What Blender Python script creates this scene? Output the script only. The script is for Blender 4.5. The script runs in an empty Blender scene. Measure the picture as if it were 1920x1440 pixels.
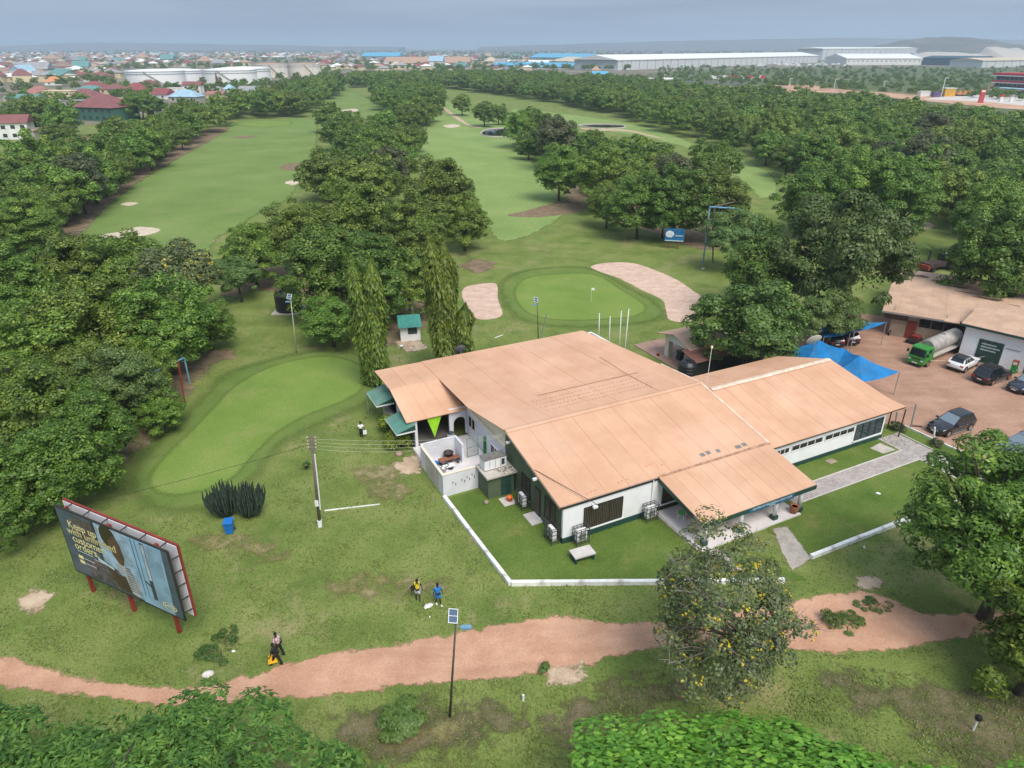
import bpy, bmesh, math, random
import numpy as np
from mathutils import Vector, Matrix, Euler
from mathutils.geometry import delaunay_2d_cdt
R = math.radians
random.seed(11)
SC = bpy.context.scene
COL = SC.collection

# ------------------------------------------------------------------ camera
F, H = 1310.0, 33.0                       # focal length in photo pixels (1920 wide), drone height in metres
PITCH = math.atan((720 - 88) / F)
SP, CP = math.sin(PITCH), math.cos(PITCH)
cam = bpy.data.cameras.new('camera')
cam.sensor_width = 36.0
cam.lens = 36.0 * F / 1920.0
cam.clip_start = 0.5
cam.clip_end = 30000
camo = bpy.data.objects.new('camera', cam)
camo.location = (0, 0, H)
camo.rotation_euler = (math.pi / 2 - PITCH, 0, 0)
COL.objects.link(camo)
SC.camera = camo

# ------------------------------------------------------------------ sky, sun, exposure
SUN_EL, SUN_AZ = R(54), R(152)            # azimuth clockwise from +Y
world = bpy.data.worlds.new('World')
SC.world = world
world.use_nodes = True
nt = world.node_tree
nt.nodes.clear()
out = nt.nodes.new('ShaderNodeOutputWorld')
bg = nt.nodes.new('ShaderNodeBackground')
sky = nt.nodes.new('ShaderNodeTexSky')
sky.sky_type = 'NISHITA'
sky.sun_disc = False
sky.sun_elevation = SUN_EL
sky.sun_rotation = SUN_AZ
sky.dust_density = 2.0
tc = nt.nodes.new('ShaderNodeTexCoord')
mp = nt.nodes.new('ShaderNodeMapping')
mp.inputs['Scale'].default_value = (1.6, 1.6, 22.0)
mp.inputs['Rotation'].default_value = (0.0, R(1.2), R(40))
ns = nt.nodes.new('ShaderNodeTexNoise')
ns.inputs['Scale'].default_value = 1.5
ns.inputs['Detail'].default_value = 4
ns.inputs['Roughness'].default_value = 0.5
cr = nt.nodes.new('ShaderNodeValToRGB')
cr.color_ramp.elements[0].position = 0.36
cr.color_ramp.elements[0].color = (4.2, 5.2, 6.9, 1)
cr.color_ramp.elements[1].position = 0.64
cr.color_ramp.elements[1].color = (6.0, 7.3, 9.0, 1)
mx = nt.nodes.new('ShaderNodeMix')
mx.data_type = 'RGBA'
mx.inputs['Factor'].default_value = 0.88     # the overcast layer over the clear sky
nt.links.new(tc.outputs['Generated'], mp.inputs['Vector'])
nt.links.new(mp.outputs['Vector'], ns.inputs['Vector'])
nt.links.new(ns.outputs['Fac'], cr.inputs['Fac'])
nt.links.new(sky.outputs['Color'], mx.inputs['A'])
nt.links.new(cr.outputs['Color'], mx.inputs['B'])
sx = nt.nodes.new('ShaderNodeSeparateXYZ')
nt.links.new(tc.outputs['Generated'], sx.inputs[0])
gz = nt.nodes.new('ShaderNodeMapRange')          # an overcast sky is darker towards the horizon
gz.inputs[1].default_value = 0.0
gz.inputs[2].default_value = 1.0
gz.inputs[3].default_value = 0.66
gz.inputs[4].default_value = 1.20
nt.links.new(sx.outputs['Z'], gz.inputs[0])
vm = nt.nodes.new('ShaderNodeVectorMath')
vm.operation = 'SCALE'
nt.links.new(mx.outputs['Result'], vm.inputs[0])
nt.links.new(gz.outputs[0], vm.inputs['Scale'])
nt.links.new(vm.outputs['Vector'], bg.inputs['Color'])
bg.inputs['Strength'].default_value = 0.064
nt.links.new(bg.outputs['Background'], out.inputs['Surface'])
sl = bpy.data.lights.new('sun', 'SUN')
sl.energy = 2.4
sl.angle = R(34)
sl.color = (1.0, 0.94, 0.84)
so = bpy.data.objects.new('sun', sl)
sd = Vector((math.sin(SUN_AZ) * math.cos(SUN_EL), math.cos(SUN_AZ) * math.cos(SUN_EL), math.sin(SUN_EL)))
so.rotation_euler = sd.to_track_quat('Z', 'Y').to_euler()
so.location = (0, -50, 120)
COL.objects.link(so)
SC.view_settings.view_transform = 'Standard'
SC.view_settings.look = 'None'
SC.view_settings.gamma = 1.0
SC.view_settings.exposure = 0.74
SC.view_settings.use_curve_mapping = False
SC.render.engine = 'CYCLES'
SC.cycles.use_denoising = True
SC.cycles.max_bounces = 6
SC.cycles.diffuse_bounces = 3
SC.cycles.transparent_max_bounces = 12
SC.cycles.volume_bounces = 1

# ------------------------------------------------------------------ geometry helpers
def at(px, py, h=0.0):
    """the point of the place at height h that the photograph shows at pixel (px, py)"""
    u, v = (px - 960) / F, (py - 720) / F
    dy, dz = CP - v * SP, -(SP + v * CP)
    t = (h - H) / dz
    return Vector((u * t, dy * t, h))

def height(py, base):
    """height of a point straight above `base` shown in photo row py"""
    v = (py - 720) / F
    return H + base.y * (v * CP + SP) / (v * SP - CP)

def scale_at(p):
    """metres per photo pixel at point p"""
    return (p.y * CP - (p.z - H) * SP) / F

class MB:
    """collects shapes for one mesh"""
    def __init__(s):
        s.v, s.f, s.m = [], [], []
    def add(s, vs, fs, mi=0):
        o = len(s.v)
        s.v += [tuple(v) for v in vs]
        s.f += [tuple(i + o for i in f) for f in fs]
        s.m += [mi] * len(fs)
        return s
    def box(s, x0, x1, y0, y1, z0, z1, mi=0, M=None):
        vs = [Vector(p) for p in ((x0, y0, z0), (x1, y0, z0), (x1, y1, z0), (x0, y1, z0), (x0, y0, z1), (x1, y0, z1), (x1, y1, z1), (x0, y1, z1))]
        if M is not None:
            vs = [M @ v for v in vs]
        return s.add(vs, [(3, 2, 1, 0), (4, 5, 6, 7), (0, 1, 5, 4), (1, 2, 6, 5), (2, 3, 7, 6), (3, 0, 4, 7)], mi)
    def prism(s, poly, z0, z1, mi=0, axis='z'):
        n = len(poly)
        if axis == 'z':
            a = [(p[0], p[1], z0) for p in poly] + [(p[0], p[1], z1) for p in poly]
        elif axis == 'x':
            a = [(z0, p[0], p[1]) for p in poly] + [(z1, p[0], p[1]) for p in poly]
        else:
            a = [(p[0], z0, p[1]) for p in poly] + [(p[0], z1, p[1]) for p in poly]
        fs = [tuple(range(n - 1, -1, -1)), tuple(range(n, 2 * n))]
        fs += [(i, (i + 1) % n, n + (i + 1) % n, n + i) for i in range(n)]
        return s.add(a, fs, mi)
    def tube(s, pts, rad, n=6, mi=0, cap=True):
        pts = [Vector(p) for p in pts]
        if not hasattr(rad, '__len__'):
            rad = [rad] * len(pts)
        vs, fs = [], []
        up = None
        for i, p in enumerate(pts):
            d = (pts[min(i + 1, len(pts) - 1)] - pts[max(i - 1, 0)])
            d = d.normalized() if d.length > 1e-9 else Vector((0, 0, 1))
            if up is None:
                up = d.orthogonal().normalized()
            up = (up - d * up.dot(d))
            up = up.normalized() if up.length > 1e-6 else d.orthogonal().normalized()
            w = d.cross(up)
            for k in range(n):
                a = 2 * math.pi * k / n
                vs.append(p + (up * math.cos(a) + w * math.sin(a)) * rad[i])
        for i in range(len(pts) - 1):
            for k in range(n):
                k2 = (k + 1) % n
                fs.append((i * n + k, i * n + k2, (i + 1) * n + k2, (i + 1) * n + k))
        if cap:
            fs.append(tuple(range(n - 1, -1, -1)))
            fs.append(tuple((len(pts) - 1) * n + k for k in range(n)))
        return s.add(vs, fs, mi)
    def bar(s, p, q, w, mi=0):
        return s.tube([p, q], w * 0.7071, 4, mi)
    def lathe(s, prof, n=16, c=(0, 0, 0), mi=0):
        vs, fs = [], []
        for r, z in prof:
            for k in range(n):
                a = 2 * math.pi * k / n
                vs.append((c[0] + r * math.cos(a), c[1] + r * math.sin(a), c[2] + z))
        for i in range(len(prof) - 1):
            for k in range(n):
                k2 = (k + 1) % n
                fs.append((i * n + k, i * n + k2, (i + 1) * n + k2, (i + 1) * n + k))
        fs.append(tuple(range(n - 1, -1, -1)))
        fs.append(tuple((len(prof) - 1) * n + k for k in range(n)))
        return s.add(vs, fs, mi)
    def ball(s, c, r, seg=10, rings=6, mi=0):
        rx, ry, rz = r if hasattr(r, '__len__') else (r, r, r)
        prof = [(math.sin(math.pi * i / rings), -math.cos(math.pi * i / rings)) for i in range(rings + 1)]
        vs, fs = [], []
        for q, z in prof:
            for k in range(seg):
                a = 2 * math.pi * k / seg
                vs.append((c[0] + rx * q * math.cos(a), c[1] + ry * q * math.sin(a), c[2] + rz * z))
        for i in range(rings):
            for k in range(seg):
                k2 = (k + 1) % seg
                fs.append((i * seg + k, i * seg + k2, (i + 1) * seg + k2, (i + 1) * seg + k))
        return s.add(vs, fs, mi)
    def build(s, name, mats, parent=None, smooth=False, loc=None, rot=None):
        me = bpy.data.meshes.new(name)
        me.from_pydata(s.v, [], s.f)
        for m in (mats if isinstance(mats, (list, tuple)) else [mats]):
            me.materials.append(m)
        if any(s.m):
            me.polygons.foreach_set('material_index', s.m)
        if smooth:
            me.polygons.foreach_set('use_smooth', [True] * len(s.f))
        me.update()
        return link(name, me, parent, loc, rot)

def link(name, data, parent=None, loc=None, rot=None):
    o = bpy.data.objects.new(name, data)
    COL.objects.link(o)
    if parent is not None:
        o.parent = parent
    if loc is not None:
        o.location = loc
    if rot is not None:
        o.rotation_euler = rot if hasattr(rot, '__len__') else (0, 0, rot)
    return o

def tag(o, label=None, cat=None, group=None, kind=None):
    if label:
        o['label'] = label
    if cat:
        o['category'] = cat
    if group:
        o['group'] = group
    if kind:
        o['kind'] = kind
    return o

def empty(name, loc, rz=0.0, label=None, cat=None, group=None):
    o = bpy.data.objects.new(name, None)
    o.empty_display_size = 0.3
    COL.objects.link(o)
    o.location = loc
    o.rotation_euler = (0, 0, rz)
    return tag(o, label, cat, group)

KIDS = {}
def copy_tree(o, parent=None):
    c = o.copy()
    COL.objects.link(c)
    if parent is not None:
        c.parent = parent
    for ch in list(o.children):
        copy_tree(ch, c)
    return c

# ------------------------------------------------------------------ materials
def new_mat(name):
    m = bpy.data.materials.new(name)
    m.use_nodes = True
    t = m.node_tree
    t.nodes.clear()
    o = t.nodes.new('ShaderNodeOutputMaterial')
    b = t.nodes.new('ShaderNodeBsdfPrincipled')
    t.links.new(b.outputs['BSDF'], o.inputs['Surface'])
    return m, t, b

def noise(t, scale, detail=3, rough=0.55, vec=None):
    n = t.nodes.new('ShaderNodeTexNoise')
    n.inputs['Scale'].default_value = scale
    n.inputs['Detail'].default_value = detail
    n.inputs['Roughness'].default_value = rough
    if vec is not None:
        t.links.new(vec, n.inputs['Vector'])
    return n.outputs['Fac']

def ramp(t, fac, stops):
    r = t.nodes.new('ShaderNodeValToRGB')
    e = r.color_ramp.elements
    while len(e) < len(stops):
        e.new(0.5)
    for k, (p, c) in enumerate(stops):
        e[k].position = p
        e[k].color = tuple(c) + (1,) if len(c) == 3 else c
    t.links.new(fac, r.inputs['Fac'])
    return r.outputs['Color']

def mixc(t, fac, a, b, mode='MIX'):
    m = t.nodes.new('ShaderNodeMix')
    m.data_type = 'RGBA'
    m.blend_type = mode
    for sock, val in (('Factor', fac), ('A', a), ('B', b)):
        if hasattr(val, 'links'):
            t.links.new(val, m.inputs[sock])
        elif sock == 'Factor':
            m.inputs[sock].default_value = val
        else:
            m.inputs[sock].default_value = tuple(val) + (1,)
    return m.outputs['Result']

def math_node(t, op, a, b=None, c=None):
    m = t.nodes.new('ShaderNodeMath')
    m.operation = op
    for k, v in enumerate((a, b, c)):
        if v is None:
            continue
        if hasattr(v, 'links'):
            t.links.new(v, m.inputs[k])
        else:
            m.inputs[k].default_value = v
    return m.outputs[0]

def maprange(t, v, a, b, c=0.0, d=1.0):
    m = t.nodes.new('ShaderNodeMapRange')
    m.interpolation_type = 'SMOOTHSTEP'
    t.links.new(v, m.inputs[0])
    for k, x in enumerate((a, b, c, d)):
        m.inputs[k + 1].default_value = x
    return m.outputs[0]

def bump(t, b, fac, strength=0.3, dist=0.05):
    n = t.nodes.new('ShaderNodeBump')
    n.inputs['Strength'].default_value = strength
    n.inputs['Distance'].default_value = dist
    t.links.new(fac, n.inputs['Height'])
    t.links.new(n.outputs['Normal'], b.inputs['Normal'])

def pos(t):
    return t.nodes.new('ShaderNodeNewGeometry').outputs['Position']

def objco(t):
    return t.nodes.new('ShaderNodeTexCoord').outputs['Object']

def plain(name, col, rough=0.6, metal=0.0, var=0.12, scale=1.5, dirt=None, objvar=0.0, spec=0.4, dirt_amt=0.5, coat=0.0):
    """painted / moulded surface with wear: noise in value, optional dirt colour"""
    m, t, b = new_mat(name)
    co = objco(t)
    n = noise(t, scale, 4, 0.6, co)
    c = mixc(t, maprange(t, n, 0.3, 0.7), [x * (1 - var) for x in col], [min(1, x * (1 + var)) for x in col])
    if dirt is not None:
        n2 = noise(t, scale * 0.35, 6, 0.7, co)
        c = mixc(t, maprange(t, n2, 0.52, 0.75, 0, dirt_amt), c, dirt)
    if objvar:
        oi = t.nodes.new('ShaderNodeObjectInfo')
        hs = t.nodes.new('ShaderNodeHueSaturation')
        t.links.new(c, hs.inputs['Color'])
        t.links.new(maprange(t, oi.outputs['Random'], 0, 1, 1 - objvar, 1 + objvar), hs.inputs['Value'])
        c = hs.outputs['Color']
    t.links.new(c, b.inputs['Base Color'])
    b.inputs['Roughness'].default_value = rough
    b.inputs['Metallic'].default_value = metal
    b.inputs['Specular IOR Level'].default_value = spec
    b.inputs['Coat Weight'].default_value = coat
    return m

def edge_alpha(t, b, col, nscale=1.2, amp=0.9, lo=0.36, hi=0.66):
    """ragged edge: the sheet thins out where its edge attribute plus noise is low"""
    a = t.nodes.new('ShaderNodeAttribute')
    a.attribute_name = 'edge'
    p = pos(t)
    n = noise(t, nscale, 5, 0.65, p)
    s = math_node(t, 'ADD', a.outputs['Fac'], math_node(t, 'MULTIPLY', math_node(t, 'SUBTRACT', n, 0.5), amp * 2))
    al = maprange(t, s, lo, hi)
    t.links.new(al, b.inputs['Alpha'])

def grass_mat(name, cols, dry=None, dry_lo=0.55, dry_hi=0.7, s1=0.25, fine=9.0, edge=None, bstr=0.5, stripes=None):
    m, t, b = new_mat(name)
    p = pos(t)
    c = ramp(t, noise(t, s1, 5, 0.6, p), [(0.3, cols[0]), (0.5, cols[1]), (0.7, cols[2])])
    f = noise(t, fine, 3, 0.7, p)
    c = mixc(t, 0.55, c, ramp(t, f, [(0.25, (0.35, 0.35, 0.35)), (0.75, (1.6, 1.6, 1.6))]), 'MULTIPLY')
    if stripes:
        w = t.nodes.new('ShaderNodeTexWave')
        w.inputs['Scale'].default_value = stripes[0]
        w.inputs['Distortion'].default_value = 1.2
        w.inputs['Detail'].default_value = 2
        mpn = t.nodes.new('ShaderNodeMapping')
        mpn.inputs['Rotation'].default_value = (0, 0, stripes[1])
        t.links.new(p, mpn.inputs['Vector'])
        t.links.new(mpn.outputs['Vector'], w.inputs['Vector'])
        c = mixc(t, stripes[2], c, ramp(t, w.outputs['Fac'], [(0.2, (0.8, 0.8, 0.75)), (0.8, (1.15, 1.15, 1.1))]), 'MULTIPLY')
    if dry is not None:
        n1 = noise(t, 0.11, 6, 0.68, p)
        n2 = noise(t, 0.9, 5, 0.7, p)
        s = math_node(t, 'ADD', math_node(t, 'MULTIPLY', n1, 0.7), math_node(t, 'MULTIPLY', n2, 0.3))
        c = mixc(t, maprange(t, s, dry_lo, dry_hi, 0, 0.9), c, mixc(t, f, [x * 0.75 for x in dry], [x * 1.2 for x in dry]))
    t.links.new(c, b.inputs['Base Color'])
    b.inputs['Roughness'].default_value = 0.9
    b.inputs['Specular IOR Level'].default_value = 0.15
    bump(t, b, f, bstr, 0.08)
    if edge:
        edge_alpha(t, b, c, *edge)
    return m

def earth_mat(name, c0, c1, s=0.5, edge=None, tracks=None, fleck=None, fine=12.0):
    m, t, b = new_mat(name)
    p = pos(t)
    n = noise(t, s, 6, 0.65, p)
    c = mixc(t, maprange(t, n, 0.3, 0.7), c0, c1)
    f = noise(t, fine, 4, 0.7, p)
    c = mixc(t, 0.4, c, ramp(t, f, [(0.3, (0.6, 0.6, 0.6)), (0.7, (1.35, 1.35, 1.35))]), 'MULTIPLY')
    if tracks:
        mpn = t.nodes.new('ShaderNodeMapping')
        mpn.inputs['Rotation'].default_value = (0, 0, tracks)
        mpn.inputs['Scale'].default_value = (0.16, 1.0, 1)
        t.links.new(p, mpn.inputs['Vector'])
        n3 = noise(t, 1.0, 4, 0.6, mpn.outputs['Vector'])
        c = mixc(t, 0.45, c, ramp(t, n3, [(0.35, (0.76, 0.73, 0.7)), (0.65, (1.10, 1.10, 1.10))]), 'MULTIPLY')
        c = mixc(t, maprange(t, noise(t, 0.9, 6, 0.75, p), .60, .74, 0, .5), c, [x * .62 for x in c0])
    if fleck is not None:
        n4 = noise(t, 0.7, 6, 0.75, p)
        c = mixc(t, maprange(t, n4, 0.56, 0.68, 0, 0.8), c, fleck)
    t.links.new(c, b.inputs['Base Color'])
    b.inputs['Roughness'].default_value = 0.95
    b.inputs['Specular IOR Level'].default_value = 0.1
    bump(t, b, f, 0.5, 0.05)
    if edge:
        edge_alpha(t, b, c, *edge)
    return m

def leaf_mat(name, dark, mid, light, objhue=0.025, objval=0.20, flower=None, fl_amt=0.0, clump=0.35, gloss=0.45):
    m, t, b = new_mat(name)
    g = t.nodes.new('ShaderNodeNewGeometry')
    co = objco(t)
    n = noise(t, clump * 2.2, 3, 0.6, co)
    s = math_node(t, 'ADD', math_node(t, 'MULTIPLY', g.outputs['Random Per Island'], 0.34), math_node(t, 'MULTIPLY', n, 0.70))
    c = ramp(t, s, [(0.26, dark), (0.56, mid), (0.86, light)])
    if flower is not None:
        n2 = noise(t, clump * 2.4, 3, 0.6, co)
        r2 = math_node(t, 'FRACT', math_node(t, 'MULTIPLY', g.outputs['Random Per Island'], 37.7))
        k = math_node(t, 'MULTIPLY', maprange(t, n2, 0.56, 0.62), math_node(t, 'LESS_THAN', r2, fl_amt))
        c = mixc(t, k, c, flower)
    oi = t.nodes.new('ShaderNodeObjectInfo')
    hs = t.nodes.new('ShaderNodeHueSaturation')
    t.links.new(c, hs.inputs['Color'])
    t.links.new(maprange(t, oi.outputs['Random'], 0, 1, 0.5 - objhue, 0.5 + objhue * 0.25), hs.inputs['Hue'])
    r3 = math_node(t, 'FRACT', math_node(t, 'MULTIPLY', oi.outputs['Random'], 7.3))
    t.links.new(maprange(t, r3, 0, 1, 1 - objval, 1 + objval), hs.inputs['Value'])
    c = hs.outputs['Color']
    t.links.new(c, b.inputs['Base Color'])
    b.inputs['Roughness'].default_value = gloss
    b.inputs['Specular IOR Level'].default_value = 0.35
    tr = t.nodes.new('ShaderNodeBsdfTranslucent')
    t.links.new(mixc(t, 1.0, c, (1.15, 1.3, 0.6), 'MULTIPLY'), tr.inputs['Color'])
    ms = t.nodes.new('ShaderNodeMixShader')
    ms.inputs[0].default_value = 0.22
    o = [x for x in t.nodes if x.type == 'OUTPUT_MATERIAL'][0]
    t.links.new(b.outputs['BSDF'], ms.inputs[1])
    t.links.new(tr.outputs['BSDF'], ms.inputs[2])
    t.links.new(ms.outputs[0], o.inputs['Surface'])
    return m

def glass_mat(name, col, rough=0.08):
    m, t, b = new_mat(name)
    b.inputs['Base Color'].default_value = tuple(col) + (1,)
    b.inputs['Roughness'].default_value = rough
    b.inputs['Specular IOR Level'].default_value = 0.7
    return m

def roof_mat():
    m, t, b = new_mat('roof_sheet_paint')
    co = objco(t)
    c = mixc(t, maprange(t, noise(t, .3, 5, .6, co), .3, .7), (.555, .318, .200), (.640, .385, .252))
    mpn = t.nodes.new('ShaderNodeMapping')
    mpn.inputs['Scale'].default_value = (5.0, .22, 1)
    t.links.new(co, mpn.inputs['Vector'])
    c = mixc(t, .16, c, ramp(t, noise(t, 1.0, 5, .65, mpn.outputs['Vector']), [(.3, (.80, .76, .72)), (.65, (1.07, 1.07, 1.07))]), 'MULTIPLY')
    c = mixc(t, maprange(t, noise(t, 2.3, 6, .8, co), .62, .80, 0, .45), c, (.36, .20, .13))
    c = mixc(t, maprange(t, noise(t, 14, 3, .8, co), .66, .78, 0, .5), c, (.24, .14, .10))
    c = mixc(t, maprange(t, noise(t, .12, 4, .6, co), .52, .70, 0, .35), c, (.70, .47, .34))
    oi = t.nodes.new('ShaderNodeObjectInfo')
    hs = t.nodes.new('ShaderNodeHueSaturation')
    t.links.new(c, hs.inputs['Color'])
    t.links.new(maprange(t, oi.outputs['Random'], 0, 1, .97, 1.025), hs.inputs['Value'])
    t.links.new(hs.outputs['Color'], b.inputs['Base Color'])
    b.inputs['Roughness'].default_value = .72
    b.inputs['Specular IOR Level'].default_value = .35
    w = t.nodes.new('ShaderNodeTexWave')
    w.bands_direction = 'X'
    w.inputs['Scale'].default_value = 1.6
    t.links.new(co, w.inputs['Vector'])
    bump(t, b, w.outputs['Fac'], .12, .02)
    return m

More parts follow.
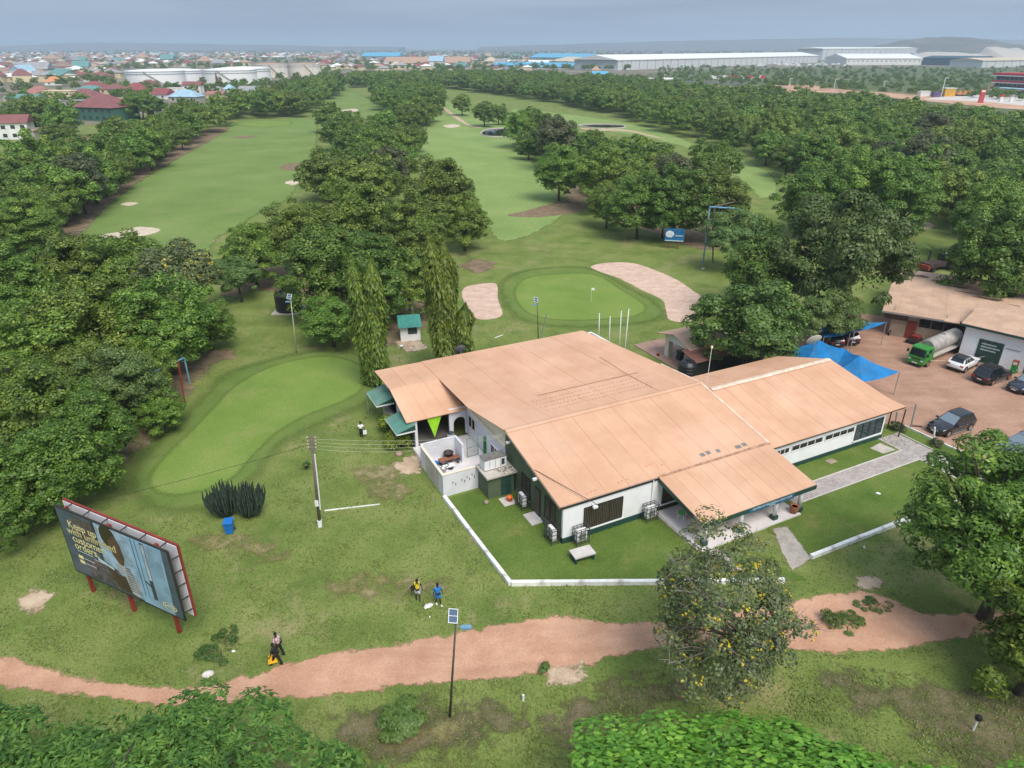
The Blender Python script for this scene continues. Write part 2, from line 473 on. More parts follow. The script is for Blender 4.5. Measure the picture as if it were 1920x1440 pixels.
G0, G1, G2 = (0.104, 0.154, 0.034), (0.156, 0.204, 0.050), (0.212, 0.240, 0.076)
DRY = (0.33, 0.265, 0.145)
M = dict(
    ground=grass_mat('rough_grass', (G0, G1, G2), DRY, 0.51, 0.70, fine=7.0, bstr=0.6),
    fairway_pale=grass_mat('pale_fairway_grass', ((0.175, 0.255, 0.072), (0.210, 0.292, 0.090), (0.250, 0.318, 0.108)), (0.34, 0.31, 0.17), 0.56, 0.78, s1=0.06, fine=3.5, edge=(0.25, 0.5), stripes=(0.25, 0.15, 0.10)),
    fairway=grass_mat('fairway_grass', ((0.130, 0.200, 0.050), (0.160, 0.230, 0.062), (0.195, 0.255, 0.080)), (0.28, 0.26, 0.13), 0.53, 0.75, s1=0.06, fine=3.5, edge=(0.25, 0.5), stripes=(0.25, 0.15, 0.12)),
    lawn=grass_mat('lawn_grass', ((0.074, 0.130, 0.022), (0.106, 0.162, 0.031), (0.148, 0.192, 0.048)), (0.26, 0.22, 0.08), 0.52, 0.72, edge=(1.5, 0.4)),
    green=grass_mat('green_turf', ((0.135, 0.215, 0.040), (0.165, 0.245, 0.050), (0.205, 0.265, 0.066)), (0.24, 0.25, 0.09), 0.5, 0.7, s1=0.16, fine=7, edge=(1.2, 0.2, .15, .85), bstr=0.2, stripes=(0.5, 0.9, 0.10)),
    collar=grass_mat('collar_turf', ((0.108, 0.166, 0.036), (0.132, 0.190, 0.044), (0.165, 0.212, 0.056)), (0.24, 0.24, 0.10), 0.52, 0.72, s1=0.15, fine=7, edge=(0.5, 0.45, .1, .9), bstr=0.3),
    road=earth_mat('laterite_road', (0.46, 0.255, 0.165), (0.57, 0.345, 0.235), 0.35, edge=(0.9, 0.9), tracks=R(-82), fine=8),
    yard=earth_mat('laterite_yard', (0.345, 0.205, 0.145), (0.44, 0.275, 0.20), 0.3, edge=(0.7, 0.7), tracks=R(25), fine=6),
    bare=earth_mat('bare_earth', (0.40, 0.28, 0.19), (0.56, 0.44, 0.32), 0.8, edge=(0.8, 1.0), fleck=(0.12, 0.15, 0.05)),
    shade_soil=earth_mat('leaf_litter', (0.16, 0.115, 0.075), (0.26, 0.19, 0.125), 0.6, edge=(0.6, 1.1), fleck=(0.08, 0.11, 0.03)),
    sand=earth_mat('bunker_sand', (0.52, 0.365, 0.285), (0.64, 0.475, 0.385), 0.8, edge=(1.5, 0.45), fine=4, tracks=R(30)),
    palesand=earth_mat('pale_sand', (0.50, 0.41, 0.31), (0.62, 0.53, 0.43), 0.6, edge=(0.6, 0.9)),
    dirtfar=earth_mat('far_earth', (0.42, 0.24, 0.16), (0.55, 0.36, 0.25), 0.05, edge=(0.05, 0.6), fine=0.4),
    scrub=grass_mat('scrub_ground', ((0.05, 0.085, 0.03), (0.08, 0.115, 0.04), (0.14, 0.14, 0.07)), (0.30, 0.24, 0.15), 0.5, 0.62, s1=0.02, fine=0.25, edge=(0.03, 0.5)),
    town=earth_mat('town_ground', (0.13, 0.125, 0.085), (0.26, 0.22, 0.16), 0.01, edge=(0.03, 0.5), fine=0.2, fleck=(0.05, 0.075, 0.03)),
    asphalt=earth_mat('asphalt', (0.10, 0.10, 0.10), (0.16, 0.155, 0.15), 0.1, edge=(0.1, 0.2)),
    roof=roof_mat(),
    roofcap=plain('ridge_cap_paint', (0.72, 0.52, 0.40), 0.7, 0, 0.2, 2.0, (0.85, 0.78, 0.7)),
    white=plain('white_wall_paint', (0.80, 0.81, 0.83), 0.8, 0, 0.04, 0.8, (0.62, 0.60, 0.56), 0, 0.2, 0.35),
    cream=plain('cream_wall_paint', (0.74, 0.66, 0.52), 0.8, 0, 0.06, 0.8, (0.5, 0.42, 0.32)),
    greywall=plain('grey_white_render', (0.66, 0.66, 0.70), 0.85, 0, 0.08, 0.7, (0.42, 0.36, 0.30)),
    greenwall=plain('olive_green_wall', (0.085, 0.115, 0.065), 0.75, 0, 0.12, 0.8, (0.13, 0.14, 0.09)),
    darkgreen=plain('dark_green_paint', (0.018, 0.060, 0.048), 0.55, 0, 0.15, 1.5),
    awning=plain('awning_canvas', (0.10, 0.245, 0.195), 0.6, 0, 0.12, 0.7, (0.30, 0.27, 0.22), 0, 0.3, 0.6),
    lime=plain('lime_cloth', (0.30, 0.62, 0.02), 0.7, 0, 0.12, 3.0),
    concrete=plain('concrete', (0.46, 0.42, 0.37), 0.85, 0, 0.15, 1.5, (0.25, 0.22, 0.18)),
    slabgrey=plain('slab_stone', (0.55, 0.51, 0.48), 0.75, 0, 0.10, 1.2, (0.38, 0.34, 0.30)),
    tile=plain('pale_floor_tile', (0.70, 0.66, 0.66), 0.3, 0, 0.06, 1.0),
    darkwin=glass_mat('dark_window', (0.018, 0.016, 0.016)),
    bluewin=glass_mat('blue_tinted_window', (0.03, 0.045, 0.06)),
    slat=plain('brown_blind', (0.075, 0.058, 0.048), 0.5, 0, 0.2, 4),
    frame=plain('dark_window_frame', (0.030, 0.027, 0.025), 0.5),
    interior=plain('dark_interior', (0.10, 0.09, 0.085), 0.9),
    metal=plain('galvanised_steel', (0.48, 0.49, 0.50), 0.4, 0.7, 0.1, 3),
    whitemetal=plain('white_metal', (0.74, 0.75, 0.76), 0.45, 0, 0.06, 3, (0.5, 0.46, 0.4)),
    blackmetal=plain('black_metal', (0.02, 0.02, 0.022), 0.45),
    pole=plain('weathered_timber', (0.15, 0.12, 0.10), 0.85, 0, 0.25, 4),
    lamp_pole=plain('brown_lamp_pole', (0.085, 0.070, 0.055), 0.6, 0, 0.2, 3),
    red=plain('red_oxide_paint', (0.24, 0.035, 0.025), 0.6, 0, 0.2, 2),
    redbright=plain('bright_red_panel', (0.55, 0.03, 0.035), 0.5),
    bluepaint=plain('blue_frame_paint', (0.16, 0.33, 0.48), 0.6, 0, 0.25, 1.0, (0.2, 0.12, 0.08)),
    bluebin=plain('blue_plastic', (0.015, 0.16, 0.52), 0.4),
    sail=plain('blue_shade_cloth', (0.010, 0.165, 0.40), 0.6, 0, 0.2, 0.6, (0.10, 0.20, 0.30), 0, 0.3, 0.4),
    orange=plain('orange_plastic', (0.72, 0.13, 0.02), 0.4),
    yellow=plain('yellow_cloth', (0.78, 0.46, 0.02), 0.7),
    bright_yellow=plain('bright_yellow_shirt', (0.75, 0.62, 0.04), 0.8),
    blueshirt=plain('blue_cloth', (0.015, 0.20, 0.62), 0.8),
    whitecloth=plain('white_cloth', (0.80, 0.80, 0.82), 0.85),
    palecloth=plain('pale_grey_cloth', (0.50, 0.50, 0.58), 0.85),
    blackcloth=plain('black_cloth', (0.012, 0.012, 0.014), 0.85),
    skin=plain('dark_skin', (0.050, 0.028, 0.020), 0.55, 0, 0.1, 6),
    hair=plain('black_hair', (0.008, 0.007, 0.007), 0.8),
    bark=plain('bark', (0.085, 0.066, 0.050), 0.9, 0, 0.35, 3),
    palebark=plain('pale_bark', (0.22, 0.19, 0.165), 0.9, 0, 0.3, 3),
    cactus=plain('cactus_skin', (0.035, 0.055, 0.040), 0.6, 0, 0.35, 2.5, (0.10, 0.11, 0.09)),
    tyre=plain('tyre_rubber', (0.018, 0.018, 0.018), 0.85),
    dustytyre=plain('dusty_rim', (0.30, 0.16, 0.10), 0.8),
    rim=plain('alloy_rim', (0.50, 0.50, 0.52), 0.3, 0.8),
    carblack=plain('black_car_paint', (0.010, 0.011, 0.016), 0.18, 0, 0.1, 1, None, 0, 0.6, 0.5, 0.6),
    carnavy=plain('dark_blue_car_paint', (0.016, 0.022, 0.040), 0.2, 0.2, 0.1, 1, None, 0, 0.6, 0.5, 0.6),
    cargrey=plain('grey_blue_car_paint', (0.16, 0.18, 0.23), 0.25, 0.4, 0.1, 1, None, 0, 0.6, 0.5, 0.6),
    carwhite=plain('white_car_paint', (0.80, 0.81, 0.83), 0.22, 0, 0.04, 1, None, 0, 0.6, 0.5, 0.6),
    carglass=glass_mat('car_glass', (0.014, 0.018, 0.022), 0.05),
    screen=glass_mat('windscreen_glass', (0.16, 0.21, 0.25), 0.04),
    taillight=plain('tail_light', (0.45, 0.012, 0.015), 0.25),
    headlight=plain('head_light', (0.62, 0.65, 0.68), 0.15),
    truckgreen=plain('green_cab_paint', (0.035, 0.24, 0.035), 0.3, 0, 0.1, 2, (0.14, 0.12, 0.08), 0, 0.5, 0.4),
    tankgrey=plain('worn_tank_steel', (0.40, 0.37, 0.34), 0.6, 0.2, 0.2, 1.2, (0.22, 0.13, 0.09), 0, 0.4, 0.8),
    tankblack=plain('black_poly_tank', (0.016, 0.018, 0.024), 0.4),
    greenroof=plain('teal_metal_roof', (0.055, 0.24, 0.20), 0.45, 0, 0.15, 1.5),
    darkredroof=plain('maroon_sheet_roof', (0.17, 0.075, 0.060), 0.7, 0, 0.2, 0.8, (0.28, 0.16, 0.12), 0.08),
    brownroof=plain('dusty_roof', (0.50, 0.335, 0.24), 0.85, 0, 0.12, 0.5, (0.36, 0.23, 0.16), 0, 0.2, 0.7),
    dirtywall=plain('dirty_wall', (0.32, 0.25, 0.19), 0.9, 0, 0.2, 0.9, (0.16, 0.12, 0.09)),
    doorred=plain('red_door_paint', (0.20, 0.035, 0.02), 0.7, 0, 0.2, 2),
    water=glass_mat('pond_water', (0.02, 0.022, 0.016), 0.06),
    greenplastic=plain('green_plastic', (0.03, 0.30, 0.05), 0.45),
    terracotta=plain('terracotta', (0.36, 0.14, 0.07), 0.8, 0, 0.2, 3),
    solar=glass_mat('solar_panel', (0.05, 0.09, 0.16), 0.15),
    signblue=plain('sign_blue', (0.02, 0.11, 0.19), 0.5),
    signtext=plain('sign_lettering', (0.62, 0.70, 0.74), 0.6, 0, 0.02),
    adtext=plain('poster_yellow_lettering', (0.80, 0.72, 0.36), 0.6, 0, 0.02),
    litter=plain('white_litter', (0.78, 0.78, 0.78), 0.7),
    stone=plain('pale_stone', (0.62, 0.58, 0.54), 0.9, 0, 0.15, 5),
    neem=leaf_mat('neem_leaves', (0.032, 0.076, 0.009), (0.106, 0.195, 0.023), (0.350, 0.460, 0.085)),
    dusky=leaf_mat('dusky_leaves', (0.040, 0.056, 0.022), (0.080, 0.098, 0.038), (0.140, 0.155, 0.060)),
    greygreen=leaf_mat('grey_green_leaves', (0.042, 0.092, 0.024), (0.100, 0.180, 0.046), (0.220, 0.330, 0.100)),
    fresh=leaf_mat('fresh_green_leaves', (0.055, 0.150, 0.016), (0.130, 0.310, 0.034), (0.290, 0.480, 0.062), 0.01, 0.05, clump=0.5),
    greenmid=leaf_mat('mid_green_leaves', (0.036, 0.085, 0.014), (0.085, 0.175, 0.032), (0.230, 0.350, 0.075), 0.01, 0.05),
    poinciana=leaf_mat('poinciana_leaves', (0.034, 0.095, 0.016), (0.088, 0.200, 0.032), (0.230, 0.390, 0.072), 0.01, 0.05, clump=0.5),
    flowering=leaf_mat('cassia_leaves', (0.068, 0.095, 0.040), (0.112, 0.155, 0.062), (0.200, 0.270, 0.085), 0.01, 0.05, (0.62, 0.50, 0.03), 0.40, 0.55),
    ashoka=leaf_mat('ashoka_leaves', (0.045, 0.085, 0.012), (0.125, 0.190, 0.026), (0.330, 0.390, 0.055), 0.01, 0.05, clump=0.7),
    hedge=leaf_mat('yellow_green_hedge', (0.10, 0.16, 0.02), (0.22, 0.30, 0.03), (0.42, 0.46, 0.05), 0.01, 0.05, clump=1.5),
    weed=leaf_mat('weed_leaves', (0.050, 0.105, 0.020), (0.080, 0.150, 0.030), (0.120, 0.200, 0.045), 0.02, 0.2),
    palm=leaf_mat('palm_leaves', (0.05, 0.10, 0.02), (0.10, 0.18, 0.04), (0.19, 0.27, 0.07), 0.01, 0.05),
)

# ------------------------------------------------------------------ ground sheets
def catmull(pts, n=6, closed=True):
    P = [Vector((p[0], p[1])) for p in pts]
    N = len(P)
    res = []
    for i in range(N if closed else N - 1):
        g = lambda k: P[k % N] if closed else P[max(0, min(N - 1, k))]
        p0, p1, p2, p3 = g(i - 1), g(i), g(i + 1), g(i + 2)
        for k in range(n):
            t = k / n
            res.append(0.5 * ((2 * p1) + (p2 - p0) * t + (2 * p0 - 5 * p1 + 4 * p2 - p3) * t * t + (3 * p1 - p0 - 3 * p2 + p3) * t ** 3))
    if not closed:
        res.append(P[-1])
    return res

def inside(p, poly):
    c = False
    j = len(poly) - 1
    for i in range(len(poly)):
        a, b = poly[i], poly[j]
        if (a.y > p[1]) != (b.y > p[1]) and p[0] < (b.x - a.x) * (p[1] - a.y) / (b.y - a.y) + a.x:
            c = not c
        j = i
    return c

RINGS = {}
def sheet(name, pts, z, mat, soft=0.5, smooth=True, label=None, kind='structure'):
    """a flat sheet over an outline of ground points, its edge fading over `soft` metres each way"""
    ring = catmull(pts, 6) if smooth else [Vector((p[0], p[1])) for p in pts]
    step = max(soft * 2.0, 0.5)
    fine = []
    for i in range(len(ring)):
        a, b = ring[i], ring[(i + 1) % len(ring)]
        k = max(1, min(60, int((b - a).length / step)))
        fine += [a.lerp(b, q / k) for q in range(k)]
    ring = fine
    area = sum(ring[i].x * ring[(i + 1) % len(ring)].y - ring[(i + 1) % len(ring)].x * ring[i].y for i in range(len(ring)))
    if area < 0:
        ring.reverse()
    n = len(ring)
    nor = []
    for i in range(n):
        d = ring[(i + 1) % n] - ring[i - 1]
        d = d.normalized() if d.length > 1e-6 else Vector((1, 0))
        nor.append(Vector((d.y, -d.x)))
    o = [ring[i] + nor[i] * soft * 0.6 for i in range(n)]
    A = np.array([(p.x, p.y) for p in o])
    B = np.roll(A, -1, 0)
    cand = np.array([(p.x, p.y) for p in (ring[i] - nor[i] * soft for i in range(n))])
    AB = B - A
    L2 = np.maximum((AB ** 2).sum(1), 1e-9)
    tt = np.clip(((cand[:, None, :] - A[None]) * AB[None]).sum(2) / L2, 0, 1)
    dist = np.sqrt((((A[None] + AB[None] * tt[:, :, None]) - cand[:, None, :]) ** 2).sum(2)).min(1)
    inn = []
    for k in np.nonzero(dist > soft * 1.35)[0]:
        c = Vector(cand[k])
        if inside(c, o) and (not inn or (c - inn[-1]).length > soft * 0.25):
            inn.append(c)
    z = 0.004 + 0.0007 * sum(len(v) for v in RINGS.values())
    res = delaunay_2d_cdt(o + inn, [], [list(range(n))], 1, 1e-4)
    vs = [(p.x, p.y, z) for p in res[0]]
    fs = [tuple(f) for f in res[2]]
    val = [1.0 if all(k >= n for k in src) and src else 0.0 for src in res[3]]
    RINGS.setdefault(name, []).append(ring)
    me = bpy.data.meshes.new(name)
    me.from_pydata(vs, [], fs)
    me.materials.append(mat)
    a = me.attributes.new('edge', 'FLOAT', 'POINT')
    a.data.foreach_set('value', val)
    ob = link(name, me)
    return tag(ob, label, kind=kind)

def px(*pts, h=0.0):
    return [at(x, y, h) for x, y in pts]

g = MB()
N = 24
ext = 16000
xs = [-ext + 2 * ext * i / N for i in range(N + 1)]
ys = [-400 + (ext + 400) * i / N for i in range(N + 1)]
g.add([(x, y, 0) for y in ys for x in xs], [(j * (N + 1) + i, j * (N + 1) + i + 1, (j + 1) * (N + 1) + i + 1, (j + 1) * (N + 1) + i) for j in range(N) for i in range(N)])
tag(g.build('ground', M['ground']), 'rough grass ground of the golf course with dry tan patches', kind='structure')

sheet('town_ground', px((-300, 260), (60, 250), (240, 225), (420, 186), (600, 152), (880, 150), (1300, 172), (2100, 205), (2600, 180), (2300, 96), (960, 93), (-400, 96)), 0.004, M['town'], 8, False)
sheet('scrubland', px((1230, 168), (1500, 185), (1760, 205), (2150, 225), (2300, 150), (1900, 126), (1500, 128), (1240, 135)), 0.012, M['scrub'], 6)
sheet('far_dirt_road', px((1150, 158), (1280, 163), (1450, 172), (1560, 174), (1700, 186), (1800, 196), (1920, 206), (2050, 214), (2050, 205), (1920, 197), (1800, 186), (1700, 176), (1560, 166), (1520, 159), (1440, 160), (1440, 165), (1280, 158), (1150, 154)), 0.02, M['dirtfar'], 3)
sheet('far_dirt_patch', px((1190, 162), (1340, 166), (1340, 160), (1190, 158)), 0.024, M['dirtfar'], 3)
sheet('highway', px((1080, 143), (1200, 149), (1300, 155), (1395, 158), (1395, 154), (1300, 151), (1200, 146), (1080, 141)), 0.028, M['asphalt'], 2)
sheet('fuel_station_forecourt', px((1730, 186), (1840, 190), (1990, 205), (2050, 180), (1850, 172)), 0.03, M['slabgrey'], 0.5, False)
# fairways
sheet('fairway', px((135, 452), (200, 385), (262, 338), (330, 297), (400, 257), (440, 229), (520, 223), (588, 224), (596, 262), (580, 310), (560, 350), (540, 375), (490, 400), (440, 430), (410, 450), (385, 480), (300, 500), (200, 480)), 0.008, M['fairway'], 2.5)
sheet('fairway', px((590, 171), (650, 170), (700, 190), (715, 222), (690, 240), (630, 222), (600, 200)), 0.008, M['fairway'], 3)
sheet('fairway', px((770, 310), (790, 262), (815, 205), (835, 190), (870, 205), (920, 228), (975, 240), (985, 280), (1015, 325), (1045, 365), (1060, 400), (1000, 440), (930, 450), (900, 400), (870, 345), (820, 330)), 0.008, M['fairway_pale'], 2.5)
sheet('fairway', px((960, 205), (1050, 212), (1200, 235), (1320, 275), (1420, 310), (1460, 345), (1440, 385), (1400, 350), (1330, 295), (1230, 262), (1100, 240), (980, 222)), 0.008, M['fairway_pale'], 2.5)
sheet('far_green', px((440, 232), (500, 226), (545, 228), (540, 234), (480, 238)), 0.014, M['green'], 2)
# mown surrounds and greens
sheet('green_collar', px((935, 535), (965, 512), (1020, 502), (1090, 500), (1130, 510), (1185, 540), (1230, 565), (1246, 588), (1225, 604), (1150, 612), (1060, 614), (985, 604), (948, 575)), 0.008, M['collar'], 1.6)
sheet('putting_green', px((964, 542), (985, 522), (1030, 514), (1090, 512), (1130, 519), (1165, 542), (1200, 563), (1213, 578), (1195, 592), (1140, 599), (1060, 601), (1000, 592), (970, 570)), 0.012, M['green'], 0.8)
sheet('green_collar', px((560, 661), (620, 656), (690, 668), (722, 700), (705, 745), (655, 775), (590, 800), (545, 825), (505, 865), (465, 915), (400, 950), (320, 962), (262, 945), (240, 905), (270, 850), (320, 800), (375, 745), (420, 702), (490, 678)), 0.008, M['collar'], 1.6)
sheet('practice_green', px((570, 671), (620, 667), (668, 679), (690, 702), (678, 732), (640, 755), (572, 782), (522, 812), (480, 852), (440, 895), (390, 920), (325, 930), (285, 920), (278, 895), (302, 860), (348, 815), (402, 760), (440, 722), (505, 688)), 0.012, M['green'], 0.8)
# sand and bare earth
def bunker(*pts):
    sheet('sand_bunker', px(*pts), 0.016, M['sand'], 0.25)
    ring = catmull(px(*pts), 6)
    m = MB()
    m.tube([(p.x, p.y, 0.01) for p in ring] + [(ring[0].x, ring[0].y, 0.01)], 0.16, 5)
    tag(m.build('bunker_lip', M['collar']), kind='structure')
bunker((1107, 500), (1135, 493), (1185, 493), (1230, 507), (1270, 525), (1300, 545), (1320, 562), (1312, 590), (1290, 604), (1255, 600), (1248, 582), (1240, 562), (1205, 545), (1160, 522), (1125, 510))
bunker((869, 541), (888, 534), (930, 532), (934, 560), (943, 588), (926, 598), (895, 598), (877, 582), (866, 556))
for q in ([(175, 444), (225, 434), (262, 425), (302, 430), (280, 440), (235, 446)], [(225, 383), (245, 379), (260, 381), (243, 386)], [(533, 342), (552, 338), (560, 343), (546, 347)],
          [(640, 207), (665, 204), (672, 208), (650, 212)], [(830, 236), (850, 233), (864, 236), (845, 240)]):
    sheet('bare_sand_patch', px(*q), 0.018, M['palesand'], 0.5)
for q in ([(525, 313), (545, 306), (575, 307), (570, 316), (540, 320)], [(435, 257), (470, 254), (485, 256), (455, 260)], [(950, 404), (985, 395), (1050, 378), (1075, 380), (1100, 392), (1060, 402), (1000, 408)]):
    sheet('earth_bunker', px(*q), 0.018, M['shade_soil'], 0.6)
sheet('cart_path', px((824, 199), (830, 199), (864, 222), (882, 234), (902, 238), (900, 240), (878, 236), (850, 220)), 0.019, M['bare'], 0.5)
sheet('cart_path', px((1085, 239), (1120, 242), (1175, 243), (1215, 252), (1255, 262), (1215, 255), (1170, 246), (1110, 245)), 0.019, M['bare'], 0.5)
def pond(name, *q):
    ring = catmull(px(*q), 6)
    n = len(ring)
    tag(MB().add([(p.x, p.y, .06) for p in ring], [tuple(range(n))]).build('water', M['water']), name, kind='structure')
    m = MB()
    m.tube([(p.x, p.y, .08) for p in ring] + [(ring[0].x, ring[0].y, .08)], .35, 5)
    tag(m.build('pond_rim', M['concrete']), kind='structure')
pond('small dark pond with a pale stone rim on the middle fairway', (902, 250), (915, 243), (950, 241), (975, 245), (972, 255), (930, 257), (908, 255))
pond('long grey pond beyond the middle clump', (1085, 236), (1120, 233), (1165, 235), (1168, 240), (1120, 241))
sheet('cart_path', px((1660, 400), (1690, 410), (1735, 415), (1755, 425), (1730, 432), (1690, 432), (1640, 425)), 0.019, M['bare'], 0.8)
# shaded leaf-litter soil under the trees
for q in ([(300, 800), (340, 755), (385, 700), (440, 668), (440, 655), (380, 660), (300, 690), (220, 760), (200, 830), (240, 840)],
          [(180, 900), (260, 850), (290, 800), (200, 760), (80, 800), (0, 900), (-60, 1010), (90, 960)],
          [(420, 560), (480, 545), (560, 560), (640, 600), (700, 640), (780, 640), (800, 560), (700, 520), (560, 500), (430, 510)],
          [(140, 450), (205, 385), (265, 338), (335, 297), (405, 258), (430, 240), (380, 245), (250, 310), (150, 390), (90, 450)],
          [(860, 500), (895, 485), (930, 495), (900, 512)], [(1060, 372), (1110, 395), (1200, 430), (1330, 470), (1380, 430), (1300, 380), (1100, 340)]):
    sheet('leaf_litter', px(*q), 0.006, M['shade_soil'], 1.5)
# laterite road and the bare ground beside it
sheet('dirt_road', px((-220, 1215), (0, 1231), (60, 1243), (130, 1264), (200, 1280), (330, 1287), (400, 1282), (470, 1264), (540, 1242), (620, 1222), (700, 1213), (800, 1196), (900, 1176), (1000, 1159), (1060, 1156), (1150, 1166), (1260, 1162), (1400, 1140), (1500, 1122), (1560, 1112), (1620, 1108), (1680, 1126), (1730, 1150), (1800, 1150), (1960, 1140), (2200, 1130), (2200, 1185), (1960, 1192), (1860, 1190), (1780, 1203), (1700, 1218), (1560, 1226), (1450, 1216), (1300, 1216), (1180, 1226), (1100, 1250), (1000, 1268), (900, 1276), (700, 1296), (600, 1310), (500, 1312), (400, 1322), (300, 1326), (200, 1312), (100, 1302), (0, 1290), (-220, 1270)), 0.014, M['road'], 0.55)
for q in ([(1000, 1262), (1060, 1248), (1130, 1243), (1110, 1270), (1060, 1288), (1020, 1280)], [(30, 1125), (60, 1105), (95, 1110), (85, 1150), (50, 1160)], [(1590, 1085), (1650, 1080), (1690, 1095), (1640, 1110)], [(60, 1225), (120, 1228), (140, 1250), (70, 1240)],
          [(1250, 1290), (1340, 1300), (1420, 1320), (1380, 1340), (1290, 1325)], [(1560, 1240), (1680, 1235), (1760, 1245), (1690, 1260)], [(740, 640), (790, 640), (800, 655), (760, 660)], [(735, 880), (770, 850), (800, 870), (780, 890)], [(480, 970), (530, 962), (540, 970), (500, 978)],
          [(1500, 1040), (1515, 1052), (1500, 1072), (1480, 1056)]):
    sheet('bare_earth_patch', px(*q), 0.010, M['bare'], 0.8)
sheet('car_park', px((1440, 700), (1480, 640), (1530, 600), (1600, 585), (1700, 600), (1800, 600), (2000, 610), (2200, 800), (2150, 1000), (1925, 912), (1812, 853), (1690, 797), (1660, 800), (1600, 760)), 0.006, M['yard'], 0.5, False)

# ------------------------------------------------------------------ trees
RNG = np.random.default_rng(5)
def rnd_dirs(n, zlo=-1.0, zhi=1.0, rng=RNG):
    z = rng.uniform(zlo, zhi, n)
    a = rng.uniform(0, 2 * np.pi, n)
    r = np.sqrt(1 - z * z)
    return np.stack([r * np.cos(a), r * np.sin(a), z], 1)

def norm(a):
    return a / np.maximum(np.linalg.norm(a, axis=1, keepdims=True), 1e-9)

def leaf_mesh(name, C, Nn, T, size, ratio, mat, fold=0.0):
    """one rhombic leaf spray per row: centre C, facing Nn, long axis T"""
    n = len(C)
    Nn = norm(Nn)
    T = norm(T - Nn * np.sum(T * Nn, 1, keepdims=True))
    B = np.cross(Nn, T)
    s = size[:, None]
    V = np.empty((n, 4, 3))
    V[:, 0] = C - T * s * 0.5
    V[:, 1] = C + B * s * 0.5 * ratio - Nn * s * fold + T * s * 0.06
    V[:, 2] = C + T * s * 0.5 - Nn * s * fold * 0.6
    V[:, 3] = C - B * s * 0.5 * ratio - Nn * s * fold + T * s * 0.06
    me = bpy.data.meshes.new(name)
    me.vertices.add(n * 4)
    me.vertices.foreach_set('co', V.reshape(-1).astype(np.float32))
    me.loops.add(n * 4)
    me.loops.foreach_set('vertex_index', np.arange(n * 4, dtype=np.int32))
    me.polygons.add(n)
    me.polygons.foreach_set('loop_start', np.arange(0, n * 4, 4, dtype=np.int32))
    me.materials.append(mat)
    me.update(calc_edges=True)
    me.validate()
    return me

def crown_puffs(seed, rx, rz, zc, n, pr, low=-0.35, dome=1.0):
    """centres and radii of the foliage clumps that make up an uneven crown"""
    r = np.random.default_rng(seed)
    D = rnd_dirs(n, low, 1.0, r)
    rad = r.uniform(0.62, 1.02, n)[:, None] ** 0.6
    ph = r.uniform(0, 6.28, 3)
    az = np.arctan2(D[:, 1], D[:, 0])
    wob = 1 + 0.20 * np.sin(2 * az + ph[0]) + 0.13 * np.sin(3 * az + ph[1] + 2.0 * D[:, 2]) + 0.10 * np.sin(5 * az + ph[2])
    P = D * rad * np.array([rx, rx, rz]) * wob[:, None]
    P[:, 2] = P[:, 2] * dome + zc
    return P, r.uniform(0.75, 1.25, n) * pr, r

def crown(name, seed, rx, rz, zc, n_puff, pr, per, size, mat, ratio=0.55, low=-0.35, droop=0.0, fold=0.12, flat=0.0, inner=0.12, dome=1.0, under=-0.3):
    P, pr_, r = crown_puffs(seed, rx, rz, zc, n_puff, pr, low, dome)
    C, Nn = [], []
    ctr = np.array([0, 0, zc - 0.3 * rz])
    for c, q in zip(P, pr_):
        d = rnd_dirs(per, under, 1.0, r)
        sh = r.uniform(0.70, 1.06, per)[:, None]
        pts = c + d * q * sh * np.array([1, 1, 0.72 - 0.25 * flat])
        outw = norm(pts - ctr)
        keep = np.sum(d * outw, 1) > -0.55
        C.append(pts[keep])
        Nn.append((d * 1.0 + outw * 0.3 + rnd_dirs(per, -1, 1, r) * 0.55 + np.array([0, 0, 0.35 + 2.5 * flat]))[keep])
    m = int(len(np.concatenate(C)) * inner)
    di = rnd_dirs(m, -0.6, 1, r) * (r.uniform(0.1, 0.7, m) ** 0.5)[:, None] * np.array([rx, rx, rz]) + np.array([0, 0, zc])
    C = np.concatenate(C + [di])
    Nn = np.concatenate(Nn + [rnd_dirs(m, -1, 1, r)])
    T = rnd_dirs(len(C), -0.5, 0.5, r) + np.array([0, 0, -droop])
    S = r.uniform(0.65, 1.35, len(C)) * size
    return leaf_mesh(name, C, Nn, T, S, ratio, mat, fold), P, pr_

def trunk(name, seed, P, zc, rz, r0, mat, limbs=7, lean=0.4, n=6, low=None):
    r = random.Random(seed)
    m = MB()
    fork = Vector((r.uniform(-lean, lean), r.uniform(-lean, lean), (zc - rz * 0.55) if low is None else low))
    m.tube([(0, 0, -0.3), (fork.x * 0.2, fork.y * 0.2, fork.z * 0.35), fork * 0.75, fork], [r0 * 1.45, r0, r0 * 0.9, r0 * 0.8], n + 1)
    for c in r.sample([tuple(p) for p in P], min(limbs, len(P))):
        c = Vector(c)
        mid = fork.lerp(c, 0.5) + Vector((r.uniform(-.4, .4), r.uniform(-.4, .4), r.uniform(-0.2, .5)))
        m.tube([fork - Vector((0, 0, 0.3)), mid, c], [r0 * 0.6, r0 * 0.36, r0 * 0.12], n - 1)
        for k in range(2):
            e = c + Vector((r.uniform(-1, 1), r.uniform(-1, 1), r.uniform(-.3, .8)))
            m.tube([mid, mid.lerp(e, 0.6) + Vector((0, 0, 0.2)), e], [r0 * 0.28, r0 * 0.18, r0 * 0.06], 4)
    o = m.build(name, mat, None, True)
    return o

PROTO = {}
def make_proto(key, seed, rx, rz, zc, n_puff, pr, per, size, mat, tr=0.26, **kw):
    me, P, q = crown('crown', seed, rx, rz, zc, n_puff, pr, per, size, mat, **kw)
    tmo = trunk('trunk', seed, P, zc, rz, tr, M['bark'], limbs=8 if per > 60 else 5)
    tm = tmo.data
    bpy.data.objects.remove(tmo)
    PROTO[key] = (me, tm, rx)

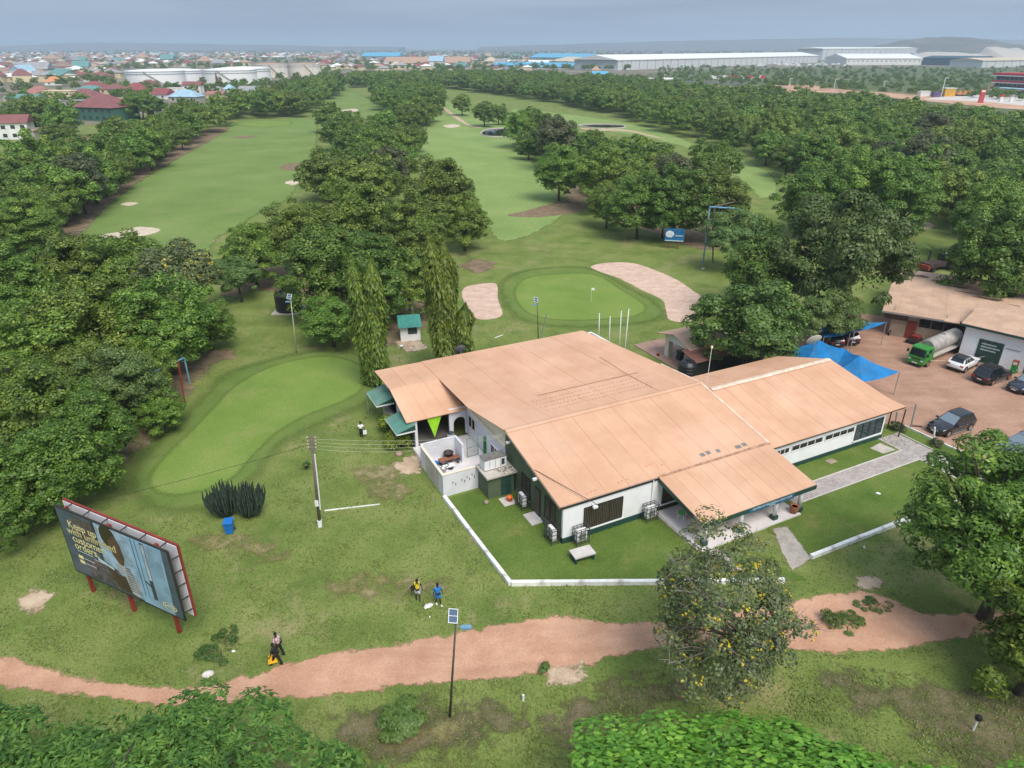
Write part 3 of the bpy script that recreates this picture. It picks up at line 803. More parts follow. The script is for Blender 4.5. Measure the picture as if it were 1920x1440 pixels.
# general spreading trees: unit crown radius about 6 m, top about 12.5 m
for k in range(6):
    make_proto('near%d' % k, 100 + k, 4.9, 4.7, 6.2, 150, 0.98, 165, 0.33, M['neem'], low=-0.9, inner=0.10)
for k in range(4):
    make_proto('mid%d' % k, 200 + k, 4.9, 4.5, 6.0, 90, 1.15, 90, 0.54, M['neem'], low=-0.85, inner=0.10)
for k in range(3):
    make_proto('far%d' % k, 300 + k, 4.9, 4.1, 5.8, 44, 1.45, 42, 0.90, M['neem'], low=-0.6, inner=0.15)
make_proto('dusky0', 400, 4.7, 4.1, 6.6, 56, 1.5, 120, 0.62, M['dusky'], low=-0.7)
make_proto('dusky1', 401, 4.7, 4.1, 6.6, 56, 1.5, 120, 0.62, M['dusky'], low=-0.7)
make_proto('greygreen0', 410, 4.9, 4.2, 7.2, 96, 1.15, 260, 0.34, M['greygreen'], low=-0.75, droop=0.7)
make_proto('greygreen1', 411, 4.9, 4.4, 7.2, 96, 1.15, 260, 0.34, M['greygreen'], low=-0.75, droop=0.7)

TREES = []
def plant(key, p, width, hscale, label, group=None, name='tree', rz=None, cat='tree'):
    me, tm, rx = PROTO[key]
    s = width / (2 * rx + 2.2)
    e = empty(name, (p.x, p.y, 0), random.uniform(0, 6.28) if rz is None else rz, label, cat, group)
    e.scale = (s, s, s * hscale)
    a = link('trunk', tm, e)
    b = link('crown', me, e)
    TREES.append((p.x, p.y, width / 2))
    return e

def plant_px(x, y, w, key=None, label=None, hs=1.0, group=None, name='tree'):
    """a tree whose crown centre shows at (x, y) and is w photo pixels wide"""
    hc = 7.0
    for _ in range(3):
        p = at(x, y, hc)
        width = w * scale_at(p)
        hc = 7.4 * width / 12.0 * hs
    if key is None:
        d = p.y
        key = ('near%d' % random.randrange(6)) if d < 190 else ('mid%d' % random.randrange(4))
    return plant(key, p, width, hs, label, group, name)

# (x, y, width, kind, height scale, label)
NEAR = [
    # the mass of trees on the left
    (40, 525, 190, None, 1.0, 'dark green tree at the picture\'s left edge, above the left tree mass'),
    (135, 500, 190, None, 1.0, 'broad green tree at the top of the left tree mass, second from the edge'),
    (235, 495, 185, None, 1.0, 'round green tree left of the yellow-flowering tree on the left'),
    (335, 520, 160, 'yellowtop', 1.0, 'thin browny tree with yellow blossom on top of the left tree mass'),
    (45, 640, 220, None, 1.0, 'broad green tree at the left edge, halfway down the left tree mass'),
    (175, 595, 230, None, 1.0, 'large rounded green tree in the middle of the left tree mass'),
    (300, 588, 205, None, 1.0, 'large green tree at the right side of the left tree mass, below the yellow blossom'),
    (385, 600, 110, None, 0.9, 'dark green tree on the right fringe of the left tree mass'),
    (60, 740, 230, None, 1.0, 'broad green tree at the left edge, above the lowest tree of the mass'),
    (215, 715, 165, 'greygreen0', 1.0, 'grey-green tree among darker ones left of the blue metal frame'),
    (130, 700, 170, None, 1.0, 'green tree between the grey-green tree and the left edge'),
    (300, 760, 95, None, 1.0, 'small dark tree overhanging the blue frame on the left'),
    (90, 860, 215, None, 1.0, 'low green tree above the billboard, lowest of the left tree mass'),
    (10, 900, 200, None, 1.0, 'dark green tree cut by the left edge above the billboard'),
    (262, 690, 140, None, 1.0, 'dark green tree just left of the blue frame beside the practice green'),
    (160, 790, 190, None, 1.0, 'broad dark tree above the practice green\'s left end, behind the lowest tree'),
    # the clump in the centre
    (470, 460, 130, None, 1.0, 'dark green tree at the left end of the central clump'),
    (445, 515, 90, 'greygreen1', 0.95, 'slender open tree with a forked trunk at the left end of the central clump'),
    (545, 430, 150, None, 1.0, 'green tree with a leafy top in the left part of the central clump'),
    (615, 490, 190, None, 1.0, 'big bright-tipped tree over the black water tank in the central clump'),
    (665, 400, 170, None, 1.0, 'tall pale green tree at the top middle of the central clump'),
    (700, 500, 180, None, 1.0, 'large green tree behind the left columnar tree'),
    (770, 420, 160, None, 1.0, 'green tree right of the middle of the central clump'),
    (765, 520, 130, None, 1.0, 'dark green tree behind the white hut'),
    (820, 350, 150, None, 1.0, 'dark round tree at the upper right of the central clump'),
    (870, 400, 115, None, 1.0, 'lone dark green tree with a bare trunk at the right end of the central clump'),
    (620, 590, 130, None, 0.8, 'low dark tree right of the black water tank'),
    # right of the green
    (1050, 310, 110, None, 1.0, 'spreading tree with a bent trunk at the left end of the right-hand clump'),
    (1130, 320, 130, None, 1.0, 'round green tree, second of the right-hand clump beyond the green'),
    (1140, 375, 90, None, 0.95, 'smaller tree in front of the right-hand clump, above the earth bunker'),
    (1200, 370, 130, None, 1.0, 'dense green tree in the front of the right-hand clump'),
    (1265, 365, 150, None, 1.0, 'green tree above the small blue billboard'),
    (1345, 370, 140, None, 1.0, 'dark green tree behind the tall blue frame post'),
    (1340, 300, 110, None, 1.0, 'tall tree at the top right of the right-hand clump'),
    (1245, 410, 75, 'freshmid', 0.8, 'bright green leafy tree leaning over the small blue billboard'),
    (1200, 280, 90, None, 1.0, 'tree at the back of the right-hand clump'),
    # behind the clubhouse
    (1380, 440, 120, 'greygreen0', 0.95, 'pale grey-green tree behind the yellowish tree near the tall blue frame'),
    (1435, 490, 175, None, 1.05, 'yellow-green dense tree behind the clubhouse wing'),
    (1590, 490, 230, 'greygreen1', 1.15, 'largest soft-leaved tree behind the clubhouse wing'),
    (1560, 590, 130, 'greygreen0', 0.9, 'drooping grey-green tree in front of the largest tree, above the blue sail'),
    (1410, 592, 212, 'freshnear', 0.9, 'broad bright green tree between the pavilion and the blue sails'),
    (1345, 648, 85, 'freshnear', 0.6, 'low bright green tree spilling over the maroon shed roof'),
    (1890, 470, 210, None, 1.05, 'big green tree on the right beside the dusty workshop roof'),
    (1860, 400, 160, None, 1.0, 'tree at the right edge behind the big workshop tree'),
    (1520, 360, 140, None, 1.0, 'green tree at the near left corner of the right-hand forest'),
    (1620, 345, 160, None, 1.0, 'green tree in the front row of the right-hand forest, above the tall soft-leaved tree'),
    (1700, 365, 150, None, 1.0, 'dark tree in the front row of the right-hand forest near the sandy path'),
    (1700, 420, 55, None, 0.5, 'small round tree beside the sandy path'),
    (866, 188, 44, None, 1.0, 'lone round tree at the far end of the middle fairway, left of the pond'),
    (908, 204, 52, None, 1.0, 'pale tree at the far end of the middle fairway, just beyond the pond'),
    (934, 208, 40, None, 1.0, 'darker tree right beside the pale one beyond the pond'),
    (798, 205, 44, None, 1.0, 'dark lone tree left of the middle fairway\'s far end'),
    (775, 250, 55, None, 1.0, 'dark tree leaning over the left edge of the middle fairway'),
]
make_proto('yellowtop', 420, 4.9, 3.6, 7.6, 62, 1.5, 120, 0.48, M['flowering'], low=-0.45)
make_proto('freshmid', 421, 4.9, 3.0, 7.2, 50, 1.6, 110, 0.8, M['fresh'], low=-0.3, droop=0.4)
make_proto('freshnear', 422, 4.9, 4.2, 6.2, 110, 1.1, 170, 0.40, M['greenmid'], low=-0.85, droop=0.4)
ni = 0
for (x, y, w, key, hs, label) in NEAR:
    if key is None and y > 420:
        key = 'near%d' % (ni % 6)
        ni += 1
    plant_px(x, y, w, key, label, hs)

def scatter(poly_px, spacing, h=7.0, seed=1):
    poly = px(*poly_px, h=h)
    r = random.Random(seed)
    x0, x1 = min(p.x for p in poly), max(p.x for p in poly)
    y0, y1 = min(p.y for p in poly), max(p.y for p in poly)
    res = []
    j = 0
    y = y0
    while y <= y1:
        x = x0 + (spacing / 2 if j % 2 else 0)
        while x <= x1:
            q = (x + r.uniform(-.33, .33) * spacing, y + r.uniform(-.33, .33) * spacing)
            if inside(q, poly):
                res.append(q)
            x += spacing
        y += spacing * 0.87
        j += 1
    return res

BELTS = [
    ('tree belt along the far left side of the left fairway', 'leafy green tree in the belt along the left side of the left fairway',
     [(-140, 350), (0, 322), (60, 292), (110, 285), (180, 277), (260, 240), (330, 215), (420, 192), (520, 172), (600, 152), (640, 150), (640, 160), (598, 178), (575, 195), (440, 199), (378, 230), (298, 266), (215, 308), (158, 346), (100, 390), (50, 420), (-140, 500)], 9.3),
    ('tree strip between the two middle fairways', 'leafy green tree in the strip between the two middle fairways',
     [(615, 212), (640, 214), (660, 230), (700, 238), (740, 236), (775, 250), (765, 272), (735, 295), (730, 325), (690, 345), (640, 358), (605, 350), (605, 300), (615, 262), (605, 232)], 10.4),
    ('trees between the far fairways', 'leafy green tree in the scattered group between the far fairways',
     [(695, 164), (740, 157), (825, 162), (826, 182), (812, 202), (775, 222), (752, 214), (722, 192)], 10.0),
    ('clump right of the middle fairway', 'leafy green tree in the long clump right of the middle fairway',
     [(962, 240), (1000, 218), (1060, 238), (1100, 262), (1160, 262), (1210, 290), (1290, 300), (1290, 340), (1150, 330), (1060, 290), (1010, 275)], 10.4),
    ('forest on the right of the golf course', 'leafy green tree in the forest on the right of the golf course',
     [(830, 150), (1000, 142), (1180, 152), (1300, 168), (1500, 182), (1660, 195), (1920, 225), (2150, 250), (2200, 480), (1900, 400), (1820, 385), (1740, 350), (1650, 320), (1560, 318), (1500, 300), (1450, 276), (1400, 256), (1330, 236), (1250, 216), (1150, 190), (1000, 169), (900, 158)], 9.6),
    ('far woods behind the middle fairways', 'dark green tree in the woods behind the middle fairways',
     [(650, 142), (830, 138), (1000, 138), (900, 150), (740, 150), (660, 150)], 11.0),
]
cand = []
for bi, (grp, lab, poly, sp) in enumerate(BELTS):
    for (x, y) in scatter(poly, sp, 6.5, 20 + bi):
        if all((x - a) ** 2 + (y - b) ** 2 > (0.55 * (r + 5)) ** 2 for a, b, r in TREES):
            cand.append((y * y + x * x, x, y, bi))
cand.sort()
N_SINGLE = 300 - len(NEAR) - 3
far_pts = []
for k, (d2, x, y, bi) in enumerate(cand):
    w = random.uniform(8.8, 14.2)
    if k < N_SINGLE:
        d = math.sqrt(d2)
        r = random.random()
        key = ('dusky%d' % random.randrange(2)) if r < 0.045 else (('near%d' % random.randrange(6)) if d < 150 else 'mid%d' % random.randrange(4))
        lab = BELTS[bi][1]
        grp = BELTS[bi][0]
        if key.startswith('dusky'):
            lab = lab.replace('leafy green', 'dusky brown-green')
            grp = 'dusky trees of the ' + grp
        plant(key, Vector((x, y, 0)), w, random.uniform(0.82, 1.18), lab, grp)
    else:
        far_pts.append((x, y, w))
print('TREES', len(cand), 'single', min(len(cand), N_SINGLE), 'mass', len(far_pts))

def gn_scatter(name, pts, keys, label, smin=0.8, smax=1.15, base=12.0):
    """one object of kind stuff: tree meshes spread over points by geometry nodes"""
    src = bpy.data.collections.new(name + '_sources')
    for k in keys:
        me, tm, rx = PROTO[k]
        o = bpy.data.objects.new('crown', me)
        src.objects.link(o)
    me = bpy.data.meshes.new(name)
    me.from_pydata([(p[0], p[1], 0) for p in pts], [], [])
    a = me.attributes.new('size', 'FLOAT', 'POINT')
    a.data.foreach_set('value', [p[2] / base for p in pts])
    o = link(name, me)
    tag(o, label, kind='stuff')
    ng = bpy.data.node_groups.new(name, 'GeometryNodeTree')
    ng.interface.new_socket('Geometry', in_out='INPUT', socket_type='NodeSocketGeometry')
    ng.interface.new_socket('Geometry', in_out='OUTPUT', socket_type='NodeSocketGeometry')
    n = ng.nodes
    gi, go = n.new('NodeGroupInput'), n.new('NodeGroupOutput')
    mp_ = n.new('GeometryNodeMeshToPoints')
    ip = n.new('GeometryNodeInstanceOnPoints')
    ci = n.new('GeometryNodeCollectionInfo')
    ci.inputs['Collection'].default_value = src
    ci.inputs['Separate Children'].default_value = True
    ip.inputs['Pick Instance'].default_value = True
    rot = n.new('FunctionNodeRandomValue')
    rot.data_type = 'FLOAT_VECTOR'
    rot.inputs['Min'].default_value = (0, 0, 0)
    rot.inputs['Max'].default_value = (0, 0, 6.28)
    at_ = n.new('GeometryNodeInputNamedAttribute')
    at_.data_type = 'FLOAT'
    at_.inputs['Name'].default_value = 'size'
    ng.links.new(gi.outputs[0], mp_.inputs['Mesh'])
    ng.links.new(mp_.outputs['Points'], ip.inputs['Points'])
    ng.links.new(ci.outputs[0], ip.inputs['Instance'])
    ng.links.new(rot.outputs['Value'], ip.inputs['Rotation'])
    ng.links.new(at_.outputs['Attribute'], ip.inputs['Scale'])
    ng.links.new(ip.outputs['Instances'], go.inputs[0])
    md = o.modifiers.new('scatter', 'NODES')
    md.node_group = ng
    return o
gn_scatter('forest', far_pts, ['far0', 'far1', 'far2', 'mid0'], 'far part of the green forest that covers the golf course edges')

# ------------------------------------------------------------------ clubhouse (local x along the front, y towards the back)
A0 = at(1054, 1020)
AZ = R(90 - 63.3)
EX, EY = Vector((math.cos(AZ), math.sin(AZ), 0)), Vector((-math.sin(AZ), math.cos(AZ), 0))
def W(a, b, h=0.0):
    p = A0 + EX * a + EY * b
    p.z = h
    return p
club = empty('clubhouse', A0, AZ, 'long clubhouse with wide salmon sheet roofs, white front and olive green gable', 'clubhouse')

MAIN = [(0.0, 3.38), (8.85, 5.15), (14.7, 4.68), (21.5, 4.55), (26.6, 4.38)]
PORCH = [(-5.3, 2.50), (0.0, 3.38)]
WING = [(-0.45, 3.10), (1.3, 3.42), (7.6, 4.98), (12.2, 3.9)]
ANNEX = [(17.2, 3.15), (21.7, 4.50), (26.6, 4.34)]
def prof(P, b):
    for (b0, h0), (b1, h1) in zip(P, P[1:]):
        if b <= b1:
            return h0 + (h1 - h0) * (b - b0) / (b1 - b0)
    return P[-1][1]
def roof_h(a, b):
    if b < 0 and 8.4 < a < 19.6:
        return prof(PORCH, b)
    return prof(WING if a > 19.7 else MAIN, b)

def roof_strip(P, a0f, a1f, n, th=0.07, mat=M['roof'], rib=True):
    """a roof of n sheets side by side; a0f/a1f give the side edges at depth b"""
    for k in range(n):
        m = MB()
        lift = random.uniform(0, 0.012)
        vs, fs = [], []
        for (b, h) in P:
            e0, e1 = a0f(b), a1f(b)
            x0 = e0 + (e1 - e0) * k / n
            x1 = e0 + (e1 - e0) * (k + 1) / n - 0.012
            vs += [(x0, b, h + lift), (x1, b, h + lift), (x1, b, h + lift - th), (x0, b, h + lift - th)]
        for i in range(len(P) - 1):
            o = i * 4
            for j in range(4):
                fs.append((o + j, o + 4 + j, o + 4 + (j + 1) % 4, o + (j + 1) % 4))
        fs += [(0, 1, 2, 3), tuple(len(vs) - 4 + q for q in (3, 2, 1, 0))]
        m.add(vs, fs)
        if rib and k:
            for i in range(len(P) - 1):
                (b, h), (b2, h2) = P[i], P[i + 1]
                e0, e1, f0, f1 = a0f(b), a1f(b), a0f(b2), a1f(b2)
                x, y = e0 + (e1 - e0) * k / n, f0 + (f1 - f0) * k / n
                m.add([(x - .03, b, h + lift), (x + .03, b, h + lift), (x, b, h + .03 + lift), (y - .03, b2, h2 + lift), (y + .03, b2, h2 + lift), (y, b2, h2 + .03 + lift)],
                      [(0, 3, 5, 2), (2, 5, 4, 1)])
        m.build('roof_sheet', mat, club)
split = lambda P, b: ([q for q in P if q[0] <= b], [q for q in P if q[0] >= b])
la = lambda b: -0.3 if b < 8.85 else -0.3 - 0.75 * min(1, (b - 8.85) / 6)
mf, mb_ = split(MAIN, 8.85)
roof_strip(mf, la, lambda b: 19.8, 10)
roof_strip([(8.87, 5.15)] + mb_[1:], la, lambda b: 19.8 - max(0, b - 14) * 0.135, 9)
roof_strip([(-5.3, 2.50), (-0.02, 3.37)], lambda b: 8.4, lambda b: 19.6, 9)
roof_strip([(-0.45, 3.10), (1.3, 3.42), (7.58, 4.96)], lambda b: 19.83, lambda b: 36.5 - 1.3 * min(1, (b + 0.95) / 4.5), 10)
roof_strip([(7.62, 4.96), (12.2, 3.9)], lambda b: 19.5, lambda b: 35.2 - 0.45 * (b - 7.6), 8)
roof_strip([(17.2, 3.15), (21.7, 4.50)], lambda b: -5.9, lambda b: -0.15 - (b - 17.2) * 0.16, 3)
roof_strip([(21.72, 4.50), (26.6, 4.34)], lambda b: -5.9, lambda b: -0.95, 3)
# ridge caps
def cap(a0, a1, b, h, n):
    for k in range(n):
        x0, x1 = a0 + (a1 - a0) * k / n, a0 + (a1 - a0) * (k + 1) / n - 0.01
        m = MB()
        m.add([(x0, b - .32, h - .035), (x0, b, h + .06), (x0, b + .32, h - .035), (x1, b - .32, h - .035), (x1, b, h + .06), (x1, b + .32, h - .035)], [(0, 3, 4, 1), (1, 4, 5, 2), (0, 1, 2), (5, 4, 3)])
        m.build('ridge_cap', M['roofcap'] if a0 > 15 else M['roof'], club)
cap(19.95, 35.1, 7.6, 5.0, 8)
cap(-0.3, 19.75, 8.86, 5.17, 10)
# flashing where the high main roof steps over the wing and where the porch begins
m = MB()
for P in (MAIN[:3],):
    for (b, h), (b2, h2) in zip(P, P[1:]):
        m.add([(19.66, b, h + .03), (19.86, b, h + .03), (19.86, b, h - .22), (19.66, b2, h2 + .03), (19.86, b2, h2 + .03), (19.86, b2, h2 - .22)], [(0, 1, 4, 3), (1, 2, 5, 4)])
m.build('verge_flashing', M['roofcap'], club)
m = MB()
m.box(8.4, 19.6, -0.12, 0.10, 3.372, 3.42)
m.build('step_flashing', plain('grimy_flashing', (0.42, 0.24, 0.16), 0.8, 0, 0.35, 2.5), club)
m = MB()
for k in range(70):
    a, b = 5.5 + 11 * k / 70, 13.9
    m.box(a - .05, a + .05, b - .05, b + .05, prof(MAIN, b) + .01, prof(MAIN, b) + .04)
for j in range(4):
    for k in range(34):
        a, b = 4.4 + 11.6 * k / 34 + random.uniform(-.1, .1), 12.9 - 0.75 * j
        m.box(a - .04, a + .04, b - .04, b + .04, prof(MAIN, b) + .01, prof(MAIN, b) + .03)
tag(m.build('roof_bolt', plain('bolt_washers', (0.27, 0.15, 0.10), 0.8), club), kind='stuff')
m = MB()
for k in range(18):
    m.box(15.2 + 0.01 * k, 15.28 + 0.01 * k, 10 + k * .5, 10.52 + k * .5, prof(MAIN, 10.25 + k * .5), prof(MAIN, 10.25 + k * .5) + .035)
m.build('roof_joint_strip', plain('joint_strip', (0.30, 0.16, 0.10), 0.8), club)
for (a, b, w) in ((13.15, 0.62, .42), (13.75, 0.66, .42), (14.75, 0.55, .34), (16.6, 0.35, .55), (17.35, 0.40, .40)):
    m = MB()
    h = prof(MAIN, b)
    m.add([(a, b, h + .025), (a + w, b, h + .025), (a + w, b + .36, h + .10), (a, b + .36, h + .10)], [(0, 1, 2, 3)])
    m.build('roof_patch', plain('grey_patch', (0.20, 0.19, 0.18), 0.6), club)
m = MB()
for (a, b) in ((5.0, 0.55), (5.35, 0.6), (5.8, 0.62), (8.1, 1.3), (8.5, 1.35), (9.4, 1.0), (2.1, 0.45), (2.5, 0.47), (2.9, 0.5)):
    h = prof(MAIN, b)
    m.add([(a, b, h + .016), (a + .22, b, h + .016), (a + .22, b + .05, h + .027), (a, b + .05, h + .027)], [(0, 1, 2, 3)])
m.build('red_roof_mark', plain('red_mark', (0.50, 0.12, 0.08), 0.8), club)

# walls
def wall(name, m, mat, label=None):
    o = m.build(name, mat, club)
    return tag(o, label)
wall('front_wall', MB().box(0, 19.0, 0, .2, .5, 3.3), M['white'])
wall('plinth', MB().box(-.03, 8.25, -.05, .2, 0, .5), M['darkgreen'])
wall('gable_wall', MB().prism([(.21, 0), (9.4, 0), (9.4, 4.95), (8.85, 5.05), (.21, 3.32)], -.02, .2, axis='x'), M['greenwall'], 'olive green gable wall')
wall('yard_side_wall', MB().prism([(9.41, 0), (17.5, 0), (17.5, 3.2), (9.41, 3.2)], 0, .2, axis='x'), M['greywall'])
wall('upper_gable_wall', MB().prism([(9.41, 3.22), (17.5, 3.22), (17.5, 4.5), (14.7, 4.6), (9.41, 5.02)], 0, .2, axis='x'), M['cream'])
wall('eave_beam', MB().prism([(9.41, 3.15), (17.1, 3.15), (17.1, 3.4), (9.41, 3.4)], -.12, -.002, axis='x'), M['cream'])
wall('back_wall', MB().box(-4.8, 19, 26.0, 26.2, 0, 4.2), M['white'])
wall('side_wall', MB().prism([(.21, 0), (26, 0), (26, 4.2), (8.85, 4.9), (.21, 3.3)], 18.8, 19.0, axis='x'), M['white'])
wall('wing_front_wall', MB().box(19.01, 34.5, 0, .2, .42, 3.12), M['white'])
wall('wing_plinth', MB().box(19.02, 34.53, -.05, .2, 0, .42), M['darkgreen'])
wall('wing_end_wall', MB().prism([(.2, 0), (11.6, 0), (11.6, 3.8), (7.6, 4.8), (.2, 3.0)], 34.3, 34.5, axis='x'), M['white'])
wall('wing_back_wall', MB().box(19.01, 34.3, 11.4, 11.6, 0, 3.8), M['white'])
# eave boards and the dark strip under the roof edges
m = MB()
m.box(-.3, 8.38, -.10, -.03, 3.16, 3.32)
wall('eave_board', m, M['frame'])
m = MB()
m.box(20.0, 36.4, -.43, -.36, 2.92, 3.03)
wall('eave_board', m, M['frame'])
m = MB()
for (b, h), (b2, h2) in zip(MAIN[:2], MAIN[1:2]):
    m.add([(-.3, b, h - .07), (-.3, b2, h2 - .07), (-.3, b2, h2 - .2), (-.3, b, h - .2), (-.24, b, h - .07), (-.24, b2, h2 - .07), (-.24, b2, h2 - .2), (-.24, b, h - .2)], [(0, 1, 2, 3), (7, 6, 5, 4), (3, 2, 6, 7)])
wall('verge_board', m, M['roofcap'])

def window(name, axis, u0, u1, z0, z1, plane, n, face, bars=0, slats=True, frame=M['frame'], pane=M['darkwin'], sill=True):
    """a framed window on a wall plane; axis 'x' = along the front, 'y' = along a side wall"""
    def bx(m, p0, p1, q0, q1, d0, d1):
        lo, hi = sorted((plane + face * d0, plane + face * d1))
        if axis == 'x':
            m.box(p0, p1, lo, hi, q0, q1)
        else:
            m.box(lo, hi, p0, p1, q0, q1)
    f = MB()
    t = .06
    bx(f, u0, u1, z0, z0 + t, 0.0, .07)
    bx(f, u0, u1, z1 - t, z1, 0.0, .07)
    for k in range(n + 1):
        x = u0 + (u1 - u0) * k / n
        bx(f, max(u0, x - t / 2), min(u1, x + t / 2), z0 + t, z1 - t, 0.0, .07)
    for k in range(bars):
        z = z0 + (z1 - z0) * (k + 1) / (bars + 1)
        bx(f, u0 + t, u1 - t, z - .02, z + .02, .0, .05)
    w = f.build(name, frame, club)
    for k in range(n):
        p = MB()
        bx(p, u0 + (u1 - u0) * k / n + .02, u0 + (u1 - u0) * (k + 1) / n - .02, z0 + .03, z1 - .03, .004, .02)
        p.build('pane', pane, w)
    if slats:
        p = MB()
        c = max(4, int((u1 - u0) / .16))
        for k in range(c):
            x = u0 + .05 + (u1 - u0 - .1) * (k + .5) / c
            bx(p, x - .045, x + .045, z0 + .07, z1 - .07, .022, .022 + random.uniform(.004, .016))
        tag(p.build('blind_slat', M['slat'], w), kind='stuff')
    if sill:
        p = MB()
        bx(p, u0 - .1, u1 + .1, z0 - .12, z0 - .002, 0.0, .12)
        p.build('sill', M['white'] if axis == 'x' else M['greenwall'], w)
    return w
window('window', 'x', 1.75, 5.2, .72, 2.65, -.003, 3, -1)
window('window', 'x', 8.95, 15.2, .72, 2.65, -.003, 5, -1)
window('window', 'y', 1.05, 2.6, .78, 2.75, -.023, 2, -1)
window('window', 'y', 4.95, 6.4, .72, 2.65, -.023, 2, -1)
for (u0, u1) in ((20.2, 22.3), (22.62, 26.3), (26.65, 30.3)):
    window('window', 'x', u0, u1, 1.74, 2.36, -.003, 4, -1, 0, False, M['white'], M['darkwin'], False)
window('window', 'x', 30.6, 34.2, .72, 2.36, -.003, 4, -1, 3, False, M['darkgreen'], M['bluewin'], True)
# side door with its step, and the pipe and floodlights on the walls
d = MB().box(-.09, -.024, 3.32, 4.15, .2, 2.65).build('door', M['frame'], club)
MB().box(-.11, -.092, 3.42, 4.05, .35, 2.5).build('door_panel', M['slat'], d)
MB().box(-1.0, -.025, 2.85, 4.35, 0, .12).build('door_step', M['slabgrey'], club)
MB().box(-.12, -.025, 3.25, 4.2, .121, .19).build('threshold', M['white'], club)
m = MB()
m.tube([(7.9, -.08, .3), (7.9, -.08, 3.3)], .05, 8)
m.build('drain_pipe', M['white'], club)
m = MB()
m.tube([(-.2, 4.0, 4.22), (2.15, -1.0, 3.5)], .025, 5)
m.build('floodlight_cable', M['frame'], club)
for (a, b, h) in ((2.4, -.5, 2.85), (-.45, 3.5, 3.75), (-.25, 8.4, 4.3)):
    m = MB()
    m.box(a - .18, a + .18, b - .1, b + .1, h - .08, h + .08)
    m.tube([(a, b, h), (max(a, 0) if a < 0 else a, 0 if a > 0 else b, h + .05)], .03, 5)
    m.build('floodlight', M['whitemetal'], club)
# porch: floor, columns, fascia with the sign
MB().box(8.5, 18.45, -5.35, -.06, 0, .16).build('porch_floor', M['tile'], club)
MB().box(8.3, 8.49, -5.2, -.06, 0, .14).build('porch_edge', M['concrete'], club)
for (a, b) in ((12.55, -4.85), (16.05, -4.85), (18.55, -4.95), (9.1, -4.85)):
    m = MB()
    m.tube([(a, b, .5), (a, b, 2.5)], .17, 12)
    c = m.build('column', M['white'], club, True)
    MB().box(a - .23, a + .23, b - .23, b + .23, .161, .5).build('column_base', M['darkgreen'], c)
m = MB()
m.box(8.42, 19.58, -5.36, -5.30, 2.12, 2.46)
f = m.build('fascia', M['darkgreen'], club)
m = MB()
for (b, h), (b2, h2) in ((PORCH[0], PORCH[1]),):
    for a in (8.38, 19.6):
        m = MB()
        m.add([(a, b, h - .07), (a, b2, h2 - .07), (a, b2, h2 - .42), (a, b, h - .38), (a + .05, b, h - .07), (a + .05, b2, h2 - .07), (a + .05, b2, h2 - .42), (a + .05, b, h - .38)], [(0, 1, 2, 3), (7, 6, 5, 4), (3, 2, 6, 7), (0, 4, 5, 1)])
        m.build('side_fascia', M['darkgreen'], club)
sg = MB().box(12.7, 17.2, -5.39, -5.362, 2.05, 2.44).build('name_board', M['signblue'], club)
def text(s, size, loc, rot, mat, parent, align='CENTER', name='lettering', extrude=0.004, sx=1.0):
    c = bpy.data.curves.new(name, 'FONT')
    c.body = s
    c.size = size
    c.align_x = align
    c.extrude = extrude
    c.materials.append(mat)
    tmp = bpy.data.objects.new(name, c)
    COL.objects.link(tmp)
    bpy.context.view_layer.update()
    me = bpy.data.meshes.new_from_object(tmp.evaluated_get(bpy.context.evaluated_depsgraph_get()))
    bpy.data.objects.remove(tmp)
    bpy.data.curves.remove(c)
    o = link(name, me, parent, loc, rot)
    o.scale = (sx, 1, 1)
    return o
text('CENTRE OF THE WORLD GOLF CLUB', .24, (14.95, -5.395, 2.245), (math.pi / 2, 0, 0), M['signtext'], sg, sx=.98)
text('TEMA', .20, (14.95, -5.395, 2.07), (math.pi / 2, 0, 0), M['signtext'], sg, sx=1.3)
# canopy posts at the wing's far end
for (a, b) in ((36.2, -.6), (36.6, .9)):
    MB().tube([(a, b, 0), (a, b, 2.9)], .06, 6).build('canopy_post', M['blackmetal'], club)
# annex: open hall on the left, with awnings
MB().box(-5.2, -1.0, 17.6, 26, .0, .5).build('annex_floor', M['interior'], club)
m = MB()
AR = [(-.75 + .6 * math.cos(t), 1.75 + .6 * math.sin(t)) for t in [math.pi * k / 10 for k in range(11)]]
arch = [(-1.75, .5), (-1.35, .5)] + AR[::-1] + [(-.15, .5), (-.021, .5), (-.021, 3.3), (-1.75, 3.3)]
m.prism(arch, 17.5, 17.68, axis='y')
wall('arch_wall', m, M['greywall'])
MB().box(-5.1, -4.85, 17.45, 17.7, .3, 3.2).build('column', M['greywall'], club)
MB().box(-5.2, -5.05, 20.3, 22.4, .5, 3.7).build('annex_wall', M['greywall'], club)
MB().box(-5.2, -5.05, 24.8, 26, .5, 4.0).build('annex_wall', M['greywall'], club)
MB().box(-5.21, -5.07, 17.72, 26, .0, 1.15).build('annex_low_wall', M['bluewin'], club)
MB().box(-5.7, -5.22, 20.2, 25.4, .0, .9).build('planter_wall', M['concrete'], club)
m = MB()
m.add([(-3.95, 17.40, 3.05), (-2.5, 17.40, 3.05), (-3.28, 17.36, .95), (-3.95, 17.44, 3.05), (-2.5, 17.44, 3.05), (-3.28, 17.40, .95)], [(0, 2, 1), (3, 4, 5), (0, 1, 4, 3), (1, 2, 5, 4), (2, 0, 3, 5)])
m.build('lime_drape', M['lime'], club)
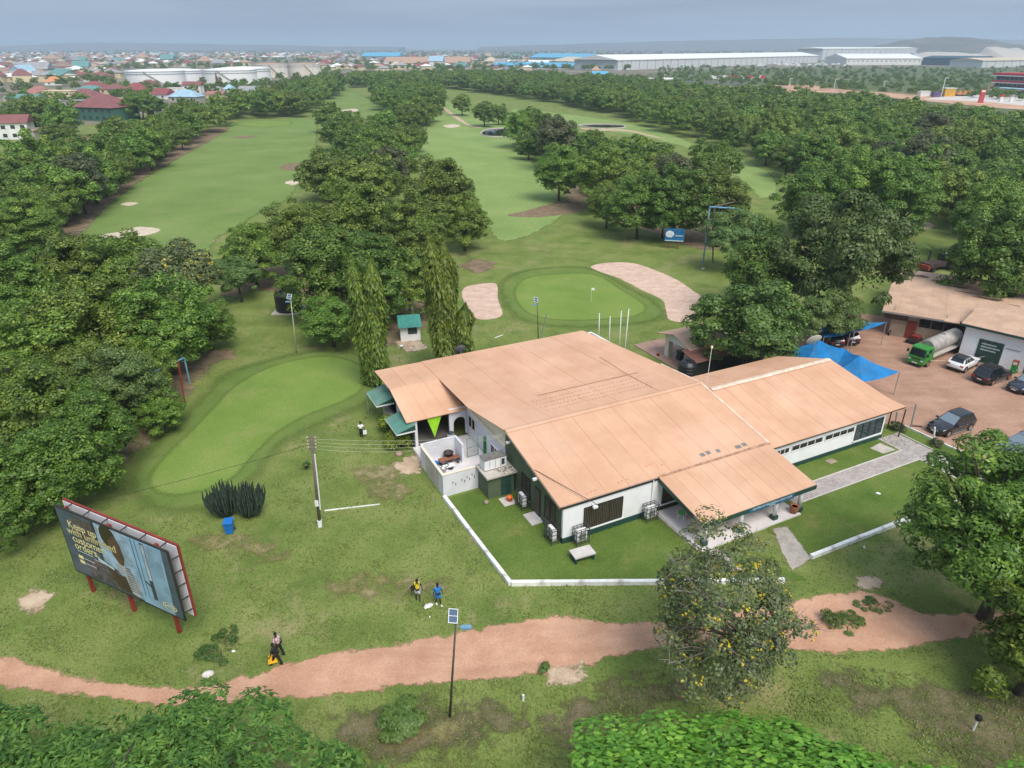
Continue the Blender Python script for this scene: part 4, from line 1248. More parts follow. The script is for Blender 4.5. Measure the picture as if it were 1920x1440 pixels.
def awning(b0, b1):
    ai, ao, hi, ho = -5.25, -7.0, 3.02, 2.5
    m = MB()
    m.add([(ao, b0, ho), (ao, b1, ho), (ai, b1, hi), (ai, b0, hi), (ai, b0, ho - .04), (ai, b1, ho - .04), (ao, b0, ho - .04), (ao, b1, ho - .04)], [(0, 1, 2, 3), (0, 3, 4, 6), (1, 7, 5, 2), (6, 7, 1, 0)])
    c = m.build('awning', M['awning'], club)
    m = MB()
    m.box(ao - .03, ao + .05, b0 - .03, b1 + .03, ho - .16, ho - .045)
    m.box(ao + .05, ai, b0 - .03, b0 + .05, ho - .16, ho - .045)
    m.box(ao + .05, ai, b1 - .05, b1 + .03, ho - .16, ho - .045)
    m.build('awning_frame', M['whitemetal'], c)
    MB().add([(ao + .02, b0 - .004, ho - .02), (ai, b0 - .004, ho - .02), (ai, b0 - .004, hi - .03)], [(0, 1, 2)]).build('awning_gore', M['darkgreen'], c)
awning(16.75, 20.0)
awning(22.75, 26.0)
MB().tube([(-7.02, 25.95, 0), (-7.02, 25.95, 2.6)], .06, 6).build('awning_post', M['metal'], club)
# dark room behind the arch and green chairs in it
MB().box(-5, -.05, 25.6, 25.95, .5, 3.9).build('back_partition', M['interior'], club)
# flag-like windows on the yard side
window('window', 'y', 15.6, 17.0, 1.5, 2.7, -.003, 2, -1, 0, False, M['cream'], M['darkwin'], False)
window('window', 'y', 9.9, 12.3, .9, 2.2, -.003, 3, -1, 0, False, M['white'], M['darkwin'], False)

# ------------------------------------------------------------------ kitchen yard beside the annex
yard = empty('yard_wall', W(-5.6, 9.46), AZ, 'white rendered wall round the kitchen yard at the gable end', 'wall')
def ybox(name, a0, a1, b0, b1, z0, z1, mat, label=None):
    return tag(MB().box(a0 + 5.6, a1 + 5.6, b0 - 9.46, b1 - 9.46, z0, z1).build(name, mat, yard), label)
fw = ybox('front_panel', -5.6, -2.52, 9.46, 9.62, 0, 2.05, M['greywall'])
ybox('side_panel', -5.6, -5.44, 9.63, 14.55, 0, 2.05, M['greywall'])
ybox('stained_panel', -5.62, -5.605, 10.4, 13.4, .15, 1.95, plain('stained_render', (0.55, 0.47, 0.41), 0.9, 0, 0.15, 1.0, (0.4, 0.33, 0.28)), 'tan stained part of the side wall')
ybox('back_panel', -5.6, -2.45, 14.56, 14.72, 0, 2.25, M['greywall'])
ybox('divider_panel', -2.44, -2.26, 13.0, 14.72, .3, 2.25, M['greywall'])
ybox('coping', -5.64, -2.5, 9.43, 9.65, 2.052, 2.1, M['cream'])
ybox('coping', -5.64, -5.42, 9.66, 14.54, 2.052, 2.1, M['cream'])
ybox('yard_floor', -5.43, -.05, 9.64, 17.4, .05, .4, M['tile'])
for k, (a, z) in enumerate(((-4.75, 1.15), (-4.5, .95), (-3.95, 1.2), (-3.72, 1.02), (-3.5, 1.32), (-3.28, 1.1), (-3.05, 1.45), (-2.85, 1.2))):
    ybox('vent_slot', a - .03, a + .03, 9.452, 9.458, z - .12, z + .12, M['blackmetal'])
pump = empty('pump_house', W(-2.5, 7.5), AZ, 'low olive green store with a flat concrete top and dark green door', 'store room')
MB().box(0, 2.3, 0, 1.95, 0, 2.05).build('wall', M['greenwall'], pump)
MB().box(-.2, 2.46, -.28, 2.1, 2.052, 2.2).build('roof_slab', M['concrete'], pump)
d = MB().box(1.15, 2.05, -.05, -.004, .1, 1.75).build('door', M['darkgreen'], pump)
m = MB()
for r_ in ((1.2, 1.58), (1.62, 2.0)):
    for z_ in ((.2, .9), (.95, 1.65)):
        m.box(r_[0], r_[1], -.075, -.052, z_[0], z_[1])
m.build('door_panel', M['darkgreen'], d)
gen = empty('generator', W(-2.45, 8.25, 2.2), AZ, 'white generator housing standing on the flat concrete store top', 'generator')
MB().box(0, 1.95, 0, .95, .08, 1.0).build('casing', M['whitemetal'], gen)
MB().box(-.03, 1.98, -.03, .98, 1.002, 1.06).build('lid', plain('grimy_lid', (0.16, 0.15, 0.14), 0.8, 0, 0.3, 4), gen)
MB().box(.05, 1.9, .05, .9, 0, .078).build('skid', M['blackmetal'], gen)
MB().box(1.5, 1.78, -.02, -.002, .3, .85).build('control_panel', M['bluewin'], gen)
m = MB()
for x in (.45, .95, 1.4):
    m.box(x, x + .02, -.012, -.002, .15, .95)
m.build('door_seam', M['frame'], gen)
m = MB()
for k in range(26):
    r = random.Random(k)
    a, b = r.uniform(.9, 2.3), r.uniform(-.2, .6)
    m.tube([(a, b, 2.205), (a + r.uniform(-.2, .2), b + r.uniform(-.15, .15), 2.23)], .03, 4)
tag(m.build('dry_leaves', M['bark'], pump), kind='stuff')

def thing1(name, mb, mat, loc, rz, label, cat, group=None, smooth=False):
    o = mb.build(name, mat, None, smooth, loc, rz)
    return tag(o, label, cat, group)
# air conditioners in cages
def aircon(loc, rz, label):
    e = empty('air_conditioner', loc, rz, label, 'air conditioner', 'caged air conditioners at the clubhouse walls')
    MB().box(-.42, .42, -.17, .17, .35, 1.25).build('casing', M['whitemetal'], e)
    m = MB()
    m.lathe([(.30, 0), (.31, .03), (.1, .05)], 14)
    m.v = [(v[0], -.175 - v[2], v[1] + .8) for v in m.v]
    m.build('fan_grille', M['metal'], e)
    m = MB()
    for x in (-.55, -.18, .18, .55):
        for y in (-.30, .30):
            m.bar((x, y, 0.05 if abs(x) > .3 else .25), (x, y, 1.5), .035)
    for z in (.25, .6, .95, 1.3, 1.5):
        for y in (-.30, .30):
            m.bar((-.55, y, z), (.55, y, z), .035)
        for x in (-.55, .55):
            m.bar((x, -.3, z), (x, .3, z), .035)
    m.build('cage', plain('cage_bar', (0.06, 0.06, 0.055), 0.6), e)
    return e
aircon(W(-.55, .62), AZ - math.pi / 2, 'caged white air conditioner at the green gable, beside the front corner')
aircon(W(-.55, 5.35), AZ - math.pi / 2, 'caged white air conditioner at the green gable, beside the orange bucket')
aircon(W(1.25, -.55), AZ, 'caged white air conditioner on the white front wall beside the corner')
aircon(W(7.5, -.55), AZ, 'caged white air conditioner on the white front wall beside the porch')
# table on the lawn
e = empty('concrete_table', W(.45, -2.05), AZ + R(-4), 'low green concrete table with a pale worn top on the lawn', 'table')
MB().box(-.82, .82, -.5, .5, .52, .64).build('tabletop', M['slabgrey'], e)
m = MB().box(-.78, -.62, -.45, .45, 0, .518).build('leg', M['darkgreen'], e)
MB().box(.62, .78, -.45, .45, 0, .518).build('leg', M['darkgreen'], e)
MB().box(-.61, .61, -.44, -.36, .36, .518).build('apron', M['darkgreen'], e)
MB().box(-.61, .61, .36, .44, .36, .518).build('apron', M['darkgreen'], e)
def bucket(r, h, mat, loc, label, name='bucket', cat='bucket', taper=.8, rim=True):
    m = MB()
    m.lathe([(r * taper, 0), (r, h), (r * 1.06, h), (r * 1.06, h + .02), (r * .92, h + .02), (r * .75, .05)], 14)
    return thing1(name, m, mat, loc, 0, label, cat, None, True)
bucket(.24, .42, M['orange'], W(-1.05, 6.55), 'orange plastic bucket beside the dark green store door')
thing1('paving_slab', MB().box(-.55, .55, -.6, .6, 0, .06), M['slabgrey'], W(-1.2, 6.6, .0), AZ, 'worn pink concrete slab under the orange bucket', 'slab')
m = MB()
m.ball((0, 0, .17), (.22, .2, .2), 8, 5)
thing1('stump', m, M['dirtywall'], W(-2.9, 7.05), 0, 'brown stump-like stone on the grass before the green store', 'stone', None, True)
# pots and drums in the kitchen yard
bucket(.42, .75, plain('charred_pot', (0.05, 0.035, 0.035), 0.7), W(-3.3, 14.0, .42), 'big charred cooking drum against the kitchen yard wall', 'cooking_drum', 'drum', .9)
for (a, b, r, h, mt, lb) in ((-4.1, 12.9, .32, .3, 'blackmetal', 'wide black cooking pot at the near side of the kitchen yard'), (-4.4, 12.4, .22, .35, 'metal', 'grey metal pot beside the black pots in the kitchen yard'), (-3.7, 12.6, .26, .22, 'blackmetal', 'small black pan on the pale kitchen yard floor'),
                             (-4.75, 13.5, .30, .4, 'bluebin', 'blue basin at the left wall of the kitchen yard'), (-2.75, 13.2, .16, .4, 'bluewin', 'dark blue canister by the end of the yard divider')):
    bucket(r, h, M[mt], W(a, b, .41), lb, 'cooking_pot', 'pot', .85)
e = empty('cooking_bench', W(-3.5, 13.5, .4), AZ, 'sooty cooking bench with a reddish top in the kitchen yard', 'bench')
MB().box(-.9, .9, -.3, .3, .45, .52).build('bench_top', plain('rusty_top', (0.25, 0.10, 0.06), 0.8, 0, .3, 3), e)
for x in (-.8, .8):
    MB().box(x - .06, x + .06, -.25, .25, 0, .448).build('leg', M['blackmetal'], e)
MB().box(-1.0, 0.2, -1.0, -.5, .2, .26).build('shelf', M['white'], e)
bucket(.28, .85, M['bluebin'], W(-2.0, 14.9, .41), 'tall blue plastic drum behind the yard divider', 'drum', 'drum', .95)
e = empty('wire_gate', W(-1.2, 13.6, .4), AZ, 'green wire mesh gate standing in the kitchen yard', 'gate')
m = MB()
for x in (-.5, .55):
    m.bar((x, 0, 0), (x, 0, 1.9), .05)
for z in (.05, .95, 1.87):
    m.bar((-.5, 0, z), (.55, 0, z), .04)
m.build('gate_frame', plain('faded_green', (0.12, 0.26, 0.18), 0.6), e)
m = MB()
for k in range(13):
    m.bar((-.45 + .08 * k, 0, .06), (-.45 + .08 * k, 0, 1.86), .008)
for k in range(22):
    m.bar((-.5, 0, .1 + .08 * k), (.55, 0, .1 + .08 * k), .008)
m.build('mesh_panel', M['metal'], e)
e = empty('green_door', W(.0, 13.3, .4), AZ, 'bright green door leaf standing open at the kitchen yard', 'door')
MB().box(-.28, .34, -.06, 0, 0, 1.95).build('door_leaf', plain('bright_green_door', (0.01, 0.16, 0.025), .5), e)
MB().box(.2, .26, -.1, -.062, .9, 1.0).build('handle', M['metal'], e)
e = empty('washing_machine', W(-1.9, 16.9, .4), AZ, 'pale tub with a dark top near the arched doorway', 'tub')
MB().lathe([(.3, 0), (.34, .8), (.36, .82)], 12).build('tub', M['whitemetal'], e, True)
MB().lathe([(.33, .83), (.33, .9)], 12).build('lid', M['bluewin'], e)
# chairs
def chair(loc, rz, mat, seatmat, label):
    e = empty('plastic_chair', loc, rz, label, 'chair')
    MB().box(-.23, .23, -.22, .22, .42, .46).build('seat', seatmat, e)
    MB().add([(-.23, .20, .46), (.23, .20, .46), (.21, .30, .92), (-.21, .30, .92), (-.23, .24, .46), (.23, .24, .46), (.21, .34, .92), (-.21, .34, .92)], [(0, 1, 2, 3), (7, 6, 5, 4), (0, 3, 7, 4), (1, 5, 6, 2), (3, 2, 6, 7)]).build('backrest', seatmat, e)
    for sx in (-1, 1):
        for sy in (-1, 1):
            MB().bar((sx * .2, sy * .19, .42), (sx * .24, sy * .23, 0), .05).build('leg', mat, e)
        MB().bar((sx * .25, -.2, .64), (sx * .25, .26, .66), .05).build('armrest', mat, e)
    return e
chair(W(9.75, -1.6, .16), AZ + R(120), M['whitemetal'], M['greenplastic'], 'green plastic chair with white legs on the porch')
chair(W(10.3, -2.6, .16), AZ + R(60), M['whitemetal'], M['whitecloth'], 'white chair on the porch beside the green one')
chair(W(-.9, 19.2, .5), AZ + R(10), M['greenplastic'], M['greenplastic'], 'green chair in the dark beyond the arched doorway')
e = empty('plant_pot', W(18.0, -5.0, .16), 0, 'large terracotta flower pot on the porch beside the end column', 'plant pot')
MB().lathe([(.22, 0), (.36, .45), (.30, .62), (.34, .68), (.28, .68), (.24, .6)], 16).build('pot', M['terracotta'], e, True)
MB().lathe([(.05, .58), (.25, .6)], 12).build('soil', M['bark'], e)
# aerial and dishes on the roof
e = empty('roof_aerial', W(20.3, 8.6, 4.9), 0, 'thin white pole with a lamp head on the wing roof ridge', 'pole')
MB().tube([(0, 0, 0), (.02, 0, 3.6)], .022, 6).build('pole', M['whitemetal'], e)
MB().ball((.02, 0, 3.75), (.11, .11, .17), 8, 6).build('lamp_head', M['cream'], e, True)
def dish(loc, rz, r, hgt, tilt, mat, label, name='satellite_dish'):
    e = empty(name, loc, rz, label, 'satellite dish')
    MB().tube([(0, 0, 0), (0, 0, hgt)], .04, 6).build('mast', M['metal'], e)
    m = MB()
    m.lathe([(r * q, .22 * r * q * q) for q in (.02, .3, .6, .85, 1.0)] + [(r, .22 * r + .02)] + [(r * q, .22 * r * q * q - .015) for q in (.85, .5, .05)], 18)
    T = Matrix.Translation((0, -.12, hgt)) @ Matrix.Rotation(tilt, 4, 'X')
    m.v = [tuple(T @ Vector(v)) for v in m.v]
    m.build('reflector', mat, e, True)
    a = T @ Vector((0, -r * .2, r * .9))
    m = MB()
    m.tube([T @ Vector((0, -r * .95, .22 * r)), a], .025, 5)
    m.ball(a, .07, 6, 4)
    m.build('feed_arm', M['metal'], e)
    return e
dish(W(3.6, 27.3, 0), R(200), .62, 4.4, R(70), plain('grey_dish', (0.10, 0.10, 0.11), .5), 'dark grey satellite dish behind the clubhouse\'s back eave')
dish(W(36.2, 10.5), R(190), .8, 5.6, R(55), plain('rusty_white_dish', (0.62, 0.58, 0.5), .6, 0, .1, 3, (0.45, 0.28, 0.18)), 'rusty white satellite dish on a leaning mast by the blue sails')

DRYG = grass_mat('dry_grass_turf', ((.16, .16, .055), (.23, .20, .085), (.30, .25, .13)), (.38, .30, .19), .5, .65, s1=.5, fine=7, edge=(.7, 1.2, .62, 1.25), bstr=.8)
# ------------------------------------------------------------------ lawns, kerbs and paths round the clubhouse
def wsheet(name, pts, z, mat, soft, smooth=False):
    return sheet(name, [W(a, b) for a, b in pts], z, mat, soft, smooth)
wsheet('lawn', [(-5.4, 9.2), (-5.3, -2.2), (3.9, -6.7), (9.5, -9.4), (13.2, -11), (12.0, -8.0), (8.3, -5.3), (8.25, 0), (0, 0), (0, 9)], 0.011, M['lawn'], 0.25)
wsheet('lawn', [(15.3, -9.3), (14.6, -5.5), (18.5, -4.2), (34.3, -4.15), (34.4, -9.7), (29, -9.6)], 0.011, M['lawn'], 0.2)
wsheet('lawn', [(19.0, -.02), (33.8, -.02), (33.8, -2.4), (19.0, -2.4)], 0.011, M['lawn'], 0.15)
wsheet('lawn', [(36.7, -.2), (38.3, .4), (38.8, -9), (36.6, -9)], 0.011, M['lawn'], 0.15)
pm, t_, b_ = new_mat('path_pavers')
br = t_.nodes.new('ShaderNodeTexBrick')
br.inputs['Scale'].default_value = 1.0
br.inputs['Brick Width'].default_value = 0.30
br.inputs['Row Height'].default_value = 0.16
br.inputs['Mortar Size'].default_value = 0.012
br.inputs['Color1'].default_value = (0.36, 0.31, 0.29, 1)
br.inputs['Color2'].default_value = (0.47, 0.42, 0.40, 1)
br.inputs['Mortar'].default_value = (0.19, 0.17, 0.15, 1)
mpn = t_.nodes.new('ShaderNodeMapping')
mpn.inputs['Rotation'].default_value = (0, 0, -AZ)
t_.links.new(pos(t_), mpn.inputs['Vector'])
t_.links.new(mpn.outputs['Vector'], br.inputs['Vector'])
t_.links.new(mixc(t_, 0.5, br.outputs['Color'], ramp(t_, noise(t_, .8, 5, .65, pos(t_)), [(0.3, (.7, .68, .66)), (0.7, (1.2, 1.2, 1.2))]), 'MULTIPLY'), b_.inputs['Base Color'])
b_.inputs['Roughness'].default_value = 0.9
pv = empty('paved_path', W(19.2, -2.45), AZ)
tag(pv, 'grey paver path along the clubhouse wing', kind='structure')
MB().add([(0, 0, .02), (15, 0, .02), (15, 2.4, .02), (17.6, 2.4, .02), (17.6, -9, .02), (15.1, -9, .02), (15.1, -1.65, .02), (0, -1.65, .02)], [(0, 7, 6, 5, 4, 3, 2, 1)[::-1]]).build('paving', pm, pv)
for (x0, x1, y0, y1) in ((0, 15, .0, .1), (15.0, 15.1, -9, -1.75), (0, 15.1, -1.75, -1.65), (17.6, 17.7, -9, 2.4), (14.9, 15, .1, 2.4)):
    MB().box(x0, x1, y0, y1, 0, .07).build('edging', M['slabgrey'], pv)
for q in ([(1285, 1003), (1308, 997), (1400, 1072), (1372, 1086)], [(1448, 992), (1476, 985), (1522, 1048), (1486, 1074), (1466, 1040)]):
    sheet('entry_path', px(*q), 0.013, earth_mat('entry_gravel', (.34, .30, .26), (.48, .43, .38), 1.5, (1.2, .5)), 0.3, False)
THIN = grass_mat('brown_grass_shade_tone', ((.075, .085, .032), (.115, .110, .050), (.165, .140, .080)), (.24, .18, .12), .48, .62, s1=.6, fine=7, edge=(.6, 1.2, .45, 1.0), bstr=.9)  # thin brown grass, with tree shade and vignetting painted into its dark tone
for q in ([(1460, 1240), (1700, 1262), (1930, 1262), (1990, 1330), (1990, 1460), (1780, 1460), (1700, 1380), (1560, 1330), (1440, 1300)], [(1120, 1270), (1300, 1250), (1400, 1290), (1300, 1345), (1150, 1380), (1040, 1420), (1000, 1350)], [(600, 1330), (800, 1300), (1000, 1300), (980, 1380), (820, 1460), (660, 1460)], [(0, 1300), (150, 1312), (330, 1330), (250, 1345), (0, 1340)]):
    sheet('shade_toned_thin_grass', px(*q), 0.01, THIN, 2.0)
for q in ([(1555, 1235), (1660, 1228), (1770, 1242), (1760, 1262), (1640, 1268)], [(1500, 1335), (1600, 1320), (1700, 1345), (1690, 1385), (1560, 1380)], [(1210, 1285), (1290, 1280), (1340, 1310), (1260, 1335), (1200, 1318)], [(1740, 1395), (1850, 1385), (1920, 1420), (1900, 1460), (1760, 1450)],
          [(640, 1345), (760, 1320), (900, 1330), (960, 1380), (800, 1420), (660, 1400)], [(1000, 1360), (1100, 1345), (1130, 1400), (1020, 1430)], [(300, 1010), (420, 985), (560, 1020), (540, 1060), (380, 1050)], [(560, 1100), (700, 1060), (900, 1085), (860, 1130), (640, 1140)], [(150, 1110), (260, 1080), (330, 1120), (220, 1160)],
          [(640, 880), (740, 860), (790, 920), (700, 960)], [(900, 1110), (1100, 1105), (1300, 1115), (1250, 1140), (950, 1145)], [(420, 1195), (640, 1180), (800, 1175), (780, 1200), (600, 1215)]):
    sheet('dry_grass', px(*q), 0.01, DRYG, 1.6)
tag(MB().add([W(31.98, -.86, .05), W(33.59, -.66, .05), W(33.79, -2.14, .05), W(32.2, -2.07, .05)], [(0, 3, 2, 1)]).build('concrete_pad', M['concrete']), 'square concrete pad on the grass by the wing', kind='structure')
thing1('manhole_cover', MB().box(-.45, .45, -.3, .3, 0, .09), M['dirtywall'], at(1558, 866), AZ, 'small brown square cover in the grass strip by the wing', 'cover')

def kerb(label, pts, w=.28, hgt=.32, mat=None):
    e = empty('boundary_kerb', pts[0], 0, label, 'low wall', 'white kerbs round the clubhouse lawn')
    for i in range(len(pts) - 1):
        d = pts[i + 1] - pts[i]
        L = d.length
        n = max(1, int(L / 2.4))
        ang = math.atan2(d.y, d.x)
        for k in range(n):
            p = pts[i] + d * (k / n) - pts[0]
            MB().box(.005, L / n - .005, -w / 2, w / 2, -.02, hgt + random.uniform(-.012, .012)).build('kerb_stone', mat or KERB, e, False, p, ang + random.uniform(-.004, .004))
    return e
KERB = plain('whitewashed_kerb', (0.74, 0.74, 0.72), 0.85, 0, 0.08, 2.2, (0.36, 0.34, 0.28), 0.08, 0.2, 0.85)
kerb('white kerb running down the lawn from the kitchen yard corner', px((833, 935), (957, 1098)))
kerb('white kerb along the near side of the lawn, passing behind the yellow-flowering tree', px((959, 1097), (1470, 1092)))
kerb('white kerb on the right, from the entry path towards the big right-hand tree', px((1520, 1047), (1790, 942)))
kerb('thin white kerb along the car park edge', px((1690, 797), (1812, 853)), .14, .16)
kerb('short pale curb lying in the grass by the utility pole', px((608, 958), (660, 952), (712, 946)), .10, .06)

# ------------------------------------------------------------------ foreground and special trees
def big_tree(name, base, label, mat, rx, rz, zc, n_puff, pr, per, size, seed, tr=.3, barkm='bark', limbs=12, cat='tree', offset=(0, 0), **kw):
    e = empty(name, base, 0, label, cat)
    me, P, q = crown('crown', seed, rx, rz, zc, n_puff, pr, per, size, mat, **kw)
    link('crown', me, e, (offset[0], offset[1], 0))
    t = trunk('trunk', seed, [(p[0] + offset[0], p[1] + offset[1], p[2]) for p in P], zc, rz, tr, M[barkm], limbs)
    t.parent = e
    return e, P
fp = at(1385, 1290)
e, P = big_tree('cassia_tree', fp, 'sparse yellow-flowering tree with bare twigs in front of the porch', M['flowering'], 4.2, 3.5, 5.8, 130, .78, 130, .20, 77, .17, 'palebark', 22, offset=(-1.5, .3), low=-0.85, inner=.08, ratio=.6)
# leafy growth round the lower trunk
me, P2, q2 = crown('lower_leaves', 78, 1.25, 1.9, 2.6, 26, .6, 100, .2, M['flowering'], low=-.9, droop=.8)
link('lower_leaves', me, e)
r = random.Random(4)
for k in range(60):
    c = Vector(P[r.randrange(len(P))]) + Vector((-1.5, .3, 0))
    tw = MB()
    for q in range(5):
        d = Vector((r.uniform(-1, 1), r.uniform(-1, 1), r.uniform(-.2, .9))).normalized() * r.uniform(.7, 1.4)
        tw.tube([c, c + d * .6 + Vector((0, 0, .05)), c + d], [.028, .018, .008], 4)
    if k == 0:
        TW = tw
    else:
        o_ = len(TW.v)
        TW.v += tw.v
        TW.f += [tuple(i + o_ for i in f) for f in tw.f]
        TW.m += tw.m
tag(TW.build('twig', M['palebark'], e), kind='stuff')
# right-hand tree
p = at(1862, 985, 7.0)
big_tree('big_tree', Vector((p.x + 1.2, p.y - .5, 0)), 'large dark-leaved tree on the right edge, in front of the car park', M['neem'], 5.0, 4.8, 7.0, 120, 1.0, 290, .32, 79, .36, 'bark', 16, low=-.8, inner=.2, ratio=.42)
p = at(1915, 1190, 4.5)
big_tree('leafy_tree', Vector((p.x + 1.2, p.y, 0)), 'low dark tree at the right edge under the large one', M['neem'], 2.4, 3.2, 4.0, 50, .9, 220, .32, 81, .2, 'bark', 8, low=-.8, inner=.2, ratio=.42)
# canopies at the lower edge
p = at(272, 1316, 6.0) + Vector((0, -8.2, 0))
big_tree('flame_tree', Vector((p.x, p.y, 0)), 'wide flat-topped feathery tree filling the lower left corner', M['poinciana'], 10.6, 1.5, 5.0, 300, .95, 210, .36, 82, .4, 'bark', 16, low=-.1, inner=.25, ratio=.36, flat=.7, droop=.25, under=-.6)
p = at(1425, 1392, 5.4) + Vector((0, -7.4, 0))
fe, _p = big_tree('fresh_green_tree', Vector((p.x + 6.0, p.y, 0)), 'bright green broad-leaved tree at the lower edge right of the middle', M['fresh'], 8.6, 1.1, 4.4, 380, 1.0, 300, .25, 83, .3, 'bark', 6, low=-.15, inner=.3, ratio=.62, flat=.5, under=-.7)
for ch in fe.children:
    ch.scale = (1.65, 1.0, 1.0)
# columnar weeping trees
def ashoka(label, base, cols):
    e = empty('columnar_tree', base, 0, label, 'tree', 'weeping columnar trees behind the clubhouse')
    C, Nn, T, S = [], [], [], []
    tr = MB()
    for (dx, dy, lx, ly, hgt, rad, sd) in cols:
        r = np.random.default_rng(sd)
        n = int(470 * hgt)
        f = r.uniform(0.02, 1, n) ** .85
        a = r.uniform(0, 6.28, n)
        prof_ = np.minimum(.86 + .2 * np.sin(f * 11 + a * 2 + sd), np.maximum(.1, (1 - f) * 5.5)) * rad * (1 - .2 * f)
        rr = prof_ * r.uniform(.5, 1.08, n)
        x = dx + lx * f + rr * np.cos(a)
        y = dy + ly * f + rr * np.sin(a)
        z = f * hgt
        C.append(np.stack([x, y, z], 1))
        o = np.stack([np.cos(a), np.sin(a), np.full(n, .45)], 1)
        Nn.append(o + r.normal(0, .35, (n, 3)))
        T.append(np.stack([np.cos(a) * .45, np.sin(a) * .45, np.full(n, -1.0)], 1) + r.normal(0, .22, (n, 3)))
        S.append(r.uniform(.4, .85, n))
        tr.tube([(dx, dy, -.3), (dx + lx * .5, dy + ly * .5, hgt * .5), (dx + lx, dy + ly, hgt * .96)], [.16, .11, .03], 6)
    link('crown', leaf_mesh('crown', np.concatenate(C), np.concatenate(Nn), np.concatenate(T), np.concatenate(S), .26, M['ashoka'], .05), e)
    tr.build('trunk', M['bark'], e, True)
    return e
b1 = at(709, 722)
ashoka('weeping columnar tree by the clubhouse\'s back left roof corner', b1, [(.2, 0, .1, 0, height(484, b1), 1.5, 1), (-.4, .2, -1.2, 0, height(487, b1), 1.45, 2)])
b2 = at(850, 702)
ashoka('wider weeping columnar tree behind the clubhouse roof with a lower side stem', b2, [(-.4, 0, -1.6, 0, height(440, b2), 1.65, 3), (.7, -.1, .9, 0, height(570, b2), 1.4, 4), (-.1, .4, -.5, .2, height(455, b2), 1.6, 5)])

# palm, hedge, weeds, cactus
def palm(base, hgt, label):
    e = empty('palm_tree', base, 0, label, 'palm tree')
    MB().tube([(0, 0, -.2), (.15, 0, hgt * .5), (.2, .1, hgt)], [.22, .17, .13], 8).build('trunk', M['bark'], e, True)
    for k in range(15):
        a = k * 2.4
        el = .5 + .7 * ((k * 7) % 15) / 15
        m = MB()
        L = 2.6
        for i in range(14):
            f0 = i / 14
            r0 = L * f0 * math.cos(el * (1 - f0 * .6)) + .1
            z0 = hgt + L * f0 * math.sin(el) - 1.5 * f0 ** 2.2 * L * .45
            cx, cy = .2 + math.cos(a) * r0, .1 + math.sin(a) * r0
            for sd in (-1, 1):
                w = .62 * math.sin(math.pi * min(1, f0 * .9 + .12))
                dx, dy = -math.sin(a) * sd, math.cos(a) * sd
                fx, fy = math.cos(a), math.sin(a)
                m.add([(cx, cy, z0), (cx + fx * .14, cy + fy * .14, z0 + .01), (cx + dx * w + fx * w * .7, cy + dy * w + fy * w * .7, z0 - w * .5)], [(0, 1, 2)])
        m.build('frond', M['palm'], e)
    return e
palm(at(1737, 497), 2.6, 'small palm tree beside the dark wrecked truck behind the workshop')
def shrub(name, base, label, cat, rx, rz, zc, n, pr, per, size, mat, seed, group=None, **kw):
    e = empty(name, base, 0, label, cat, group)
    me, P, q = crown('foliage', seed, rx, rz, zc, n, pr, per, size, mat, **kw)
    link('foliage', me, e)
    m = MB()
    for k in range(5):
        c = P[k]
        m.tube([(0, 0, -.1), (c[0] * .5, c[1] * .5, c[2] * .6), (c[0], c[1], c[2])], [.05, .035, .012], 5)
    m.build('stem', M['bark'], e)
    return e
shrub('hedge_bush', W(-6.2, 19.0), 'bright yellow-green bush below the green awnings', 'bush', 1.1, .8, .75, 26, .5, 110, .22, M['hedge'], 31, low=-.4)
shrub('hedge_bush', W(-6.35, 21.6), 'smaller yellow-green bush under the far green awning', 'bush', .7, .8, .8, 16, .45, 100, .22, M['hedge'], 32, low=-.4)
shrub('leafy_shrub', at(757, 1362), 'dark leafy shrub in the grass left of the solar lamp post', 'shrub', .95, .75, .55, 24, .42, 120, .24, M['weed'], 33, low=-.2, flat=.4)
shrub('leafy_shrub', at(1552, 1165), 'low scrubby bush at the roadside right of the yellow-flowering tree', 'shrub', .55, .3, .28, 12, .26, 80, .12, M['weed'], 34)
shrub('leafy_shrub', at(1590, 1166), 'flat green weed patch on the road edge right of the scrubby bush', 'shrub', 1.0, .12, .08, 16, .25, 90, .11, M['weed'], 35, flat=.5)
shrub('leafy_shrub', at(1640, 1137), 'long flat weed patch in the middle of the bare ground', 'shrub', .9, .1, .06, 14, .25, 90, .10, M['weed'], 36, flat=.5)
shrub('leafy_shrub', at(1018, 1259), 'small weed clump at the edge of the dirt road', 'shrub', .3, .3, .25, 6, .22, 50, .16, M['weed'], 37)
shrub('leafy_shrub', at(412, 1216), 'leafy weed clump on the bank by the two walkers', 'shrub', 1.2, .2, .12, 18, .3, 90, .12, M['weed'], 38, flat=.4)
shrub('leafy_shrub', at(575, 880), 'little green seedling bush left of the utility pole', 'shrub', .3, .5, .5, 5, .25, 40, .16, M['weed'], 39)
shrub('leafy_shrub', at(1800, 505, 0), 'blue-green bush in front of the wrecked truck', 'shrub', 2.2, 1.6, 1.4, 26, .8, 80, .4, M['greygreen'], 40)
shrub('leafy_shrub', W(37.9, -3.2), 'low hedge along the car park kerb', 'hedge', .5, .3, .25, 8, .3, 60, .18, M['dusky'], 41)
shrub('leafy_shrub', W(37.3, .3), 'low hedge clump at the canopy posts of the wing', 'hedge', .6, .35, .3, 10, .3, 60, .18, M['dusky'], 42)
e = empty('candelabra_cactus', at(447, 968), 0, 'dark clump of upright candelabra cactus stems on the grass', 'cactus')
r = random.Random(9)
